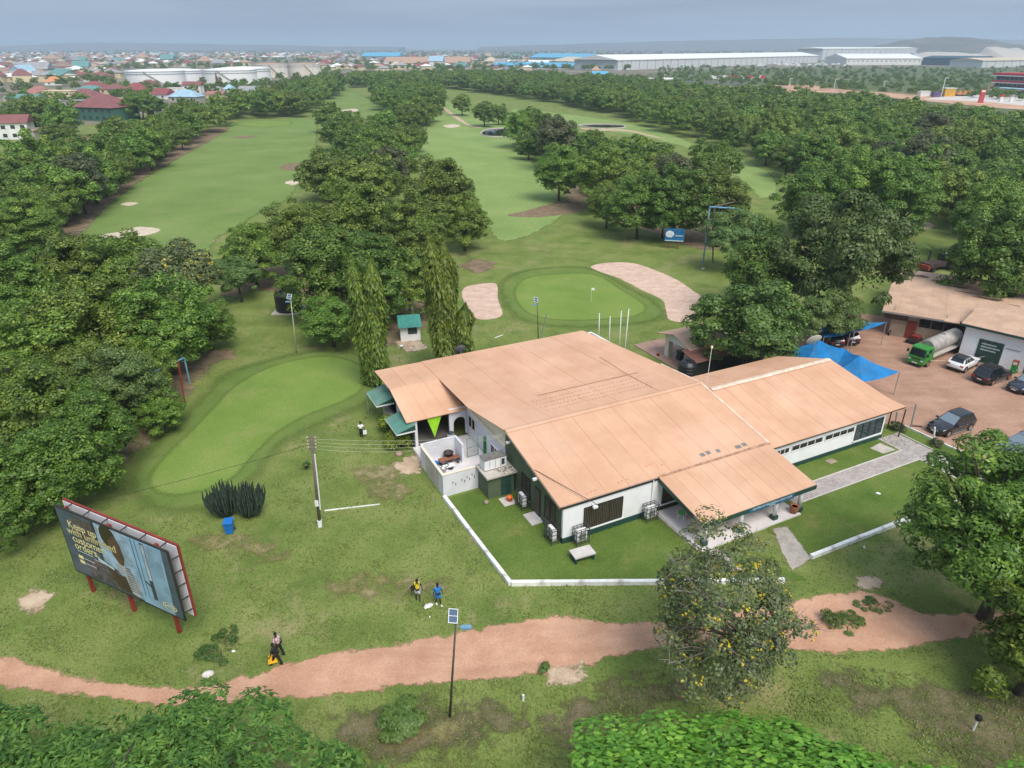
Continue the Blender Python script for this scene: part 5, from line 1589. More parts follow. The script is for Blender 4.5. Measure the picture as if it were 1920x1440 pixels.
for (cx, cy, n, lean) in ((-.85, .1, 90, -.25), (.75, .0, 120, .35)):
    for k in range(n):
        a, q = r.uniform(0, 6.28), r.uniform(0, 1) ** .6
        bx_, by_ = cx + .25 * q * math.cos(a), cy + .25 * q * math.sin(a)
        tx, ty = cx + 1.3 * q * math.cos(a) + lean, cy + 1.15 * q * math.sin(a)
        hgt = r.uniform(2.2, 3.4) * (1 - .22 * q)
        MB().tube([(bx_, by_, 0), (bx_ + (tx - bx_) * .75, by_ + (ty - by_) * .75, hgt * .35), (tx, ty, hgt * .75), (tx + r.uniform(-.08, .08), ty, hgt)], [.06, .08, .075, .03], 5).build('stem', M['cactus'], e)

# ------------------------------------------------------------------ poles, cables, lamps
def ray_y(x, y, Y):
    """the point shown at pixel (x, y) that lies Y metres ahead of the camera"""
    u, v = (x - 960) / F, (y - 720) / F
    dy, dz = CP - v * SP, -(SP + v * CP)
    t = Y / dy
    return Vector((u * t, Y, H + dz * t))
b = at(600, 987)
top = ray_y(583, 816, b.y) - b
e = empty('utility_pole', b, 0, 'weathered wooden utility pole with a white foot and insulators', 'utility pole')
MB().tube([(0, 0, -.2), top * .5, top], [.135, .115, .09], 10).build('pole', M['pole'], e, True)
MB().tube([(0, 0, 0), top * .075], .175, 10).build('painted_foot', M['white'], e)
m = MB()
m.tube([top * .2 + Vector((.16, -.05, 0)), top * .33 + Vector((.18, -.05, 0)), top * .8 + Vector((.13, 0, 0))], .05, 6)
m.build('cable_pipe', M['whitemetal'], e)
MB().box(top.x * .27 - .15, top.x * .27 + .12, -.22, -.13, top.z * .25, top.z * .31).build('meter_box', M['whitemetal'], e)
for k in range(4):
    q = top * (.86 + .035 * k)
    a_ = MB()
    a_.bar(q + Vector((-.32, 0, 0)), q + Vector((.32, 0, 0)), .06)
    c = a_.build('crossarm', M['pole'], e)
    for sx in (-.28, .28):
        MB().lathe([(.05, 0), (.06, .06), (.03, .09), (.05, .13)], 8, (q.x + sx, q.y, q.z + .03)).build('insulator', M['concrete'], c)
def cable(label, p, q, sag, mat, rad=.014, group=None):
    pts = []
    for k in range(17):
        t = k / 16
        v = p.lerp(q, t) - p
        v.z -= sag * 4 * t * (1 - t)
        pts.append(v)
    return thing1('power_cable', MB().tube(pts, rad, 4), mat, p, 0, label, 'cable', group)
CABLE = plain('pale_cable', (0.50, 0.52, 0.42), .6)
for k, lb in enumerate(('topmost of the pale wires from the utility pole to the clubhouse gable', 'second wire down between the utility pole and the clubhouse', 'third wire down between the utility pole and the clubhouse', 'lowest wire from the utility pole to the clubhouse gable')):
    cable(lb, b + top * (.96 - .035 * k) + Vector((.3, 0, 0)), W(-.45, 8.9 + .1 * k, 4.85 - .13 * k), .35 + .12 * k, CABLE, .009, 'wires to the clubhouse')
cable('dark wire running from the utility pole to the left past the billboard', b + top * .9 + Vector((-.3, 0, 0)), ray_y(-80, 990, 44), .5, M['blackmetal'], .014)

def solar_lamp(label, base, top_px, dbl=True, mat=M['lamp_pole'], hx=.35, rad=.07, tilt=.6):
    top = ray_y(top_px[0], top_px[1], base.y) - base
    e = empty('street_lamp', base, 0, label, 'street lamp', 'solar street lamps of the golf course')
    MB().tube([(0, 0, -.1), top * .5, top], [rad, rad * .85, rad * .6], 8).build('pole', mat, e, True)
    T = Matrix.Translation(top + Vector((-.14, 0, .25))) @ Matrix.Rotation(tilt, 4, 'X') @ Matrix.Rotation(.35, 4, 'Y') @ Matrix.Scale(.72, 4)
    pn = MB().box(-.3, .3, -.45, .45, -.02, .02, 0, T).build('solar_panel', M['solar'], e)
    f = MB()
    for (x0, x1, y0, y1) in ((-.34, -.30, -.49, .49), (.30, .34, -.49, .49), (-.30, .30, -.49, -.45), (-.30, .30, .45, .49), (-.30, .30, -.015, .015)):
        f.box(x0, x1, y0, y1, -.03, .035, 0, T)
    f.build('panel_frame', M['whitemetal'], pn)
    m = MB()
    m.tube([top * .94, top * .95 + Vector((hx * .6, -.1, .0)), top * .95 + Vector((hx, -.15, .02))], .03, 6)
    m.build('arm', M['metal'], e)
    MB().box(top.x * .95 + hx - .05, top.x * .95 + hx + .45, -.3, -.06, top.z * .95 - .02, top.z * .95 + .08).build('lamp_head', M['bluepaint'], e)
    return e
solar_lamp('tall solar street lamp standing in front of the dirt road', at(843, 1345), (855, 1162))
solar_lamp('solar street lamp in front of the putting green, behind the clubhouse', at(1010, 652), (1007, 566), rad=.07, hx=-.5)
solar_lamp('pale green solar lamp post left of the practice green\'s far end', at(556, 662), (545, 560), mat=plain('pale_green_pole', (0.42, 0.46, 0.34), .6), hx=-.5)
m = MB().tube([(0, 0, 0), (.9, 0, 4.6)], [.07, .05], 6)
thing1('leaning_pole', m, M['metal'], at(1009, 655), 0, 'thin leaning steel pole by the lamp behind the clubhouse', 'pole')
for k, (bx_, by_, tx, ty) in enumerate(((1122, 652, 1124, 588), (1142, 662, 1144, 594), (1160, 674, 1165, 584), (1169, 684, 1179, 581))):
    b = at(bx_, by_)
    top = ray_y(tx, ty, b.y) - b
    e = empty('flagpole', b, 0, ('leftmost', 'second, shortest', 'third', 'rightmost, leaning')[k] + ' of the four white flagpoles behind the clubhouse roof', 'flagpole', 'white flagpoles')
    MB().tube([(0, 0, 0), top], [.06, .045], 8).build('pole', M['whitemetal'], e, True)
    MB().ball(top, .08, 8, 5).build('finial', M['whitemetal'], e)
e = empty('golf_pin', at(1108, 566), 0, 'white golf pin with a small flag on the putting green', 'golf flag')
MB().tube([(0, 0, 0), (0, 0, 2.1)], .02, 6).build('pin', M['whitemetal'], e)
MB().box(0, .42, -.008, .008, 1.75, 2.08).build('flag', M['whitecloth'], e)
# blue pipe frames
def frame(label, A, B, ha, hb, brown, rad):
    e = empty('pipe_frame', A, 0, label, 'pipe frame', 'tall blue pipe frames beside the greens')
    d = B - A
    MB().tube([(0, 0, 0), (0, 0, ha)], rad, 8).build('post', M['bluepaint'], e)
    MB().tube([d, d + Vector((0, 0, hb))], rad, 8).build('post', M['bluepaint'], e)
    MB().tube([(0, 0, ha), d + Vector((0, 0, hb))], rad, 8).build('crossbar', M['bluepaint'], e)
    for (p, q) in brown:
        MB().tube([p - A, q - A], rad * .9, 6).build('brace', M['red'] if rad < .12 else M['pole'], e)
A, B = at(356, 719), at(302, 789)
Cp = at(347, 758)
frame('blue pipe frame half hidden in the trees left of the practice green', A, B, height(671, A), height(702, B), [(Cp, ray_y(334, 678, Cp.y))], .09)
A, B = at(1318, 494), at(1368, 500)
Cp = at(1336, 492)
frame('tall blue pipe frame standing at the trees right of the putting green', A, B, height(388, A), height(391, B), [(Cp, ray_y(1340, 385, Cp.y)), (ray_y(1336, 388, Cp.y), ray_y(1376, 379, Cp.y)), (ray_y(1336, 399, Cp.y), ray_y(1362, 399, Cp.y)), (ray_y(1324, 411, Cp.y), ray_y(1340, 411, Cp.y))], .13)

# ------------------------------------------------------------------ billboard
b0, b2 = at(176, 1109), at(336, 1185)
baz = math.atan2(b2.y - b0.y, b2.x - b0.x)
bb = empty('billboard', b0, baz, 'large billboard on three red legs with a yellow slogan over a blue photograph', 'billboard')
for x in (0.0, 4.05, 8.2):
    MB().box(x - .11, x + .11, -.1, .1, -.2, 6.9).build('leg', M['red'], bb)
U0, U1, Z0, Z1 = -.55, 9.7, 1.86, 7.15
def pbox(name, u0, u1, z0, z1, y0, y1, mat, par=bb):
    return MB().box(u0, u1, y0, y1, z0, z1).build(name, mat, par)
pbox('front_panel', U0, U1, Z0, Z1, -.36, -.28, M['frame'])
pbox('back_panel', U0 + .1, U1 + .05, Z0 + .05, Z1 - .02, .16, .2, M['greywall'])
for (u0, u1, z0, z1) in ((U0 + .05, U1 + .12, Z1 - .02, Z1 + .10), (U1 + .04, U1 + .16, Z0, Z1 - .03), (U0 + .05, U1 + .03, Z0 - .05, Z0 + .04), (U0, U0 + .1, Z0 + .05, Z1 - .03)):
    pbox('red_rail', u0, u1, z0, z1, .21, .33, M['red'])
for k in range(6):
    MB().bar((U0 + 1 + 1.7 * k, -.30, Z1 - .05), (U0 + 1 + 1.7 * k, .22, Z1 + .02), .05).build('strut', M['blackmetal'], bb)
for k in range(5):
    MB().bar((U1 - .03, -.28, Z0 + .6 + 1.0 * k), (U1 + .06, .22, Z0 + .6 + 1.0 * k), .05).build('strut', M['blackmetal'], bb)
def pm_(name, col, v=.15, s=1.5, col2=None):
    return plain(name, col, .35, 0, v, s, col2, 0, .5, .8)
po = pbox('poster', U0 + .12, U1 - .12, Z0 + .14, Z1 - .12, -.372, -.362, pm_('poster_slate', (0.055, 0.080, 0.125), .35, .9, (0.13, 0.155, 0.21)))
lay = [0]
def art(name, poly, mat):
    """flat print on the poster: polygon in poster fractions (u, v up)"""
    lay[0] += 1
    y = -.3735 - lay[0] * .0006
    w, h = U1 - U0 - .24, Z1 - Z0 - .26
    return MB().add([(U0 + .12 + u * w, y, Z0 + .14 + v * h) for u, v in poly], [tuple(range(len(poly)))]).build(name, mat, po)
art('print_light_boards', [(.36, .12), (.66, .02), (.66, 1), (.36, 1)], pm_('poster_pale_blue', (0.30, 0.43, 0.56), .3, 1.2, (0.10, 0.15, 0.21)))
art('print_door', [(.66, 0), (.97, 0), (.97, 1), (.66, 1)], pm_('poster_blue_door', (0.24, 0.42, 0.58), .2, .7, (0.42, 0.55, 0.66)))
art('print_dark_side', [(.93, 0), (1, 0), (1, 1), (.95, 1)], pm_('poster_dark_edge', (0.06, 0.09, 0.13)))
for (a, w) in ((.685, .008), (.72, .006), (.765, .035), (.84, .008)):
    art('print_groove', [(a, .12), (a + w, .12), (a + w, .98), (a, .98)], pm_('poster_groove', (0.035, 0.05, 0.075)))
art('print_pane', [(.80, .0), (.925, .0), (.925, .97), (.80, .97)], pm_('poster_glass', (0.22, 0.36, 0.48), .25, .8, (0.40, 0.52, 0.62)))
art('print_door_bar', [(.770, .42), (.795, .42), (.795, .96), (.770, .96)], pm_('poster_bar', (0.40, 0.46, 0.52), .2))
art('print_handle', [(.725, .36), (.775, .30), (.775, .33), (.725, .39)], pm_('poster_handle', (0.02, 0.02, 0.03)))
art('print_post', [(.335, .14), (.355, .14), (.355, 1), (.335, 1)], pm_('poster_post', (0.02, 0.03, 0.05)))
art('print_dark_boxes', [(.14, .62), (.32, .66), (.33, .95), (.14, .97)], pm_('poster_brown', (0.075, 0.055, 0.06), .5, 2.5, (0.16, 0.15, 0.18)))
art('print_grid', [(.39, .72), (.45, .72), (.45, .97), (.39, .97)], pm_('poster_grid', (0.45, 0.56, 0.66), .4, 5))
art('print_goods', [(.17, .03), (.44, .03), (.56, .05), (.48, .34), (.36, .42), (.26, .36), (.17, .28)], pm_('poster_goods', (0.085, 0.065, 0.085), .7, 3, (0.24, 0.24, 0.30)))
art('print_arm', [(.44, .03), (.62, .03), (.60, .30), (.47, .28), (.40, .36), (.36, .32)], pm_('poster_arm', (0.055, 0.030, 0.026), .3))
hairp = [(.47 + .075 * math.cos(t), .86 + .17 * math.sin(t)) for t in [2 * math.pi * k / 16 for k in range(16)]]
art('print_hair', hairp, pm_('poster_hair', (0.022, 0.014, 0.012)))
art('print_face', [(.46, .80), (.53, .92), (.565, .80), (.575, .60), (.55, .46), (.51, .48), (.475, .58), (.46, .70)], pm_('poster_face', (0.085, 0.042, 0.030), .4, 2))
shirt = pm_('poster_shirt', (0.42, 0.43, 0.46), .2)
art('print_shirt', [(.47, .46), (.56, .47), (.63, .34), (.665, .18), (.62, .02), (.56, .05), (.535, .30), (.47, .38)], shirt)
stripe = pm_('poster_stripe', (0.05, 0.05, 0.06), 0)
for k in range(13):
    v = .08 + .03 * k
    art('print_stripe', [(.555, v), (.655 - .004 * k, v + .02), (.655 - .004 * k, v + .032), (.555, v + .012)], stripe)
art('print_tray', [(.30, .38), (.44, .32), (.44, .36), (.30, .43)], pm_('poster_tray', (0.45, 0.58, 0.66)))
def ptext(s, size, u, v, mat=M['adtext'], align='LEFT', sx=1.0):
    lay[0] += 1
    w, h = U1 - U0 - .24, Z1 - Z0 - .26
    o = text(s, size, (U0 + .12 + u * w, -.40, Z0 + .14 + v * h), (math.pi / 2, 0, 0), mat, po, align, 'lettering', .003, sx)
    return o
for s_, v in (('Keep up', .755), ('with unlimited', .645), ('customer', .535), ('orders.', .425)):
    for dx in (0, .02):
        ptext(s_, .80, .055 + dx / 10 + (.03 if s_ == 'Keep up' else 0) + (.03 if s_ in ('customer', 'orders.') else 0), v, sx=1.0)
white_print = pm_('poster_white_print', (0.62, 0.66, 0.70), 0)
for (u0, v, w) in ((.10, .39, .15), (.26, .355, .10)):
    art('print_small_line', [(u0, v), (u0 + w, v), (u0 + w, v + .012), (u0, v + .012)], white_print)
for (u0, v) in ((.09, .27), (.09, .19)):
    art('print_badge', [(u0, v), (u0 + .05, v), (u0 + .05, v + .055), (u0, v + .055)], M['adtext'])
    art('print_badge_line', [(u0 + .06, v + .02), (u0 + .16, v + .02), (u0 + .16, v + .032), (u0 + .06, v + .032)], white_print)
lay[0] += 1
w, h = U1 - U0 - .24, Z1 - Z0 - .26
ring = MB()
for k in range(32):
    t0, t1 = 2 * math.pi * k / 32, 2 * math.pi * (k + 1) / 32
    c = lambda t, q: (U0 + .12 + .9 * w + .62 * q * math.cos(t), -.402, Z0 + .14 + .115 * h + .30 * q * math.sin(t))
    q0 = .88
    ring.add([c(t0, 1), c(t1, 1), c(t1, q0), c(t0, q0)], [(0, 1, 2, 3)])
ring.build('print_oval', M['adtext'], po)
ptext('MTN', .34, .9, .085, M['adtext'], 'CENTER', 1.25)

# small blue billboard by the trees
b = at(1253, 466)
b2 = at(1270, 467)
e = empty('blue_sign_board', b, math.atan2(b2.y - b.y, b2.x - b.x), 'small blue and white sign board on two red legs under the trees', 'sign board')
L = (b2 - b).length
for x in (0, L):
    MB().box(x - .06, x + .06, -.05, .05, 0, 1.9).build('leg', M['red'], e)
hz0, hz1 = height(452, b), height(428, b)
MB().box(-.8, L + 1.0, -.12, -.06, hz0, hz1).build('panel', plain('sign_board_blue', (0.02, 0.13, 0.30), .5, 0, .3, 1.5), e)
pnl = MB()
pnl.add([(-.7 + .75 * (1 + math.cos(t)), -.125, (hz0 + hz1) / 2 + .15 + .62 * math.sin(t)) for t in [2 * math.pi * k / 14 for k in range(14)]], [tuple(range(14))])
pnl.build('round_emblem', plain('emblem_white', (0.6, 0.65, 0.72), .6, 0, .35, 5), e)
for k in range(3):
    MB().box(1.0, L + .8, -.126, -.121, hz0 + .5 + .5 * k, hz0 + .62 + .5 * k).build('print_band', M['signtext'] if k == 1 else M['sail'], e)
MB().box(-.75, L + .9, -.127, -.121, hz0 + .08, hz0 + .22).build('print_band', M['signtext'], e)

# ------------------------------------------------------------------ car park: sails, cars, tanker, workshops
def fabric(name, label, tris, hgrid=5):
    """tensioned shade cloth: triangles between masts, edges drawn in and the middle sagging"""
    e = empty(name, (tris[0][0].x, tris[0][0].y, 0), 0, label, 'shade sail', 'blue shade sails over the car park')
    o = Vector((tris[0][0].x, tris[0][0].y, 0))
    posts = {}
    for (a, b, c) in tris:
        m = MB()
        n = hgrid
        idx = {}
        vs, fs = [], []
        for i in range(n + 1):
            for j in range(n + 1 - i):
                u, v = i / n, j / n
                w = 1 - u - v
                p = a * w + b * u + c * v - o
                s_ = (u * v + v * w + w * u)
                p = p + Vector((0, 0, -.85 * s_))
                idx[(i, j)] = len(vs)
                vs.append(p)
        for i in range(n):
            for j in range(n - i):
                fs.append((idx[(i, j)], idx[(i + 1, j)], idx[(i, j + 1)]))
                if i + j < n - 1:
                    fs.append((idx[(i + 1, j)], idx[(i + 1, j + 1)], idx[(i, j + 1)]))
        m.add(vs, fs)
        m.build('cloth_panel', M['sail'], e, True)
        for q in (a, b, c):
            posts[(round(q.x, 1), round(q.y, 1))] = q
    for q in list(posts.values()):
        MB().tube([(q.x - o.x, q.y - o.y, 0), (q.x - o.x, q.y - o.y, q.z)], .05, 6).build('post', M['metal'], e)
    return e
P1, V1, P2, TIP = at(1537, 638, 4.0), at(1586, 654, 3.3), at(1612, 666, 4.1), at(1687, 697, 2.7)
L0, N0, N1, N2 = at(1476, 652, 2.9), at(1500, 690, 2.6), at(1560, 700, 2.6), at(1618, 716, 2.6)
fabric('shade_sail', 'bright blue shade sail nearest the clubhouse wing', [(L0, N0, P1), (P1, N0, N1), (P1, N1, V1), (V1, N1, P2), (P2, N1, N2), (P2, N2, TIP)])
fabric('shade_sail', 'dusty blue shade sail half under the big tree', [(at(1545, 632, 2.8), at(1602, 622, 3.0), at(1600, 598, 3.9)), (at(1602, 622, 3.0), at(1662, 604, 3.0), at(1600, 598, 3.9)), (at(1540, 600, 3.2), at(1545, 632, 2.8), at(1600, 598, 3.9))])

def loft(m, secs, n):
    o = []
    for s_ in secs:
        o.append(s_)
    vs, fs = [], []
    for s_ in secs:
        vs += s_
    for i in range(len(secs) - 1):
        for k in range(n):
            k2 = (k + 1) % n
            fs.append((i * n + k, i * n + k2, (i + 1) * n + k2, (i + 1) * n + k))
    fs.append(tuple(range(n - 1, -1, -1)))
    fs.append(tuple((len(secs) - 1) * n + k for k in range(n)))
    m.add(vs, fs)

def car(front, rear, vis, label, paint, L=4.75, Wd=1.92, Ht=1.72, dusty=False, roofmat=None, lights='led', plate=True):
    """front/rear: ground points under the visible side's wheels; vis=+1 if that side is the car's left"""
    d = (front - rear).normalized()
    left = Vector((-d.y, d.x, 0))
    c = (front + rear) / 2 - left * vis * (Wd / 2 - .12)
    e = empty('parked_car', (c.x, c.y, 0), math.atan2(d.y, d.x), label, 'car', 'cars in the car park')
    hw = Wd / 2
    def ring(x, w, zb, zs, zt, tw=.9):
        return [(x, -w * .86, zb), (x, -w, zb + .14), (x, -w, zs), (x, -w * .97, zt - .06), (x, -w * tw, zt), (x, 0, zt + .03), (x, w * tw, zt), (x, w * .97, zt - .06), (x, w, zs), (x, w, zb + .14), (x, w * .86, zb)]
    h = L / 2
    m = MB()
    loft(m, [ring(-h, hw * .82, .48, .70, .88), ring(-h + .07, hw * .93, .36, .75, 1.0), ring(-h + .3, hw * .99, .30, .8, 1.05), ring(-h + 1.2, hw, .26, .85, 1.06), ring(0, hw, .26, .85, 1.05), ring(h - 1.5, hw, .26, .82, 1.05),
             ring(h - .9, hw * .99, .28, .75, .99), ring(h - .35, hw * .96, .30, .7, .90), ring(h - .1, hw * .88, .36, .62, .80), ring(h, hw * .74, .44, .58, .70)], 11)
    m.build('body', paint, e, True)
    # cabin
    zb, zt = 1.03, Ht
    B = [(-h + .12, hw * .93), (h - 1.45, hw * .93)]
    T = [(-h + .55, hw * .73), (h - 2.45, hw * .73)]
    cab = MB()
    sl = .10
    pts = [(B[0][0], -B[0][1], zb), (B[1][0], -B[1][1], zb), (B[1][0], B[1][1], zb), (B[0][0], B[0][1], zb),
           (T[0][0], -T[0][1], zt - .05), (T[1][0], -T[1][1], zt - .05), (T[1][0], T[1][1], zt - .05), (T[0][0], T[0][1], zt - .05)]
    cab.add(pts, [(0, 1, 5, 4), (1, 2, 6, 5), (2, 3, 7, 6), (3, 0, 4, 7)])
    cab.build('pillars', paint, e)
    rf = MB()
    rx0, rx1, ry = T[0][0] - .12, T[1][0] + .06, T[0][1] + .01
    rf.add([(rx0, -ry, zt - .06), (rx1, -ry, zt - .06), (rx1, ry, zt - .06), (rx0, ry, zt - .06), (rx0 + .12, -ry + .1, zt), (rx1 - .12, -ry + .1, zt - .005), (rx1 - .12, ry - .1, zt - .005), (rx0 + .12, ry - .1, zt)],
           [(0, 1, 5, 4), (1, 2, 6, 5), (2, 3, 7, 6), (3, 0, 4, 7), (4, 5, 6, 7), (3, 2, 1, 0)])
    roof = rf.build('roof', roofmat or paint, e, False)
    if roofmat is None and Ht > 1.6:
        MB().box(rx0 + .5, rx1 - .35, -ry + .2, ry - .2, zt + .001, zt + .006).build('sunroof', M['carglass'], roof)
    for sy in (-1, 1):
        MB().tube([(rx0 + .15, sy * (ry - .06), zt + .04), (rx1 - .2, sy * (ry - .06), zt + .04)], .022, 5).build('roof_rail', M['blackmetal'] if paint != M['carwhite'] else M['metal'], e)
    def quad(name, a, b, c_, d_, mat, off=.012, par=e):
        a, b, c_, d_ = Vector(a), Vector(b), Vector(c_), Vector(d_)
        n = (b - a).cross(d_ - a).normalized() * off
        cen = (a + b + c_ + d_) / 4
        if n.dot(cen - Vector((0, 0, 1.2))) < 0:
            n = -n
        return MB().add([a + n, b + n, c_ + n, d_ + n], [(0, 1, 2, 3)]).build(name, mat, par)
    lerp = lambda p, q, t: tuple(p[i] + (q[i] - p[i]) * t for i in range(3))
    def face(name, p0, p1, p2, p3, u0, u1, v0, v1, mat):
        f = lambda u, v: lerp(lerp(p0, p1, u), lerp(p3, p2, u), v)
        return quad(name, f(u0, v0), f(u1, v0), f(u1, v1), f(u0, v1), mat)
    face('windscreen', pts[1], pts[2], pts[6], pts[5], .06, .94, .06, .94, M['screen'])
    face('rear_window', pts[3], pts[0], pts[4], pts[7], .08, .92, .25, .92, M['carglass'])
    for (p0, p1, p2, p3) in ((pts[0], pts[1], pts[5], pts[4]), (pts[2], pts[3], pts[7], pts[6])):
        fl = p0[0] < p1[0]
        for (u0, u1) in ((.05, .27), (.30, .58), (.61, .93)):
            a, b = (u0, u1) if fl else (1 - u1, 1 - u0)
            face('side_window', p0, p1, p2, p3, a, b, .12, .9, M['carglass'])
    # wheels
    wb = (front - rear).length / 2
    wb = min(max(wb, 1.3), 1.5)
    for x in (-wb, wb + .05):
        for sy in (-1, 1):
            t = MB()
            t.tube([(x, sy * (hw - .22), .36), (x, sy * (hw + .015), .36)], .36, 18)
            w = t.build('wheel', M['tyre'], e)
            t = MB()
            t.tube([(x, sy * (hw + .016), .36), (x, sy * (hw + .03), .36)], .235, 12)
            t.build('rim', M['dustytyre'] if dusty else M['rim'], w)
            t = MB()
            t.lathe([(.43, 0), (.43, .01)], 18)
            t.v = [(x + v[0], sy * (hw - .0) + (v[2] - .004) * sy, .40 + v[1]) for v in t.v]
            t.build('wheel_arch', M['frame'], e)
    for sy in (-1, 1):
        MB().box(h - .34, h - .10, sy * hw * .70 - .16, sy * hw * .70 + .16, .66, .80).build('headlight', M['headlight'], e)
        MB().box(-h - .01, -h + .16, sy * hw * .74 - .17, sy * hw * .74 + .17, .80, .96).build('taillight', M['taillight'], e)
        mr = MB()
        mr.box(h - 1.75, h - 1.6, sy * (hw + .10) - .1, sy * (hw + .10) + .1, 1.02, 1.17)
        mr.build('mirror', paint, e)
        MB().box(-wb + .5, wb - .45, sy * hw - .03, sy * hw + .05, .24, .31).build('side_step', M['metal'] if dusty or paint == M['carblack'] else M['frame'], e)
        for x in (.1, -.85):
            MB().box(x - .1, x + .1, sy * (hw + .005) - .012, sy * (hw + .005) + .012, .86, .89).build('door_handle', M['metal'], e)
    gr = MB()
    for k in range(4):
        gr.box(h - .06, h + .015, -.42, .42, .50 + .06 * k, .53 + .06 * k)
    gr.build('grille', M['metal'], e)
    MB().box(h - .05, h + .02, -.75, .75, .28, .42).build('front_bumper', M['frame'], e)
    MB().box(-h - .02, -h + .08, -.78, .78, .34, .50).build('rear_bumper', M['frame'], e)
    if plate:
        MB().box(-h - .03, -h - .021, -.24, .24, .58, .69).build('number_plate', M['whitecloth'], e)
        MB().box(h + .021, h + .03, -.24, .24, .40, .49).build('number_plate', M['whitecloth'], e)
    return e
car(at(1773, 820), at(1818, 806), 1, 'black estate-style SUV standing alone by the car park kerb', M['carblack'])
car(at(1834, 685), at(1803, 701), -1, 'white SUV with a dark glass roof behind the green tanker truck', M['carwhite'], 4.5, 1.88, 1.62, False, M['carglass'])
car(at(1891, 711), at(1855, 724), -1, 'large black off-roader with red tail lights and dusty wheels', M['carblack'], 4.95, 1.98, 1.9, True)
car(at(1913, 743), at(1962, 728), 1, 'dark blue SUV facing the camera at the right edge of the car park', M['carnavy'], 4.65, 1.84, 1.7)
q = at(1905, 862)
car(q, q + (at(1818, 806) - at(1773, 820)), 1, 'grey-blue car mostly hidden behind the big right-hand tree', M['cargrey'], 4.6, 1.85, 1.6)
dq = at(1585, 618) - at(1612, 640)
car(at(1604, 645) + dq.normalized() * 2.8, at(1604, 645), -1, 'dark car with red tail lights parked under the dusty blue sail', M['carnavy'], 4.6, 1.86, 1.65)
car(at(1575, 650) + dq.normalized() * 2.8, at(1575, 650), -1, 'black car parked deepest under the dusty blue sail', M['carblack'], 4.6, 1.86, 1.65)

# tanker truck
fw, rw = at(1736, 688), at(1796, 661)
d = (fw - rw).normalized()
lf = Vector((-d.y, d.x, 0))
c = (fw + rw) / 2 - lf * .85
tk = empty('tanker_truck', (c.x, c.y, 0), math.atan2(d.y, d.x), 'green-cabbed truck carrying a worn grey water tank', 'truck')
wb = (fw - rw).length / 2
fx = wb + .95
m = MB()
loft(m, [[(x, -y0, z0), (x, -y0, zm), (x, -y1, z1), (x, y1, z1), (x, y0, zm), (x, y0, z0)] for (x, y0, y1, z0, zm, z1) in ((fx - 1.75, .98, .88, .55, 1.5, 2.25), (fx - .5, .98, .88, .55, 1.5, 2.3), (fx - .3, .98, .86, .55, 1.45, 2.2), (fx, .96, .93, .50, 1.0, 1.25), (fx + .08, .92, .90, .5, .9, 1.05))], 6)
cb = m.build('cab', M['truckgreen'], tk)
MB().add([(fx - .245, -.80, 2.1), (fx - .245, .80, 2.1), (fx + .035, .84, 1.36), (fx + .035, -.84, 1.36)], [(0, 3, 2, 1)]).build('windscreen', M['carglass'], cb)
for sy in (-1, 1):
    MB().add([(fx - 1.35, sy * .975, 1.52), (fx - .45, sy * .975, 1.52), (fx - .55, sy * .91, 2.08), (fx - 1.3, sy * .91, 2.08)], [(0, 1, 2, 3)]).build('side_window', M['carglass'], cb)
    MB().box(fx + .06, fx + .13, sy * .7 - .14, sy * .7 + .14, .78, .94).build('headlight', M['headlight'], cb)
    MB().box(fx - .1, fx + .05, sy * 1.12 - .1, sy * 1.12 + .1, 1.5, 1.85).build('mirror', M['blackmetal'], cb)
MB().box(fx + .05, fx + .2, -1.0, 1.0, .42, .66).build('bumper', M['truckgreen'], tk)
MB().box(fx + .201, fx + .21, -.3, .3, .48, .60).build('number_plate', M['whitecloth'], tk)
MB().box(fx + .09, fx + .105, -.6, .6, .98, 1.08).build('grille', M['blackmetal'], cb)
MB().box(-wb - 1.7, fx - 1.8, -1.0, 1.0, .95, 1.12).build('flatbed', M['concrete'], tk)
MB().box(-wb - 1.6, fx - 1.8, -.4, .4, .6, .948).build('chassis', M['blackmetal'], tk)
m = MB()
for sy in (-1, 1):
    for z in (1.3, 1.5):
        m.bar((-wb - 1.7, sy * .97, z), (-wb + .6, sy * .97, z), .05)
    for k in range(5):
        m.bar((-wb - 1.65 + .55 * k, sy * .97, 1.12), (-wb - 1.65 + .55 * k, sy * .97, 1.52), .05)
m.build('side_rail', M['metal'], tk)
m = MB()
x0, x1 = -wb - .2, fx - 2.0
m.tube([(x0, 0, 1.95), (x0 + .12, 0, 1.95), (x1 - .12, 0, 1.95), (x1, 0, 1.95)], [.72, .86, .86, .72], 24)
tnk = m.build('tank', M['tankgrey'], tk, False)
for k in range(4):
    x = x0 + .25 + (x1 - x0 - .5) * k / 3
    MB().tube([(x - .03, 0, 1.95), (x + .03, 0, 1.95)], .885, 24).build('band', M['tankgrey'], tnk)
MB().tube([((x0 + x1) / 2, 0, 2.78), ((x0 + x1) / 2, 0, 2.92)], .22, 12).build('hatch', M['metal'], tnk)
for x in (wb, -wb):
    for sy in (-1, 1):
        t = MB()
        t.tube([(x, sy * .70, .43), (x, sy * .98, .43)], .43, 16)
        w_ = t.build('wheel', M['tyre'], tk)
        MB().tube([(x, sy * .985, .43), (x, sy * 1.0, .43)], .24, 10).build('rim', M['dustytyre'], w_)
cable('slack tow rope between the tanker truck and the green workshop door', at(1745, 676, .9), at(1866, 664, 1.0), .3, M['cream'], .02)

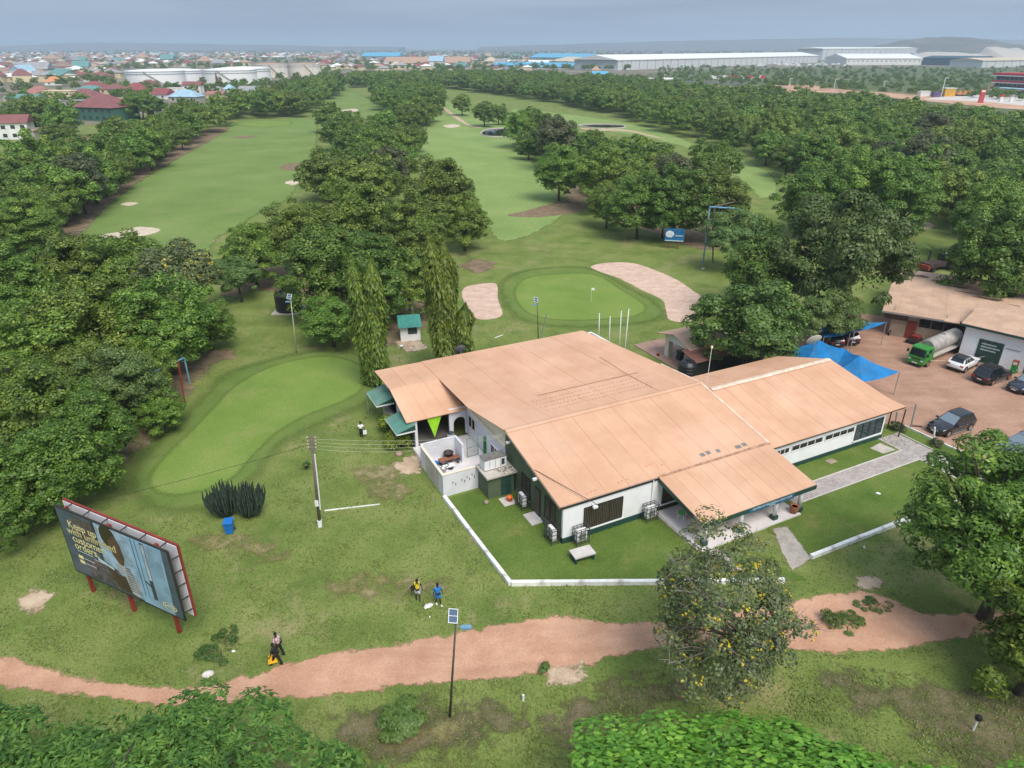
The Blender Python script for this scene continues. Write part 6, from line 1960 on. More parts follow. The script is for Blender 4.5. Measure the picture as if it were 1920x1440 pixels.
# workshop with the dusty roof
def local(o, e1):
    e2 = Vector((-e1.y, e1.x, 0))
    return lambda p: ((p - o).dot(e1), (p - o).dot(e2))
o1 = at(1664, 628)
e1 = (at(1780, 648) - o1).normalized()
ws = empty('workshop', o1, math.atan2(e1.y, e1.x), 'old workshop with a large dusty brown roof and a red door', 'workshop')
LL = local(o1, e1)
q0 = LL(at(1683, 578, 3.3)); q1 = LL(at(1778, 606, 3.3)); q2 = LL(at(1693, 502, 3.9))
depth = max(9.0, q2[1] - q0[1])
Lw = q1[0] + .2
MB().box(0, Lw - .3, 0, .2, 0, 3.2).build('front_wall', M['dirtywall'], ws)
MB().box(-.01, .2, .21, depth - 1, 0, 3.4).build('side_wall', M['dirtywall'], ws)
MB().box(Lw - .5, Lw - .3, .21, depth - 1, 0, 3.4).build('end_wall', M['dirtywall'], ws)
lx = 34
n = 12
for k in range(n):
    x0, x1 = -1.2 + (Lw + 1.2) * k / n if False else -1.2 + (Lw + 14) * k / n, -1.2 + (Lw + 14) * (k + 1) / n - .012
    yf = -.7 if x1 < Lw + .4 else -.7 + (x0 - Lw) * .55
    MB().add([(x0, yf, 3.22), (x1, yf, 3.22), (x1, depth, 3.95), (x0, depth, 3.95), (x0, yf, 3.30), (x1, yf, 3.30), (x1, depth, 4.03), (x0, depth, 4.03)], [(4, 5, 6, 7), (0, 1, 5, 4), (3, 2, 1, 0), (1, 2, 6, 5), (2, 3, 7, 6), (3, 0, 4, 7)]).build('roof_sheet', M['brownroof'], ws)
stain = plain('dark_roof_stain', (0.16, 0.09, 0.06), .9, 0, .3, 1.5)
r = random.Random(12)
for (fx_, fy_, sx_, sy_) in ((.30, .80, 2.0, .5), (.12, .86, 1.5, .9), (.48, .62, 1.8, .25), (.62, .55, 2.6, .3), (.75, .48, 1.6, .25), (.42, .72, 1.2, .3), (.70, .3, 1.9, .8)):
    x, y = fx_ * (Lw + 10), fy_ * depth
    zz = lambda yy: 3.30 + (yy + .7) / (depth + .7) * .73 + .008
    poly = [(x + sx_ * math.cos(t) * r.uniform(.6, 1.1), y + sy_ * math.sin(t) * r.uniform(.5, 1.1)) for t in [2 * math.pi * k / 10 for k in range(10)]]
    MB().add([(a_, b_, zz(b_)) for a_, b_ in poly], [tuple(range(10))]).build('roof_stain', stain, ws)
MB().box(-1.25, Lw + .5, -.78, -.72, 3.08, 3.26).build('eave_board', M['metal'], ws)
dd = LL(at(1714, 634))
dr = MB().box(dd[0] - 1.15, dd[0] - .05, -.06, -.002, .02, 2.3).build('door', M['doorred'], ws)
MB().box(dd[0] - .25, dd[0] - .17, -.1, -.062, 1.0, 1.12).build('handle', M['metal'], dr)
for k in range(4):
    x = dd[0] + .1 + k * 1.35
    f = MB().box(x, x + 1.25, -.05, -.002, 1.75, 2.75).build('window', M['frame'], ws)
    for j in range(2):
        MB().box(x + .07 + .58 * j, x + .6 + .58 * j, -.062, -.051, 1.82, 2.68).build('pane', M['darkwin'], f)
MB().box(-.9, dd[0] - 1.2, -.05, -.002, 2.2, 2.8).build('high_window', M['darkwin'], ws)

# white garage with the green doors
o2 = at(1796, 668)
e1 = (at(1919, 700) - o2).normalized()
gar = empty('garage', o2, math.atan2(e1.y, e1.x), 'white garage with wide dark green doors and a dusty roof', 'garage')
LL = local(o2, e1)
hg = height(606, o2)
Lg = 17.0
gw = MB().box(0, Lg, 0, .2, 0, hg).build('front_wall', M['white'], gar)
MB().box(0, .2, .21, 7, 0, hg).build('side_wall', M['white'], gar)
MB().box(-.05, -.002, -.02, .21, 0, hg).build('corner_trim', M['cream'], gar)
n = 10
for k in range(n):
    x0, x1 = -.5 + (Lg + 1) * k / n, -.5 + (Lg + 1) * (k + 1) / n - .012
    MB().add([(x0, -.6, hg - .02), (x1, -.6, hg - .02), (x1, 7.5, hg + .9), (x0, 7.5, hg + .9), (x0, -.6, hg + .06), (x1, -.6, hg + .06), (x1, 7.5, hg + .98), (x0, 7.5, hg + .98)], [(4, 5, 6, 7), (0, 1, 5, 4), (3, 2, 1, 0), (1, 2, 6, 5), (2, 3, 7, 6), (3, 0, 4, 7)]).build('roof_sheet', M['brownroof'], gar)
MB().box(-.5, Lg + .5, -.68, -.62, hg - .22, hg + .02).build('fascia', M['darkgreen'], gar)
for (pa, pb) in (((1819, 680), (1864, 694)), ((1913, 704), (1945, 714))):
    x0, x1 = LL(at(*pa))[0], LL(at(*pb))[0]
    for k in range(4):
        dr = MB().box(x0 + (x1 - x0) * k / 4 + .015, x0 + (x1 - x0) * (k + 1) / 4 - .015, -.06, -.002, .02, 2.75).build('door_leaf', M['darkgreen'], gar)
        m = MB()
        for z in (.5, 1.35, 2.2):
            m.box(x0 + (x1 - x0) * k / 4 + .08, x0 + (x1 - x0) * (k + 1) / 4 - .08, -.08, -.061, z - .04, z + .04)
        m.build('door_rail', M['darkgreen'], dr)
    if pa[0] == 1819:
        for k in range(3):
            w_ = (1.5, 1.9, 1.6)[k]
            MB().box(x0 + .35, x0 + .35 + w_, -.09, -.081, 2.2 - .35 * k, 2.36 - .35 * k).build('faded_print', plain('faded_white', (0.40, 0.46, 0.45), .8, 0, .4, 8), gar)
MB().box(LL(at(1864, 694))[0] + .2, LL(at(1895, 702))[0], -.1, -.002, 2.35, 2.42).build('door_track', M['metal'], gar)
e = empty('fuel_pump', at(1898, 700), math.atan2(e1.y, e1.x), 'old red and green fuel pump by the white garage wall', 'fuel pump')
MB().box(-.28, .28, -.22, .22, 0, 1.0).build('cabinet', M['greenplastic'], e)
MB().box(-.28, .28, -.22, .22, 1.002, 1.55).build('display_head', M['red'], e)
MB().box(-.2, .2, -.235, -.222, 1.1, 1.45).build('dial', M['cream'], e)
MB().tube([(.3, -.1, .9), (.42, -.2, .5), (.38, -.2, .2), (.3, -.1, .4)], .03, 5).build('hose', M['blackmetal'], e)
# motorbike and scrap by the workshop wall
def motorbike(loc, rz, label):
    e = empty('motorbike', loc, rz, label, 'motorbike')
    for x in (-.62, .62):
        t = MB()
        t.tube([(x, -.05, .30), (x, .05, .30)], .30, 14)
        w_ = t.build('wheel', M['tyre'], e)
        MB().tube([(x, -.06, .30), (x, .06, .30)], .17, 10).build('rim', M['rim'], w_)
    MB().tube([(-.55, 0, .62), (.0, 0, .78), (.12, 0, .80)], [.10, .13, .08], 8).build('seat', M['blackmetal'], e)
    MB().ball((.28, 0, .80), (.26, .15, .16), 10, 6).build('fuel_tank', M['red'], e, True)
    MB().box(-.25, .3, -.14, .14, .26, .58).build('engine', M['metal'], e)
    MB().tube([(.62, .0, .3), (.42, 0, .98), (.40, -.32, 1.05)], .025, 5).build('fork', M['metal'], e)
    MB().tube([(.40, -.34, 1.03), (.42, 0, 1.0), (.40, .34, 1.03)], .02, 5).build('handlebar', M['blackmetal'], e)
    return e
motorbike(at(1672, 627), R(35), 'motorbike leaning near the old workshop wall')
e = empty('scrap_heap', at(1714, 641), R(40), 'black and red scrap lying behind the tanker truck', 'scrap')
MB().box(-1.2, .9, -.6, .6, .1, .45).build('base_frame', M['blackmetal'], e)
MB().box(-.2, .8, -.4, .4, .452, .8).build('red_crate', M['red'], e)
MB().tube([(-.8, -.6, .3), (-.8, -.45, .3)], .3, 12).build('wheel', M['tyre'], e)
# wrecked dark truck beside the palm
e = empty('wrecked_truck', at(1752, 506), R(25), 'dark wrecked truck body in the weeds behind the workshop', 'truck')
MB().box(-2.6, 1.4, -1.0, 1.0, .8, 1.4).build('bed', plain('rusty_black', (0.05, 0.03, 0.03), .8, 0, .4, 2), e)
MB().add([(1.2, -.95, .7), (3.0, -.95, .7), (3.0, .95, .7), (1.2, .95, .7), (1.3, -.8, 2.5), (2.6, -.8, 2.5), (2.6, .8, 2.5), (1.3, .8, 2.5)], [(0, 1, 5, 4), (1, 2, 6, 5), (2, 3, 7, 6), (3, 0, 4, 7), (4, 5, 6, 7)]).build('cab', M['blackmetal'], e)
MB().box(1.5, 2.4, -.6, .6, 2.505, 2.6).build('roof_junk', M['metal'], e)
MB().box(-3.1, -2.62, -1.0, 1.0, .5, 1.2).build('rusted_front', M['red'], e)
for x in (-1.6, 2.1):
    for sy in (-1, 1):
        MB().tube([(x, sy * .7, .42), (x, sy * 1.0, .42)], .42, 12).build('wheel', M['tyre'], e)
# posts along the car park kerb
for k, (bx_, by_, tx, ty) in enumerate(((1707, 804, 1718, 757), (1750, 829, 1753, 801), (1812, 854, 1822, 803), (1678, 797, 1682, 772))):
    b = at(bx_, by_)
    top = ray_y(tx, ty, b.y) - b
    thing1('fence_post', MB().tube([(0, 0, 0), top], .075, 8), M['metal'] if k != 1 else M['whitemetal'], b, 0, ('tall leaning steel post at the corner of the wing canopy', 'short white post in the middle of the car park kerb', 'tall grey post at the near end of the car park kerb', 'thin grey post just under the wing\'s canopy')[k], 'post', 'posts along the car park kerb')
for k, (x, y) in enumerate(((1718, 800), (1796, 826))):
    thing1('wheel_stop', MB().box(-.5, .5, -.09, .09, 0, .1), M['frame'], at(x, y), R(-12), ('dark wheel stop beside the tall leaning post', 'dark wheel stop in front of the lone black SUV')[k], 'wheel stop', 'dark wheel stops by the kerb')

# pavilion, maroon shed, black tanks, white hut
pa = at(1252, 668)
pvn = empty('pavilion', pa, AZ, 'open pavilion with white pillars and a low brown roof', 'pavilion')
MB().box(-1.6, 6.0, -4.2, 4.6, -.05, .10).build('floor', plain('terracotta_floor', (0.34, 0.21, 0.16), .6, 0, .15, .8), pvn)
for (x, y) in ((0, 0), (0, -3.6), (4.6, 0), (4.6, -3.6)):
    MB().box(x - .32, x + .32, y - .32, y + .32, .102, 2.55).build('pillar', M['cream'], pvn)
MB().box(-.3, .3, -3.3, -.33, 2.2, 2.55).build('beam', M['greywall'], pvn)
MB().box(.34, 4.3, -3.9, -3.3, 2.2, 2.55).build('beam', M['greywall'], pvn)
for (y0, y1, z0, z1) in ((1.2, -1.8, 2.62, 3.5), (-1.82, -4.8, 3.5, 2.62)):
    MB().add([(-1.0, y0, z0), (5.8, y0, z0), (5.8, y1, z1), (-1.0, y1, z1), (-1.0, y0, z0 + .12), (5.8, y0, z0 + .12), (5.8, y1, z1 + .12), (-1.0, y1, z1 + .12)], [(4, 5, 6, 7), (0, 1, 5, 4), (3, 2, 1, 0), (1, 2, 6, 5), (2, 3, 7, 6), (3, 0, 4, 7)]).build('roof', M['brownroof'], pvn)
m = MB().prism([(1.1, 2.56), (-1.81, 3.45), (-4.7, 2.56)], -.28, .28, axis='x')
m.build('gable_panel', M['greywall'], pvn)
e = empty('bar_counter', at(1290, 672), AZ, 'black bar counter inside the open pavilion', 'counter')
MB().box(-1.5, 1.5, -.35, .35, .1, 1.1).build('counter_body', M['blackmetal'], e)
MB().box(-1.6, 1.6, -.42, .42, 1.102, 1.16).build('counter_top', M['frame'], e)
bucket(.2, .35, M['terracotta'], at(1234, 667, .1), 'small terracotta pot beside the pavilion pillar', 'plant_pot', 'plant pot')
s0, s1 = at(1301, 712), at(1432, 678)
e1 = (s1 - s0).normalized()
sh = empty('long_shed', s0, math.atan2(e1.y, e1.x), 'long low shed with a weathered maroon roof behind the wing', 'shed')
Ls = (s1 - s0).length
MB().box(0, Ls, .1, .25, 0, 2.1).build('front_wall', M['blackmetal'], sh)
MB().box(0, .15, .26, 2.0, 0, 2.3).build('side_wall', M['dirtywall'], sh)
MB().box(Ls - .15, Ls, .26, 2.0, 0, 2.3).build('end_wall', M['dirtywall'], sh)
for j in range(3):
    for k in range(5):
        x0, x1 = -.3 + (Ls + .6) * k / 5, -.3 + (Ls + .6) * (k + 1) / 5 - .01
        y0, y1 = -.4 + .85 * j, -.4 + .85 * (j + 1) + .08
        z0, z1 = 2.12 + .2 * j, 2.12 + .2 * (j + 1)
        MB().add([(x0, y0, z0 + .04), (x1, y0, z0 + .04), (x1, y1, z1), (x0, y1, z1), (x0, y0, z0 + .09), (x1, y0, z0 + .09), (x1, y1, z1 + .05), (x0, y1, z1 + .05)], [(4, 5, 6, 7), (0, 1, 5, 4), (3, 2, 1, 0), (1, 2, 6, 5), (2, 3, 7, 6), (3, 0, 4, 7)]).build('roof_sheet', M['darkredroof'], sh)
def poly_tank(loc, r_, hgt, label, pad=True):
    e = empty('water_tank', loc, 0, label, 'water tank')
    if pad:
        MB().box(-r_ * 1.1, r_ * 1.1, -r_ * 1.1, r_ * 1.1, -.05, .15).build('concrete_pad', M['concrete'], e)
    m = MB()
    pr = [(r_ * .98, .15)]
    for k in range(6):
        z = .15 + (hgt - .6) * k / 6
        pr += [(r_, z + .03), (r_, z + (hgt - .6) / 6 - .05), (r_ * .965, z + (hgt - .6) / 6)]
    pr += [(r_ * .95, hgt - .4), (r_ * .7, hgt - .12), (r_ * .3, hgt - .02)]
    m.lathe(pr, 24)
    m.build('tank_body', M['tankblack'], e, False)
    MB().lathe([(r_ * .28, hgt - .02), (r_ * .28, hgt + .12), (r_ * .1, hgt + .15)], 14).build('lid', M['tankblack'], e)
    return e
b = at(543, 582)
poly_tank(b, 24 * scale_at(b), height(545, b) * 1.02, 'big black water tank on a concrete pad under the central clump of trees')
poly_tank(at(1286, 716), 1.0, 2.6, 'black water tank at the end of the maroon shed roof', False)
ha, hb = at(752, 641), at(789, 638)
e1 = (hb - ha).normalized()
hut = empty('white_hut', ha, math.atan2(e1.y, e1.x), 'small white hut with a teal sloping roof', 'hut')
wd = (hb - ha).length
he = height(613, ha)
HW = plain('dirty_white_hut', (0.78, 0.78, 0.78), .85, 0, .05, 1, (.55, .48, .4))
MB().box(0, wd, 0, .1, 0, he).build('front_wall', HW, hut)
MB().box(0, .1, .11, 1.7, 0, he + .2).build('side_wall', HW, hut)
MB().box(wd - .1, wd, .11, 1.7, 0, he + .2).build('side_wall', HW, hut)
MB().box(.11, wd - .11, 1.6, 1.7, 0, he + .2).build('back_wall', HW, hut)
f = MB().box(wd * .38, wd * .84, -.04, -.002, he * .48, he * .88).build('window', M['darkgreen'], hut)
MB().box(wd * .41, wd * .81, -.052, -.041, he * .52, he * .85).build('pane', M['bluewin'], f)
MB().box(-.03, -.002, .5, .9, he * .5, he * .85).build('side_window', M['darkwin'], hut)
for k in range(6):
    x0, x1 = -.2 + (wd + .4) * k / 6, -.2 + (wd + .4) * (k + 1) / 6 - .01
    MB().add([(x0, -.5, he - .02), (x1, -.5, he - .02), (x1, 2.0, he + .75), (x0, 2.0, he + .75), (x0, -.5, he + .03), (x1, -.5, he + .03), (x1, 2.0, he + .8), (x0, 2.0, he + .8)], [(4, 5, 6, 7), (0, 1, 5, 4), (3, 2, 1, 0), (1, 2, 6, 5), (2, 3, 7, 6), (3, 0, 4, 7)]).build('roof_sheet', M['greenroof'], hut)
bucket(.22, .4, M['whitecloth'], at(753, 654), 'white bucket on the bare ground before the white hut')
thing1('notice_panel', MB().box(-.6, .6, -.04, .04, .3, 1.6), M['whitecloth'], at(768, 590), 0, 'white panel glimpsed under the trees behind the hut', 'panel')

# bins, stones, posts and litter
e = empty('wheelie_bin', at(432, 998), R(10), 'blue wheelie bin beside the candelabra cactus', 'bin')
MB().add([(-.25, -.3, .06), (.25, -.3, .06), (.25, .25, .06), (-.25, .25, .06), (-.31, -.38, 1.0), (.31, -.38, 1.0), (.31, .36, 1.0), (-.31, .36, 1.0)], [(3, 2, 1, 0), (4, 5, 6, 7), (0, 1, 5, 4), (1, 2, 6, 5), (2, 3, 7, 6), (3, 0, 4, 7)]).build('bin_body', M['bluebin'], e)
MB().box(-.34, .34, -.42, .40, 1.002, 1.08).build('lid', M['bluebin'], e)
for sx in (-.3, .3):
    MB().tube([(sx - .03, .3, .1), (sx + .03, .3, .1)], .1, 10).build('wheel', M['tyre'], e)
m = MB()
m.ball((0, 0, .16), (.36, .24, .2), 12, 7)
thing1('white_stone', m, M['stone'], at(391, 1268), R(20), 'rounded white stone on the grass edge of the dirt road', 'stone', None, True)
e = empty('marker_post', at(1824, 1370), 0, 'white marker post with a black bag over its top', 'post')
MB().tube([(0, 0, 0), (.03, 0, .85)], .055, 8).build('post', M['whitemetal'], e)
MB().ball((.04, 0, .98), (.19, .19, .2), 8, 6).build('black_cap', M['blackcloth'], e, True)
thing1('marker_peg', MB().tube([(0, 0, 0), (0, 0, .42)], .07, 8), M['whitemetal'], at(981, 1313), 0, 'short white peg in the grass below the dirt road', 'peg')
for k, (x, y, sx, lb) in enumerate(((803, 1137, .34, 'crumpled white sheet on the ground by the man in blue'), (806, 1158, .09, 'white ball of litter in the weeds below the man in blue'), (1646, 926, .22, 'white scraps lying on the lawn right of the porch'), (1620, 1027, .12, 'small white scrap on the grass before the right-hand kerb'), (438, 1222, .12, 'white scrap among the weeds by the two walkers'), (1318, 504, .35, 'white slab at the foot of the tall blue frame'), (770, 653, .2, 'pale scrap on the bare earth by the hut'))):
    m = MB()
    rr = random.Random(k)
    m.ball((0, 0, .05), (sx, sx * .6, .07), 7, 4)
    m.v = [(v[0] * rr.uniform(.8, 1.2), v[1] * rr.uniform(.8, 1.2), v[2] * rr.uniform(.6, 1.3)) for v in m.v]
    thing1('litter', m, M['litter'], at(x, y), rr.uniform(0, 3), lb, 'litter')
thing1('white_stick', MB().tube([(0, 0, .05), (1.0, .9, .08)], .05, 6), M['litter'], at(928, 634), 0, 'white pipe lying on the grass behind the clubhouse', 'pipe')
thing1('brown_stone', MB().ball((0, 0, .1), (.35, .3, .22), 8, 5), plain('reddish_stone', (.36, .24, .2), .9), at(748, 853), 0, 'reddish stone at the foot of the yard wall', 'stone', None, True)

# ------------------------------------------------------------------ people
def skinned(name, verts, edges, radii, mat, root, parent, sub=2):
    me = bpy.data.meshes.new(name)
    me.from_pydata(verts, edges, [])
    o = link(name, me)
    md = o.modifiers.new('skin', 'SKIN')
    sv = me.skin_vertices[0].data
    for i, r_ in enumerate(radii):
        r2 = r_ if hasattr(r_, '__len__') else (r_, r_)
        sv[i].radius = r2
        sv[i].use_root = (i == root)
    s_ = o.modifiers.new('subsurf', 'SUBSURF')
    s_.levels = s_.render_levels = sub
    bpy.context.view_layer.update()
    m2 = bpy.data.meshes.new_from_object(o.evaluated_get(bpy.context.evaluated_depsgraph_get()))
    m2.name = name
    bpy.data.objects.remove(o)
    bpy.data.meshes.remove(me)
    m2.materials.clear()
    m2.materials.append(mat)
    m2.polygons.foreach_set('use_smooth', [True] * len(m2.polygons))
    return link(name, m2, parent)

def person(base, rz, label, stride=.0, armL=(.05, .0), armR=(.05, .0), top=M['whitecloth'], bottom=M['blackcloth'], shorts=False, skirt=False, shoes=M['blackcloth'], Hh=1.72, lean=0.0, sleeves=True, legmat=None):
    """x forward, y left; arm = (outward, forward) offsets of the hands in metres"""
    e = empty('person', base, rz, label, 'person', 'people walking on the grounds')
    k = Hh / 1.75
    hip, kn, an = .92 * k, .50 * k, .08 * k
    sh, neck, head = 1.42 * k, 1.50 * k, 1.63 * k
    V, E, Rr = [], [], []
    def add(p, r_, par=None):
        V.append(p)
        Rr.append(r_)
        if par is not None:
            E.append((par, len(V) - 1))
        return len(V) - 1
    pel = add((0, 0, hip + .04), (.115, .15))
    wa = add((lean * .3, 0, 1.10 * k), (.10, .125), pel)
    ch = add((lean * .7, 0, 1.30 * k), (.115, .155), wa)
    nb = add((lean, 0, sh + .03), (.065, .075), ch)
    nk = add((lean, 0, neck + .01), .052, nb)
    h1 = add((lean + .015, 0, head - .06), (.075, .07), nk)
    h2 = add((lean + .02, 0, head + .05), (.098, .082), h1)
    h3 = add((lean + .005, 0, head + .11), (.07, .06), h2)
    legs = []
    for sy, st in ((1, stride), (-1, -stride)):
        hj = add((0, sy * .09, hip - .06), .088, pel)
        kj = add((st * .5 + .02, sy * .095, kn), .060, hj)
        aj = add((st, sy * .10, an + .02), .040, kj)
        ft = add((st + .07, sy * .105, .045), (.040, .04), aj)
        toe = add((st + .17, sy * .11, .03), (.028, .04), ft)
        legs.append((hj, kj, aj, ft, toe))
    arms = []
    for sy, (ou, fo) in ((1, armL), (-1, armR)):
        sj = add((lean, sy * .185, sh - .02), .052, ch)
        el = add((lean + fo * .35 - .03, sy * (.23 + ou * .5), 1.14 * k), .038, sj)
        wr = add((lean + fo, sy * (.24 + ou), (.90 + abs(fo) * .5) * k), .027, el)
        hd = add((lean + fo + .02, sy * (.245 + ou), (.84 + abs(fo) * .5) * k), (.034, .024), wr)
        arms.append((sj, el, wr, hd))
    body = skinned('body', V, E, Rr, M['skin'], pel, e)
    # fingers and face
    for (sj, el, wr, hd) in arms:
        p = Vector(V[hd])
        hnd = MB()
        for q in range(4):
            x = -.026 + .018 * q
            hnd.tube([p + Vector((x, 0, .0)), p + Vector((x, -.005, -.05)), p + Vector((x, -.02 * (1 if p.y > 0 else -1), -.085 + .006 * abs(q - 1.5)))], [.009, .008, .006], 5)
        hnd.tube([p + Vector((.03, 0, .02)), p + Vector((.05, -.01, -.02)), p + Vector((.045, -.015, -.045))], [.010, .009, .007], 5)
        hnd.build('fingers', M['skin'], body, True)
    fc = MB()
    hx, hz = V[h2][0], V[h2][2]
    fc.add([(hx + .092, -.014, hz - .03), (hx + .092, .014, hz - .03), (hx + .118, 0, hz - .035), (hx + .090, 0, hz + .015)], [(0, 2, 3), (2, 1, 3), (0, 1, 2)])
    for sy in (-1, 1):
        fc.ball((hx, sy * .084, hz - .02), (.02, .01, .032), 6, 4)
    fc.build('face', M['skin'], body)
    hb = MB()
    hb.ball((hx - .012, 0, hz + .045), (.102, .092, .09), 12, 8)
    hb.build('hair', M['hair'], e, True)
    # clothes
    def grow(idx, edges_, mat, nm, g, root=0, cut=None):
        mp_ = {i: n_ for n_, i in enumerate(idx)}
        vs = [V[i] for i in idx]
        if cut:
            for i, (a_, b_, t) in cut.items():
                vs[mp_[i]] = tuple(V[a_][q] + (V[b_][q] - V[a_][q]) * t for q in range(3))
        rd = [tuple(x + g for x in (Rr[i] if hasattr(Rr[i], '__len__') else (Rr[i], Rr[i]))) for i in idx]
        return skinned(nm, vs, [(mp_[a_], mp_[b_]) for a_, b_ in edges_], rd, mat, mp_[idx[root]], e)
    (aL, bL, cL, dL), (aR, bR, cR, dR) = arms
    if sleeves:
        grow([ch, wa, pel, nb, aL, bL, aR, bR], [(ch, wa), (wa, pel), (ch, nb), (ch, aL), (aL, bL), (ch, aR), (aR, bR)], top, 'shirt', .022, 0, {bL: (aL, bL, .85), bR: (aR, bR, .85), nb: (ch, nb, .8)})
    else:
        grow([ch, wa, pel, nb], [(ch, wa), (wa, pel), (ch, nb)], top, 'vest', .02, 0, {nb: (ch, nb, .8)})
    (l1, l2, l3, l4, l5), (r1, r2, r3, r4, r5) = legs
    if skirt:
        m = MB()
        m.lathe([(.165, kn - .02), (.17, kn + .2), (.165, hip), (.125, 1.08 * k)], 16)
        m.build('skirt', bottom, e, True)
    else:
        f_ = .9 if shorts else .95
        if shorts:
            grow([pel, l1, l2, r1, r2], [(pel, l1), (l1, l2), (pel, r1), (r1, r2)], bottom, 'shorts', .028, 0, {l2: (l1, l2, .95), r2: (r1, r2, .95)})
        else:
            grow([pel, l1, l2, l3, r1, r2, r3], [(pel, l1), (l1, l2), (l2, l3), (pel, r1), (r1, r2), (r2, r3)], bottom, 'trousers', .02, 0)
    for (a_, b_, c_, d_, t_) in legs:
        p = Vector(V[d_])
        MB().ball((p.x + .03, p.y, .05), (.14, .055, .05), 10, 6).build('shoe', shoes, e, True)
    return e
plaid, t_, b_ = new_mat('red_white_plaid')
ck = t_.nodes.new('ShaderNodeTexChecker')
ck.inputs['Scale'].default_value = 11
ck.inputs['Color1'].default_value = (0.42, 0.05, 0.09, 1)
ck.inputs['Color2'].default_value = (0.62, 0.52, 0.56, 1)
t_.links.new(objco(t_), ck.inputs['Vector'])
t_.links.new(mixc(t_, .5, ck.outputs['Color'], ramp(t_, noise(t_, 16, 2, .5, objco(t_)), [(.4, (.1, .05, .12)), (.6, (.8, .7, .75))])), b_.inputs['Base Color'])
b_.inputs['Roughness'].default_value = .85
person(at(784, 1124), R(-75), 'person in a yellow top and pale shorts holding a dark round cap', .12, (.08, .05), (.18, .10), M['bright_yellow'], M['palecloth'], True, shoes=M['blackcloth'], Hh=1.68, sleeves=False)
m = MB()
m.ball((0, 0, 0), (.19, .19, .17), 12, 8)
thing1('round_cap', m, M['blackcloth'], at(776, 1122) + Vector((0, 0, .88)), 0, 'dark round cap held by the person in yellow', 'cap', None, True)
person(at(822, 1133), R(-60), 'person in a loose bright blue shirt and blue shorts', .16, (.06, .04), (.06, -.04), M['blueshirt'], M['blueshirt'], True, shoes=M['whitecloth'], Hh=1.75)
person(at(525, 1229), R(160), 'person in a red and white plaid shirt and dark trousers on the grass', .26, (.05, .15), (.05, -.12), plaid, M['blackcloth'], False, Hh=1.78, lean=.05)
person(at(520, 1247), R(165), 'person in dark clothes carrying a yellow bag at the roadside', .30, (.10, .12), (.05, -.1), M['blackcloth'], M['blackcloth'], False, Hh=1.66, lean=.06)
e = empty('carrier_bag', at(513, 1248) + Vector((0, 0, .28)), R(20), 'bright yellow bag carried by the person in dark clothes', 'bag')
MB().add([(-.28, -.10, 0), (.28, -.10, 0), (.28, .10, 0), (-.28, .10, 0), (-.18, -.04, .55), (.18, -.04, .55), (.18, .04, .55), (-.18, .04, .55)], [(3, 2, 1, 0), (4, 5, 6, 7), (0, 1, 5, 4), (1, 2, 6, 5), (2, 3, 7, 6), (3, 0, 4, 7)]).build('bag_body', M['yellow'], e)
MB().tube([(-.1, 0, .55), (-.06, 0, .75), (.06, 0, .75), (.1, 0, .55)], .015, 5).build('handle', M['yellow'], e)
person(at(678, 820), R(95), 'woman in a white top and black skirt walking away from the camera', .08, (.04, .02), (.12, .02), M['whitecloth'], M['blackcloth'], False, True, M['blackcloth'], 1.64)
e = empty('white_bag', at(685, 819) + Vector((0, 0, .3)), R(20), 'white bag carried by the woman in the black skirt', 'bag')
MB().box(-.17, .17, -.06, .06, 0, .36).build('bag_body', M['whitecloth'], e)
MB().tube([(-.09, 0, .36), (-.06, 0, .52), (.06, 0, .52), (.09, 0, .36)], .012, 5).build('handle', M['whitecloth'], e)

# ------------------------------------------------------------------ grass tufts in the nearer rough
rr = np.random.default_rng(77)
def poly_mask(P, rings):
    m = np.zeros(len(P), bool)
    for ring in rings:
        q = np.array([(v.x, v.y) for v in ring])
        lo, hi = q.min(0), q.max(0)
        idx = np.nonzero((P[:, 0] > lo[0]) & (P[:, 0] < hi[0]) & (P[:, 1] > lo[1]) & (P[:, 1] < hi[1]))[0]
        if not len(idx):
            continue
        x, y = P[idx, 0], P[idx, 1]
        c = np.zeros(len(idx), bool)
        for a, b in zip(q, np.roll(q, -1, 0)):
            if a[1] != b[1]:
                c ^= ((a[1] > y) != (b[1] > y)) & (x < (b[0] - a[0]) * (y - a[1]) / (b[1] - a[1]) + a[0])
        m[idx] |= c
    return m
n_ = 620000
Yt = 22 + 68 * rr.random(n_) ** 1.15
Xt = (rr.random(n_) - .5) * 2 * (Yt * .78 + 8)
P_ = np.stack([Xt, Yt], 1)
bare_ = [r_ for k_ in ('dirt_road', 'sand_bunker', 'car_park', 'putting_green', 'practice_green', 'entry_path', 'bare_earth_patch') for r_ in RINGS[k_]]
cl = np.sin(Xt * .9 + 1.3 * np.sin(Yt * .37)) * np.sin(Yt * .8 + 1.7 * np.sin(Xt * .29)) + .6 * np.sin(Xt * 2.7 + Yt * 1.9) * np.sin(Yt * 3.1 - Xt)
keep = (~poly_mask(P_, bare_)) & (rr.random(n_) < .16 + .22 * np.clip(cl, 0, 1.2))
mown = poly_mask(P_, RINGS['lawn'] + RINGS['green_collar'])
keep &= ~(mown & (rr.random(n_) < .75))
rel = np.stack([Xt - A0.x, Yt - A0.y], 1)
la_, lb_ = rel @ np.array([EX.x, EX.y]), rel @ np.array([EY.x, EY.y])
keep &= ~((la_ > -.4) & (la_ < 37) & (lb_ > -.3) & (lb_ < 27)) & ~((la_ > 8) & (la_ < 19) & (lb_ > -5.6) & (lb_ < 1)) & ~((la_ > -6) & (la_ < 0) & (lb_ > 7) & (lb_ < 27)) & ~((la_ > 18.5) & (la_ < 37) & (lb_ > -4.2) & (lb_ < -2.3))
P_, cl, mown = P_[keep], cl[keep], mown[keep]
k_ = len(P_)
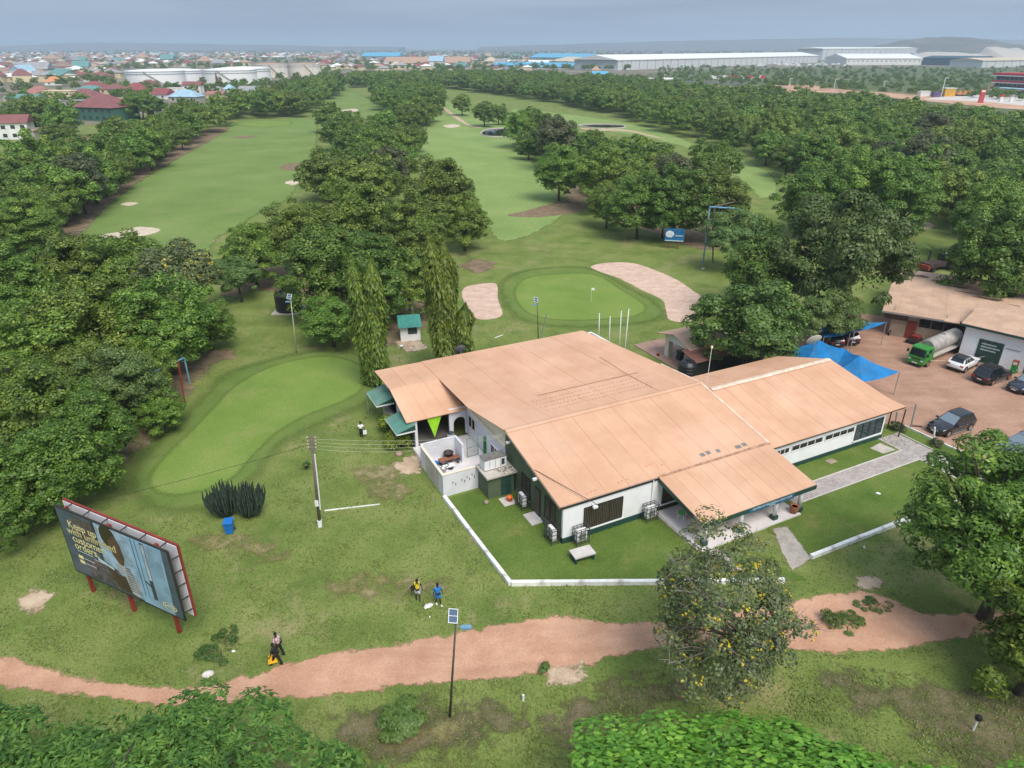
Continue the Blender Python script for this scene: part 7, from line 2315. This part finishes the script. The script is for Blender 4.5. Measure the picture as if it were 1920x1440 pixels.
sz = np.where(mown, .08, rr.uniform(.08, .17, k_) * (1 + .35 * np.clip(cl, 0, 1)))
dz = np.stack([rr.normal(0, .55, k_), rr.normal(0, .55, k_), np.full(k_, .8)], 1)
C_ = np.stack([P_[:, 0], P_[:, 1], sz * .30 + .02], 1)
gm = leaf_mesh('grass', C_, np.stack([rr.normal(0, .7, k_), rr.normal(-.5, .6, k_), np.full(k_, .8)], 1), dz, sz, .45, leaf_mat('grass_blades', (.11, .158, .034), (.165, .212, .050), (.24, .26, .085), 0, 0, clump=.12), .03)
tag(link('grass', gm), 'tufts of rough grass on the near ground', kind='stuff')
print('TUFTS', k_)

# ------------------------------------------------------------------ far background: town, tanks, warehouses, hills
def box_roof_house(name, loc, rz, w, d, hw, hr, wall, roof, label, group=None, kind='hip', wins=0, floors=1, extra=None):
    e = empty(name, loc, rz, label, 'house' if name == 'house' else 'building', group)
    MB().box(-w / 2, w / 2, -d / 2, d / 2, 0, hw).build('wall', wall, e)
    o = .6 if kind != 'flat' else .25
    x, y = w / 2 + o, d / 2 + o
    m = MB()
    if kind == 'hip':
        rdg = max(.3, w / 2 - d / 2)
        m.add([(-x, -y, hw), (x, -y, hw), (x, y, hw), (-x, y, hw), (-rdg, 0, hw + hr), (rdg, 0, hw + hr)], [(0, 1, 5, 4), (1, 2, 5), (2, 3, 4, 5), (3, 0, 4), (3, 2, 1, 0)])
    elif kind == 'gable':
        m.add([(-x, -y, hw), (x, -y, hw), (x, y, hw), (-x, y, hw), (-x, 0, hw + hr), (x, 0, hw + hr)], [(0, 1, 5, 4), (2, 3, 4, 5), (1, 2, 5), (3, 0, 4), (3, 2, 1, 0)])
    else:
        m.box(-x, x, -y, y, hw + .002, hw + .4)
    m.build('roof', roof, e)
    if wins:
        fh = hw / floors
        for f in range(floors):
            for k in range(wins):
                cx = -w / 2 + w * (k + .5) / wins
                ww = min(1.5, w / wins * .45)
                z0 = f * fh + fh * .3
                fr = MB().box(cx - ww / 2, cx + ww / 2, -d / 2 - .08, -d / 2 - .003, z0, z0 + fh * .42).build('window', M['frame'], e)
                MB().box(cx - ww / 2 + .1, cx + ww / 2 - .1, -d / 2 - .10, -d / 2 - .081, z0 + .1, z0 + fh * .42 - .1).build('pane', M['bluewin'], fr)
    return e
PAL = {n: plain('far_' + n, c, .8, 0, .12, .3) for n, c in dict(maroon=(.22, .085, .085), crimson=(.26, .07, .075), pinkred=(.34, .15, .13), teal=(.12, .26, .25), orange=(.55, .24, .10), beige=(.55, .46, .34), grey=(.30, .30, .31), paleblue=(.30, .45, .56), brown=(.28, .19, .15), rust=(.42, .27, .19),
                                                           white=(.72, .72, .70), cream=(.66, .56, .36), green=(.045, .13, .095), conc=(.40, .38, .35), blue=(.10, .36, .56), darkteal=(.025, .075, .11), palegrey=(.55, .57, .58), red=(.50, .045, .055), skyb=(.35, .55, .68), ochre=(.60, .33, .05), purple=(.14, .09, .22)).items()}
def far_house(cx, by, wpx, floors, roof, wall, label, kind='hip', rz=0.0, wins=0, asp=.75, name='house', hr=.28, eave=None):
    b = at(cx, by)
    w = wpx * scale_at(b)
    hw = 3.1 * floors if eave is None else height(eave, b)
    return box_roof_house(name, b + Vector((0, w * asp / 2, 0)), rz, w, w * asp, hw, w * asp * hr, PAL[wall], PAL[roof], label, None, kind, wins, floors)
far_house(187, 227, 92, 2, 'maroon', 'green', 'big house with a maroon hip roof and dark green walls beyond the trees', 'hip', R(-18), 6, .7, hr=.33)
far_house(150, 190, 60, 1, 'maroon', 'conc', 'house with a maroon roof just behind the green-walled house', 'hip', R(-10), 3)
far_house(16, 262, 64, 2, 'maroon', 'white', 'white two-storey house with a dull red roof at the left edge', 'gable', R(15), 4, .6, hr=.35)
far_house(58, 262, 18, 1, 'rust', 'conc', 'small outbuilding beside the white two-storey house', 'flat', 0, 1)
far_house(110, 190, 56, 2, 'cream', 'cream', 'plain cream flat-roofed block between the red roofs', 'flat', R(-6), 5, .5, 'building')
far_house(66, 188, 54, 1, 'pinkred', 'cream', 'house with a wide pinkish-red hip roof left of the cream block', 'hip', R(-8), 3, hr=.38)
far_house(40, 194, 62, 1, 'teal', 'cream', 'low cream house with a green roof at the far left', 'gable', R(-4), 4, .4)
far_house(22, 190, 30, 1, 'crimson', 'cream', 'small red-roofed wing of houses at the far left', 'hip', 0, 2)
far_house(122, 200, 64, 1, 'grey', 'conc', 'long grey flat block in front of the cream one', 'flat', R(-6), 4, .5, 'building')
far_house(164, 180, 58, 1, 'teal', 'conc', 'house with a broad blue-green roof behind the maroon ones', 'hip', R(-10), 2, .6)
far_house(173, 172, 40, 1, 'crimson', 'white', 'crimson hip-roofed house above the blue-green roof', 'hip', R(-6), 2, hr=.36)
far_house(211, 185, 40, 2, 'maroon', 'cream', 'yellow two-storey house with a maroon hip roof', 'hip', R(-14), 3, .9, hr=.25)
far_house(252, 178, 42, 1, 'crimson', 'cream', 'crimson-roofed house right of the yellow two-storey house', 'hip', R(-8), 2, hr=.42)
far_house(276, 168, 34, 1, 'maroon', 'conc', 'dark maroon roof in front of the first white oil tank', 'hip', R(8), 2, hr=.4)
far_house(303, 186, 34, 1, 'crimson', 'white', 'red-roofed white house under the second white oil tank', 'gable', R(-20), 2, hr=.4)
far_house(115, 153, 36, 2, 'beige', 'cream', 'tall beige villa with a flat hip roof in the middle of the town', 'hip', 0, 4, .8, hr=.18)
far_house(97, 160, 30, 1, 'orange', 'white', 'house with a bright orange roof in the town', 'hip', R(20), 2, hr=.4)
far_house(178, 153, 42, 1, 'crimson', 'white', 'white house with a crimson roof left of the oil tanks', 'hip', 0, 3, .6, hr=.36)
far_house(32, 152, 32, 1, 'pinkred', 'cream', 'house with a pale pink roof at the left of the town', 'hip', R(10), 2, hr=.4)
far_house(243, 215, 34, 1, 'brown', 'conc', 'small mauve-roofed house right of the green-walled house', 'hip', R(-12), 2)
far_house(344, 191, 54, 1, 'paleblue', 'conc', 'house with a wide pale blue roof in front of the oil tanks', 'hip', R(-5), 3, .6, hr=.36)
far_house(360, 176, 32, 2, 'maroon', 'white', 'white two-storey house with arches and a dark red roof before the tanks', 'gable', R(5), 3, .7)
far_house(394, 172, 30, 1, 'white', 'white', 'long white flat-roofed house before the tanks', 'flat', 0, 3, .5)
far_house(429, 175, 18, 1, 'skyb', 'white', 'small house with a light blue pointed roof before the tanks', 'hip', 0, 2, .9, hr=.5)
far_house(469, 178, 44, 1, 'grey', 'white', 'pair-like grey-roofed bungalow at the right of the town', 'gable', R(-4), 3, .6)
far_house(404, 186, 32, 1, 'pinkred', 'cream', 'pinkish-roofed bungalow right of the pale blue roof', 'gable', R(-6), 2, .6)
far_house(329, 174, 32, 1, 'white', 'white', 'white bungalow in front of the second oil tank', 'flat', 0, 2, .6)
tag(MB().box(0, 22, 0, .25, 0, 2.4).build('compound_wall', PAL['conc'], None, False, at(250, 210), R(8)), 'grey compound wall below the mauve-roofed house', 'wall')
# smaller houses of the town: a few kinds, copied
KINDS_ = []
for roof, wall, hk in (('maroon', 'cream', 'hip'), ('crimson', 'white', 'hip'), ('rust', 'cream', 'hip'), ('teal', 'conc', 'gable'), ('beige', 'white', 'hip'), ('grey', 'conc', 'gable'), ('paleblue', 'white', 'gable'), ('brown', 'cream', 'hip'), ('white', 'conc', 'flat')):
    nm = {'crimson': 'red', 'rust': 'rust-brown', 'teal': 'green', 'paleblue': 'pale blue'}.get(roof, roof)
    e = box_roof_house('house', Vector((0, -300, 0)), 0, 14, 10.5, 3.6, 2.9, PAL[wall], PAL[roof], 'small distant house with a %s roof in the hazy town on the left' % nm, 'distant town houses with %s roofs' % nm, hk)
    KINDS_.append(e)
r = random.Random(21)
blocked = [(210, 375, 125, 172), (360, 500, 125, 172), (465, 600, 112, 150)]
cnt = 0
stuff_m = MB()
tries = 0
for i in range(1300):
    t = r.random()
    x = r.uniform(-20, 640) if t < .86 else r.uniform(640, 1000)
    y = 101 + 54 * r.random() ** 1.7 if x < 640 else r.uniform(104, 136)
    if any(a < x < b_ and c_ < y < d_ for a, b_, c_, d_ in blocked) or (x > 640 and r.random() < .3):
        continue
    if x > 250 and y > 150 or (x > 600 and y > 134):
        continue
    p = at(x, y)
    s_ = r.uniform(.9, 1.75)
    if cnt < 235 and y > 103.5:
        e = KINDS_[r.randrange(len(KINDS_))]
        if cnt >= len(KINDS_):
            e = copy_tree(e)
        else:
            e = KINDS_[cnt]
        e.location = p
        e.rotation_euler = (0, 0, r.uniform(-.5, .5) + (1.57 if r.random() < .3 else 0))
        e.scale = (s_, s_ * r.uniform(.8, 1.2), s_ * r.choice((.8, 1, 1.2, 1.7)))
        cnt += 1
    else:
        stuff_m.box(p.x - 7 * s_, p.x + 7 * s_, p.y, p.y + 9, 0, 3.8 * s_, 0)
        stuff_m.add([(p.x - 8 * s_, p.y - 1, 3.8 * s_), (p.x + 8 * s_, p.y - 1, 3.8 * s_), (p.x + 8 * s_, p.y + 10, 3.8 * s_), (p.x - 8 * s_, p.y + 10, 3.8 * s_), (p.x, p.y + 4.5, 6.5 * s_)], [(0, 1, 4), (1, 2, 4), (2, 3, 4), (3, 0, 4)], 1 + r.randrange(4))
tag(stuff_m.build('distant_town', [PAL['cream'], PAL['maroon'], PAL['rust'], PAL['white'], PAL['grey']]), 'mass of tiny houses on the hazy skyline of the town', kind='stuff')

# oil tanks
def oil_tank(cx, by, wpx, top, label, roofmat, wallmat, rust=None, stair=(-.5, -.05)):
    b = at(cx, by)
    rad = wpx * scale_at(b) / 2
    hgt = height(top, b)
    c = b + Vector((0, rad, 0))
    e = empty('oil_tank', c, 0, label, 'oil tank', 'oil storage tanks beyond the town')
    m = MB()
    m.lathe([(rad, 0), (rad, hgt)], 40)
    m.build('shell', wallmat, e, False)
    MB().lathe([(rad - .2, hgt + .01), (rad * .6, hgt + 1.0), (.1, hgt + 1.7)], 40).build('roof', roofmat, e)
    m = MB()
    for z in (hgt - 2.2, hgt - .2):
        m.tube([(rad * 1.012 * math.cos(t), rad * 1.012 * math.sin(t), z) for t in [2 * math.pi * k / 40 for k in range(41)]], .28, 4)
    tag(m.build('wind_girder', PAL['palegrey'], e), kind='stuff')
    m = MB()
    a0, a1 = math.pi * 1.5 + stair[0], math.pi * 1.5 + stair[1]
    m.tube([((rad + .7) * math.cos(a0 + (a1 - a0) * k / 12), (rad + .7) * math.sin(a0 + (a1 - a0) * k / 12), hgt * (1 - k / 12)) for k in range(13)], .45, 4)
    m.build('stairway', PAL['conc'], e)
    if rust is not None:
        m = MB()
        N_ = 6
        for k in range(N_):
            f0, f1 = k / N_, (k + 1) / N_
            w0, w1 = .012 + .075 * f0, .012 + .075 * f1
            an = math.pi * 1.5 + rust
            q = lambda a_, f_: ((rad + .12) * math.cos(a_), (rad + .12) * math.sin(a_), hgt * .9 * (1 - f_))
            m.add([q(an - w0 + .04 * f0, f0), q(an + w0 + .04 * f0, f0), q(an + w1 + .04 * f1, f1), q(an - w1 + .04 * f1, f1)], [(0, 1, 2, 3)])
        m.build('red_patch', PAL['crimson'], e)
    return e
TW_ = plain('tank_white', (.78, .79, .80), .6, 0, .04, .05)
TR_ = plain('rusty_tank_white', (.70, .66, .60), .7, 0, .08, .08, (.45, .24, .14), 0, .2, .7)
oil_tank(305, 157, 112, 133, 'second white oil tank from the left', TW_, TW_, None, (-.1, .62))
oil_tank(270, 160, 106, 134, 'leftmost white oil tank beyond the town', TW_, TW_, None, (.05, .7))
oil_tank(442, 157, 100, 129, 'white oil tank with a red patch, right one of the middle pair', TW_, TW_, .02, (.1, .8))
oil_tank(416, 159, 100, 132, 'white oil tank with a red patch, left one of the middle pair', TW_, TW_, -.18, (-.1, .55))
oil_tank(500, 146, 62, 121, 'rust-streaked oil tank with an orange roof, left of the last pair', PAL['rust'], TR_, None, (.2, .9))
oil_tank(563, 144, 62, 121, 'rust-streaked oil tank with an orange roof, rightmost of all', PAL['rust'], TR_, None, (.3, .9))

# warehouses: front wall from pixel a to pixel b on the ground
def warehouse(a, b, top_a, depth, wall, roof, label, rise=.12, ribs=14, roofend=None, name='warehouse'):
    p, q = at(*a), at(*b)
    d = q - p
    L = d.length
    hgt = height(top_a, p)
    e = empty(name, p, math.atan2(d.y, d.x), label, 'warehouse')
    MB().box(0, L, 0, depth, 0, hgt).build('wall', wall, e)
    ov = L * .004 + .5
    MB().add([(-ov, -1, hgt - .3), (L + ov, -1, hgt - .3), (L + ov, depth / 2, hgt + depth * rise), (-ov, depth / 2, hgt + depth * rise), (L + ov, depth + 1, hgt - .3), (-ov, depth + 1, hgt - .3), (-ov, -1, hgt - 1.2), (L + ov, -1, hgt - 1.2)],
             [(0, 1, 2, 3), (3, 2, 4, 5), (6, 7, 1, 0), (0, 3, 5), (1, 4, 2)]).build('roof', roof, e)
    for k in range(ribs):
        x = L * (k + .5) / ribs
        MB().box(x - .35, x + .35, -.5, -.01, 0, hgt - 1.3).build('rib', PAL['grey'], e)
    return e
warehouse((1158, 132), (1532, 117), 112, 85, PAL['palegrey'], PAL['white'], 'very long pale warehouse with a white roof stretching across the right distance', .08, 34)
warehouse((1030, 122), (1120, 125), 114, 90, PAL['grey'], PAL['beige'], 'long shed with a cream roof left of the very long warehouse', .08, 10)
warehouse((962, 129), (1082, 130), 124, 55, PAL['white'], PAL['blue'], 'low white shed with a bright blue roof', .10, 8)
warehouse((920, 129), (961, 130), 121, 40, PAL['white'], PAL['blue'], 'small white shed with a blue roof and tall gable, left of the bright blue one', .08, 4)
warehouse((940, 121), (1030, 122), 117, 60, PAL['white'], PAL['white'], 'white-roofed shed behind the bright blue roof', .08, 4)
warehouse((720, 125), (880, 125), 117, 90, PAL['beige'], PAL['rust'], 'long beige shed with a dusty roof in the middle distance', .10, 12)
warehouse((677, 111), (748, 111), 105, 120, PAL['grey'], PAL['blue'], 'distant blue-roofed shed left of the centre', .08, 0)
warehouse((992, 112), (1100, 113), 107, 120, PAL['grey'], PAL['blue'], 'distant blue-roofed shed behind the white-roofed one', .08, 0)
warehouse((1540, 113), (1716, 106), 91, 70, PAL['palegrey'], PAL['white'], 'tall grey warehouse behind the white one on the right', .05, 16)
warehouse((1586, 122), (1726, 122), 109, 110, PAL['white'], PAL['white'], 'broad white warehouse with a row of small windows on the right', .07, 0)
dk = warehouse((1728, 122), (1838, 124), 108, 70, PAL['darkteal'], PAL['darkteal'], 'dark teal warehouse with a white emblem on the right', .05, 0)
p, q = at(1728, 122), at(1838, 124)
L = (q - p).length
for k, w_ in enumerate((6, 4, 8)):
    x = L * .63 + k * 8
    MB().add([(x, -.3, 7 + k % 2), (x + w_, -.3, 7), (x + w_ + 2, -.3, 14), (x + 2, -.3, 13 - k % 2)], [(0, 1, 2, 3)]).build('emblem', PAL['white'], dk)
warehouse((1840, 127), (1990, 124), 113, 60, PAL['palegrey'], PAL['beige'], 'pale warehouse at the right edge beyond the dark teal one', .06, 10)
warehouse((1725, 112), (1850, 112), 104, 90, PAL['palegrey'], PAL['skyb'], 'pale blue-roofed shed behind the dark teal warehouse', .05, 0)
wb_ = at(1586, 122)
L = (at(1726, 122) - wb_).length
e = [o for o in COL.objects if o.get('label', '').startswith('broad white warehouse')][0]
for k in range(16):
    x = L * (k + .5) / 16
    MB().box(x - 1.6, x + 1.6, -.3, -.02, 6, 9).build('window', PAL['conc'], e)
far_house(1475, 122, 16, 2, 'white', 'white', 'small white two-storey building before the long warehouse', 'flat', 0, 3, .6, 'building')
far_house(1566, 118, 14, 3, 'white', 'white', 'white gabled office block beside the tall grey warehouse', 'gable', 0, 0, .7, 'building')
far_house(1125, 144, 28, 1, 'blue', 'cream', 'low building with a bright blue roof in front of the long warehouse', 'gable', 0, 0, .6, 'building')
far_house(1118, 136, 16, 1, 'rust', 'cream', 'round-looking hut with an orange-brown roof behind the bright blue roof', 'hip', 0, 0, .9, 'building', .5)
far_house(775, 118, 16, 3, 'conc', 'palegrey', 'square grey tower block in the middle distance', 'flat', 0, 0, .9, 'building')
r = random.Random(31)
tr_proto = None
for k in range(34):
    x = r.uniform(1385, 1590)
    y = 119 + r.uniform(0, 7) - (x - 1385) * .008
    p = at(x, y)
    if tr_proto is None:
        tr_proto = empty('parked_truck', p, 0, 'tiny white vehicle parked in the yard before the long warehouse', 'truck', 'tiny vehicles before the long warehouse')
        MB().box(-5, 2, -1.3, 1.3, .8, 3.6).build('cargo_box', PAL['white'], tr_proto)
        MB().box(2.1, 4.4, -1.2, 1.2, .6, 2.8).build('cab', PAL['skyb'], tr_proto)
        t = tr_proto
    else:
        t = copy_tree(tr_proto)
    t.location = p
    t.rotation_euler = (0, 0, r.uniform(-.4, .4))
for k in range(14):
    p = at(1333 + k * 7.4, 147.5 - .05 * k)
    o = MB().box(-3.1, 3.1, -1.3, 1.3, 0, 2.7 if k % 3 else 3.4).build('container', PAL['red'] if k > 3 and k % 4 else PAL['white'], None, False, p, .2)
    tag(o, 'red container in the row on the scrubland' if (k > 3 and k % 4) else 'white container in the row on the scrubland', 'container', 'red containers on the scrubland' if (k > 3 and k % 4) else 'white containers on the scrubland')
for k, (x, lb) in enumerate(((1178, 'leftmost'), (1212, 'middle'), (1258, 'rightmost'))):
    p = at(x, 153)
    e = empty('road_tanker', p, .05, lb + ' of the three white road tankers parked along the highway', 'truck', 'white road tankers')
    MB().tube([(-9, 0, 2.3), (5, 0, 2.3)], 1.5, 12).build('tank', PAL['white'], e)
    MB().box(6, 9, -1.3, 1.3, .6, 3.4).build('cab', PAL['white'], e)
    for xx in (-7, -5, 7):
        MB().tube([(xx, -1.3, .6), (xx, 1.3, .6)], .6, 10).build('wheel', M['tyre'], e)
sl_ = None
LBL = ['far left one of the row', 'by the road tankers', 'before the red containers', 'right of the red containers', 'beside the earth patch', 'left of the fuel station', 'nearest the fuel station', 'on the fuel station forecourt']
for k, (x, y, ty) in enumerate(((1245, 153, 140), (1291, 155, 141), (1346, 156, 142), (1408, 160, 145), (1479, 166, 147), (1561, 180, 148), (1655, 172, 152), (1764, 183, 146))):
    b = at(x, y)
    hh_ = height(ty, b)
    e = empty('street_lamp', b, 0, 'white distant street lamp, ' + LBL[k], 'street lamp', 'distant street lamps of the highway')
    MB().tube([(0, 0, 0), (0, 0, hh_)], .22, 6).build('pole', PAL['white'], e)
    MB().box(0, 2.6, -.2, .2, hh_ - .2, hh_ + .15).build('lamp_arm', PAL['white'], e)
# fuel station
b = at(1858, 176)
e1 = (at(1935, 181) - b).normalized()
fs = empty('fuel_station_building', b, math.atan2(e1.y, e1.x), 'three-storey red and glass fuel station building at the right edge', 'building')
sc_ = scale_at(b)
hA = height(137, b)
Lf = 46
MB().box(0, Lf, .5, 18, 0, hA - 1.5).build('wall', PAL['grey'], fs)
for k in range(3):
    z = hA * (k + 1) / 3
    MB().box(-1.5, Lf, -1.2, 18.5, z - 1.3, z).build('red_band', PAL['red'], fs)
    MB().box(-1.5, Lf, -1.22, -1.21, z - 1.9, z - 1.31).build('white_band', PAL['white'], fs)
    for j in range(12):
        x = 1 + 3.7 * j
        MB().box(x, x + 3.2, .3, .48, z - hA / 3 + .6, z - 1.4).build('window', M['bluewin'], fs)
MB().box(-1.5, Lf, -1.1, 18.4, hA + .01, hA + .3).build('roof', PAL['red'], fs)
cn = empty('fuel_canopy', at(1898, 181), math.atan2(e1.y, e1.x), 'blue and orange edged canopy in front of the red building', 'canopy')
MB().box(-14, 30, -3, 5, 4.6, 5.6).build('roof', PAL['skyb'], cn)
MB().box(-14.1, 30, -3.1, -3.01, 4.5, 5.0).build('fascia', PAL['orange'], cn)
for x in (-10, 0, 12, 24):
    MB().box(x - .25, x + .25, 0, .5, 0, 4.6).build('column', PAL['white'], cn)
b = at(1838, 193)
e = empty('price_sign', b, 0, 'red upright fuel price sign at the forecourt edge', 'sign')
hp_ = height(168, b)
MB().box(-1.6, 1.6, -.4, .4, 0, hp_).build('panel', PAL['red'], e)
MB().box(-1.2, 1.2, -.42, -.41, hp_ * .82, hp_ * .95).build('header', PAL['white'], e)
for k in range(3):
    MB().box(-1.1, 1.1, -.42, -.41, hp_ * (.2 + .2 * k), hp_ * (.26 + .2 * k)).build('price_row', PAL['pinkred'], e)
for (x, lb) in ((1876, 'red and white fuel dispenser at the forecourt'), (1895, 'grey fuel dispenser right of the red one')):
    e = empty('fuel_dispenser', at(x, 191), 0, lb, 'fuel pump')
    MB().box(-1, 1, -.6, .6, 0, 3.2).build('cabinet', PAL['white'], e)
    MB().box(-1.2, 1.2, -.8, .8, 3.21, 4.4).build('top_panel', PAL['red'] if x < 1880 else PAL['grey'], e)
for (x, y, wpx_, col_, top, lb) in ((1780, 181, 20, 'ochre', 166, 'ochre kiosk with a flat canopy beside the forecourt'), (1734, 181, 18, 'white', 172, 'white cabin left of the ochre kiosk'), (1757, 182, 14, 'purple', 174, 'purple container between the white cabin and the ochre kiosk')):
    far_house(x, y, wpx_, 1, 'white' if col_ != 'purple' else 'purple', col_, lb, 'flat', 0, 0, .6, 'kiosk', eave=top)
for k, x in enumerate((1797, 1806, 1818)):
    p = at(x, 180)
    e = empty('digger', p, .4 * k, ('leftmost', 'middle', 'rightmost')[k] + ' of the orange diggers parked beside the ochre kiosk', 'digger', 'orange diggers')
    MB().box(-2, 2, -1.2, 1.2, .9, 2.4).build('body', PAL['orange'], e)
    MB().box(-.6, .9, -1, 1, 2.41, 3.6).build('cab', PAL['ochre'], e)
    MB().tube([(2, 0, 1.5), (4, 0, 4), (6, 0, 2)], .3, 5).build('arm', PAL['orange'], e)
    for sy in (-1, 1):
        MB().box(-2.2, 2.2, sy * 1.2 - .35, sy * 1.2 + .35, 0, .88).build('track', M['tyre'], e)
# trees of the town and bushes of the scrubland
r = random.Random(41)
pts = []
for i in range(2600):
    x = r.uniform(-60, 1180)
    y = 97 + 60 * r.random() ** 1.9
    if x > 640:
        y = 97 + 36 * r.random() ** 1.4
    if any(a < x < b_ and c_ + 8 < y < d_ for a, b_, c_, d_ in blocked):
        continue
    p = at(x, y)
    pts.append((p.x, p.y, r.uniform(6, 11) * (1 + .4 * (y < 104))))
for i in range(150):
    x = r.uniform(0, 600)
    y = r.uniform(158, 232 - x * .13)
    p = at(x, y)
    pts.append((p.x, p.y, r.uniform(5, 9)))
for i in range(900):
    p = at(r.uniform(1180, 2000), 95 + 14 * r.random())
    pts.append((p.x, p.y, r.uniform(8, 16)))
gn_scatter('town_trees', pts, ['far0', 'far1', 'far2'], 'dark trees scattered among the distant houses')
pts = []
for i in range(950):
    x = r.uniform(1235, 2050)
    y = 127 + r.random() * (26 + (x - 1235) * .055)
    p = at(x, y)
    if r.random() < .9:
        pts.append((p.x, p.y, r.uniform(3.5, 7)))
gn_scatter('scrub_bushes', pts, ['far0', 'far1', 'far2'], 'green bushes covering the scrubland on the right')
for (x, y, w_, lb) in ((70, 205, 85, 'dark tree clump before the cream block, left of the green-walled house'), (110, 215, 80, 'dark tree right in front of the grey flat block'), (40, 215, 60, 'dark tree left of the dark clump before the houses'), (262, 190, 60, 'dark round tree between the crimson roofs and the pale blue roof'), (285, 192, 50, 'dark tree just left of the pale blue roof'), (110, 245, 60, 'dark tree above the sandy yard at the left')):
    plant_px(x, y, w_, 'mid%d' % r.randrange(4), lb, .9)
sheet('bare_earth_patch', px((120, 262), (150, 255), (182, 258), (180, 268), (140, 272)), 0.02, M['dirtfar'], 1.0)

# hills on the horizon
def hills(name, prof_px, D, depth, label, mat):
    vs, fs = [], []
    n = len(prof_px)
    prof2 = []
    r_ = random.Random(int(D))
    for i in range(n - 1):
        for k in range(6):
            t = k / 6
            t = t * t * (3 - 2 * t)
            prof2.append((prof_px[i][0] + (prof_px[i + 1][0] - prof_px[i][0]) * k / 6, prof_px[i][1] + (prof_px[i + 1][1] - prof_px[i][1]) * t + r_.uniform(-.5, .5)))
    prof2.append(prof_px[-1])
    for (x, y) in prof2:
        p = ray_y(x, y, D)
        vs += [(p.x, D - depth, -1), (p.x, D - depth * .45, max(1, p.z * .6)), (p.x, D, max(1, p.z)), (p.x * (1 + depth / D), D + depth, -1)]
    for i in range(len(prof2) - 1):
        for k in range(3):
            fs.append((i * 4 + k, (i + 1) * 4 + k, (i + 1) * 4 + k + 1, i * 4 + k + 1))
    me = MB().add(vs, fs).build(name, mat, None, True)
    return tag(me, label, kind='structure')
HM = grass_mat('hill_scrub', ((.045, .052, .03), (.085, .085, .055), (.17, .145, .115)), (.28, .24, .19), .48, .64, s1=.012, fine=.05)
hills('hills', [(-300, 90), (0, 87), (60, 84), (130, 80), (250, 80), (340, 82), (480, 84), (640, 87), (760, 88)], 7500, 700, 'faint low hills on the left horizon', HM)
hills('hills', [(900, 88), (1040, 84), (1150, 80), (1300, 76), (1450, 73), (1600, 71), (1750, 73), (1950, 75), (2200, 80)], 7000, 900, 'faint long ridge on the right horizon', HM)
hills('hills', [(1610, 92), (1650, 84), (1700, 75), (1745, 70), (1780, 69), (1815, 70), (1850, 74), (1900, 83), (1950, 87), (2100, 92)], 3300, 420, 'rocky scrub-covered hill on the right horizon', HM)
hills('hills', [(1700, 105), (1740, 97), (1790, 98), (1835, 101), (1850, 88), (1865, 87), (1890, 91), (1905, 89), (1925, 98), (1960, 105)], 1900, 120, 'pale quarry heaps behind the right-hand warehouses', M['concrete'])
hills('hills', [(-200, 101), (0, 98), (120, 95), (260, 94), (420, 92), (540, 94), (640, 98), (700, 104)], 3400, 500, 'low town-covered rise behind the oil tanks', M['town'])
# air
hz = MB().box(-16600, 16600, -700, 16600, -1.0, 190)
hm = bpy.data.materials.new('haze_air')
hm.use_nodes = True
t_ = hm.node_tree
t_.nodes.clear()
o_ = t_.nodes.new('ShaderNodeOutputMaterial')
v_ = t_.nodes.new('ShaderNodeVolumePrincipled')
v_.inputs['Color'].default_value = (0.62, 0.77, 0.97, 1)
v_.inputs['Density'].default_value = 0.00019
v_.inputs['Anisotropy'].default_value = 0.2
t_.links.new(v_.outputs[0], o_.inputs['Volume'])
tag(hz.build('haze', hm), 'pale air haze', kind='stuff')
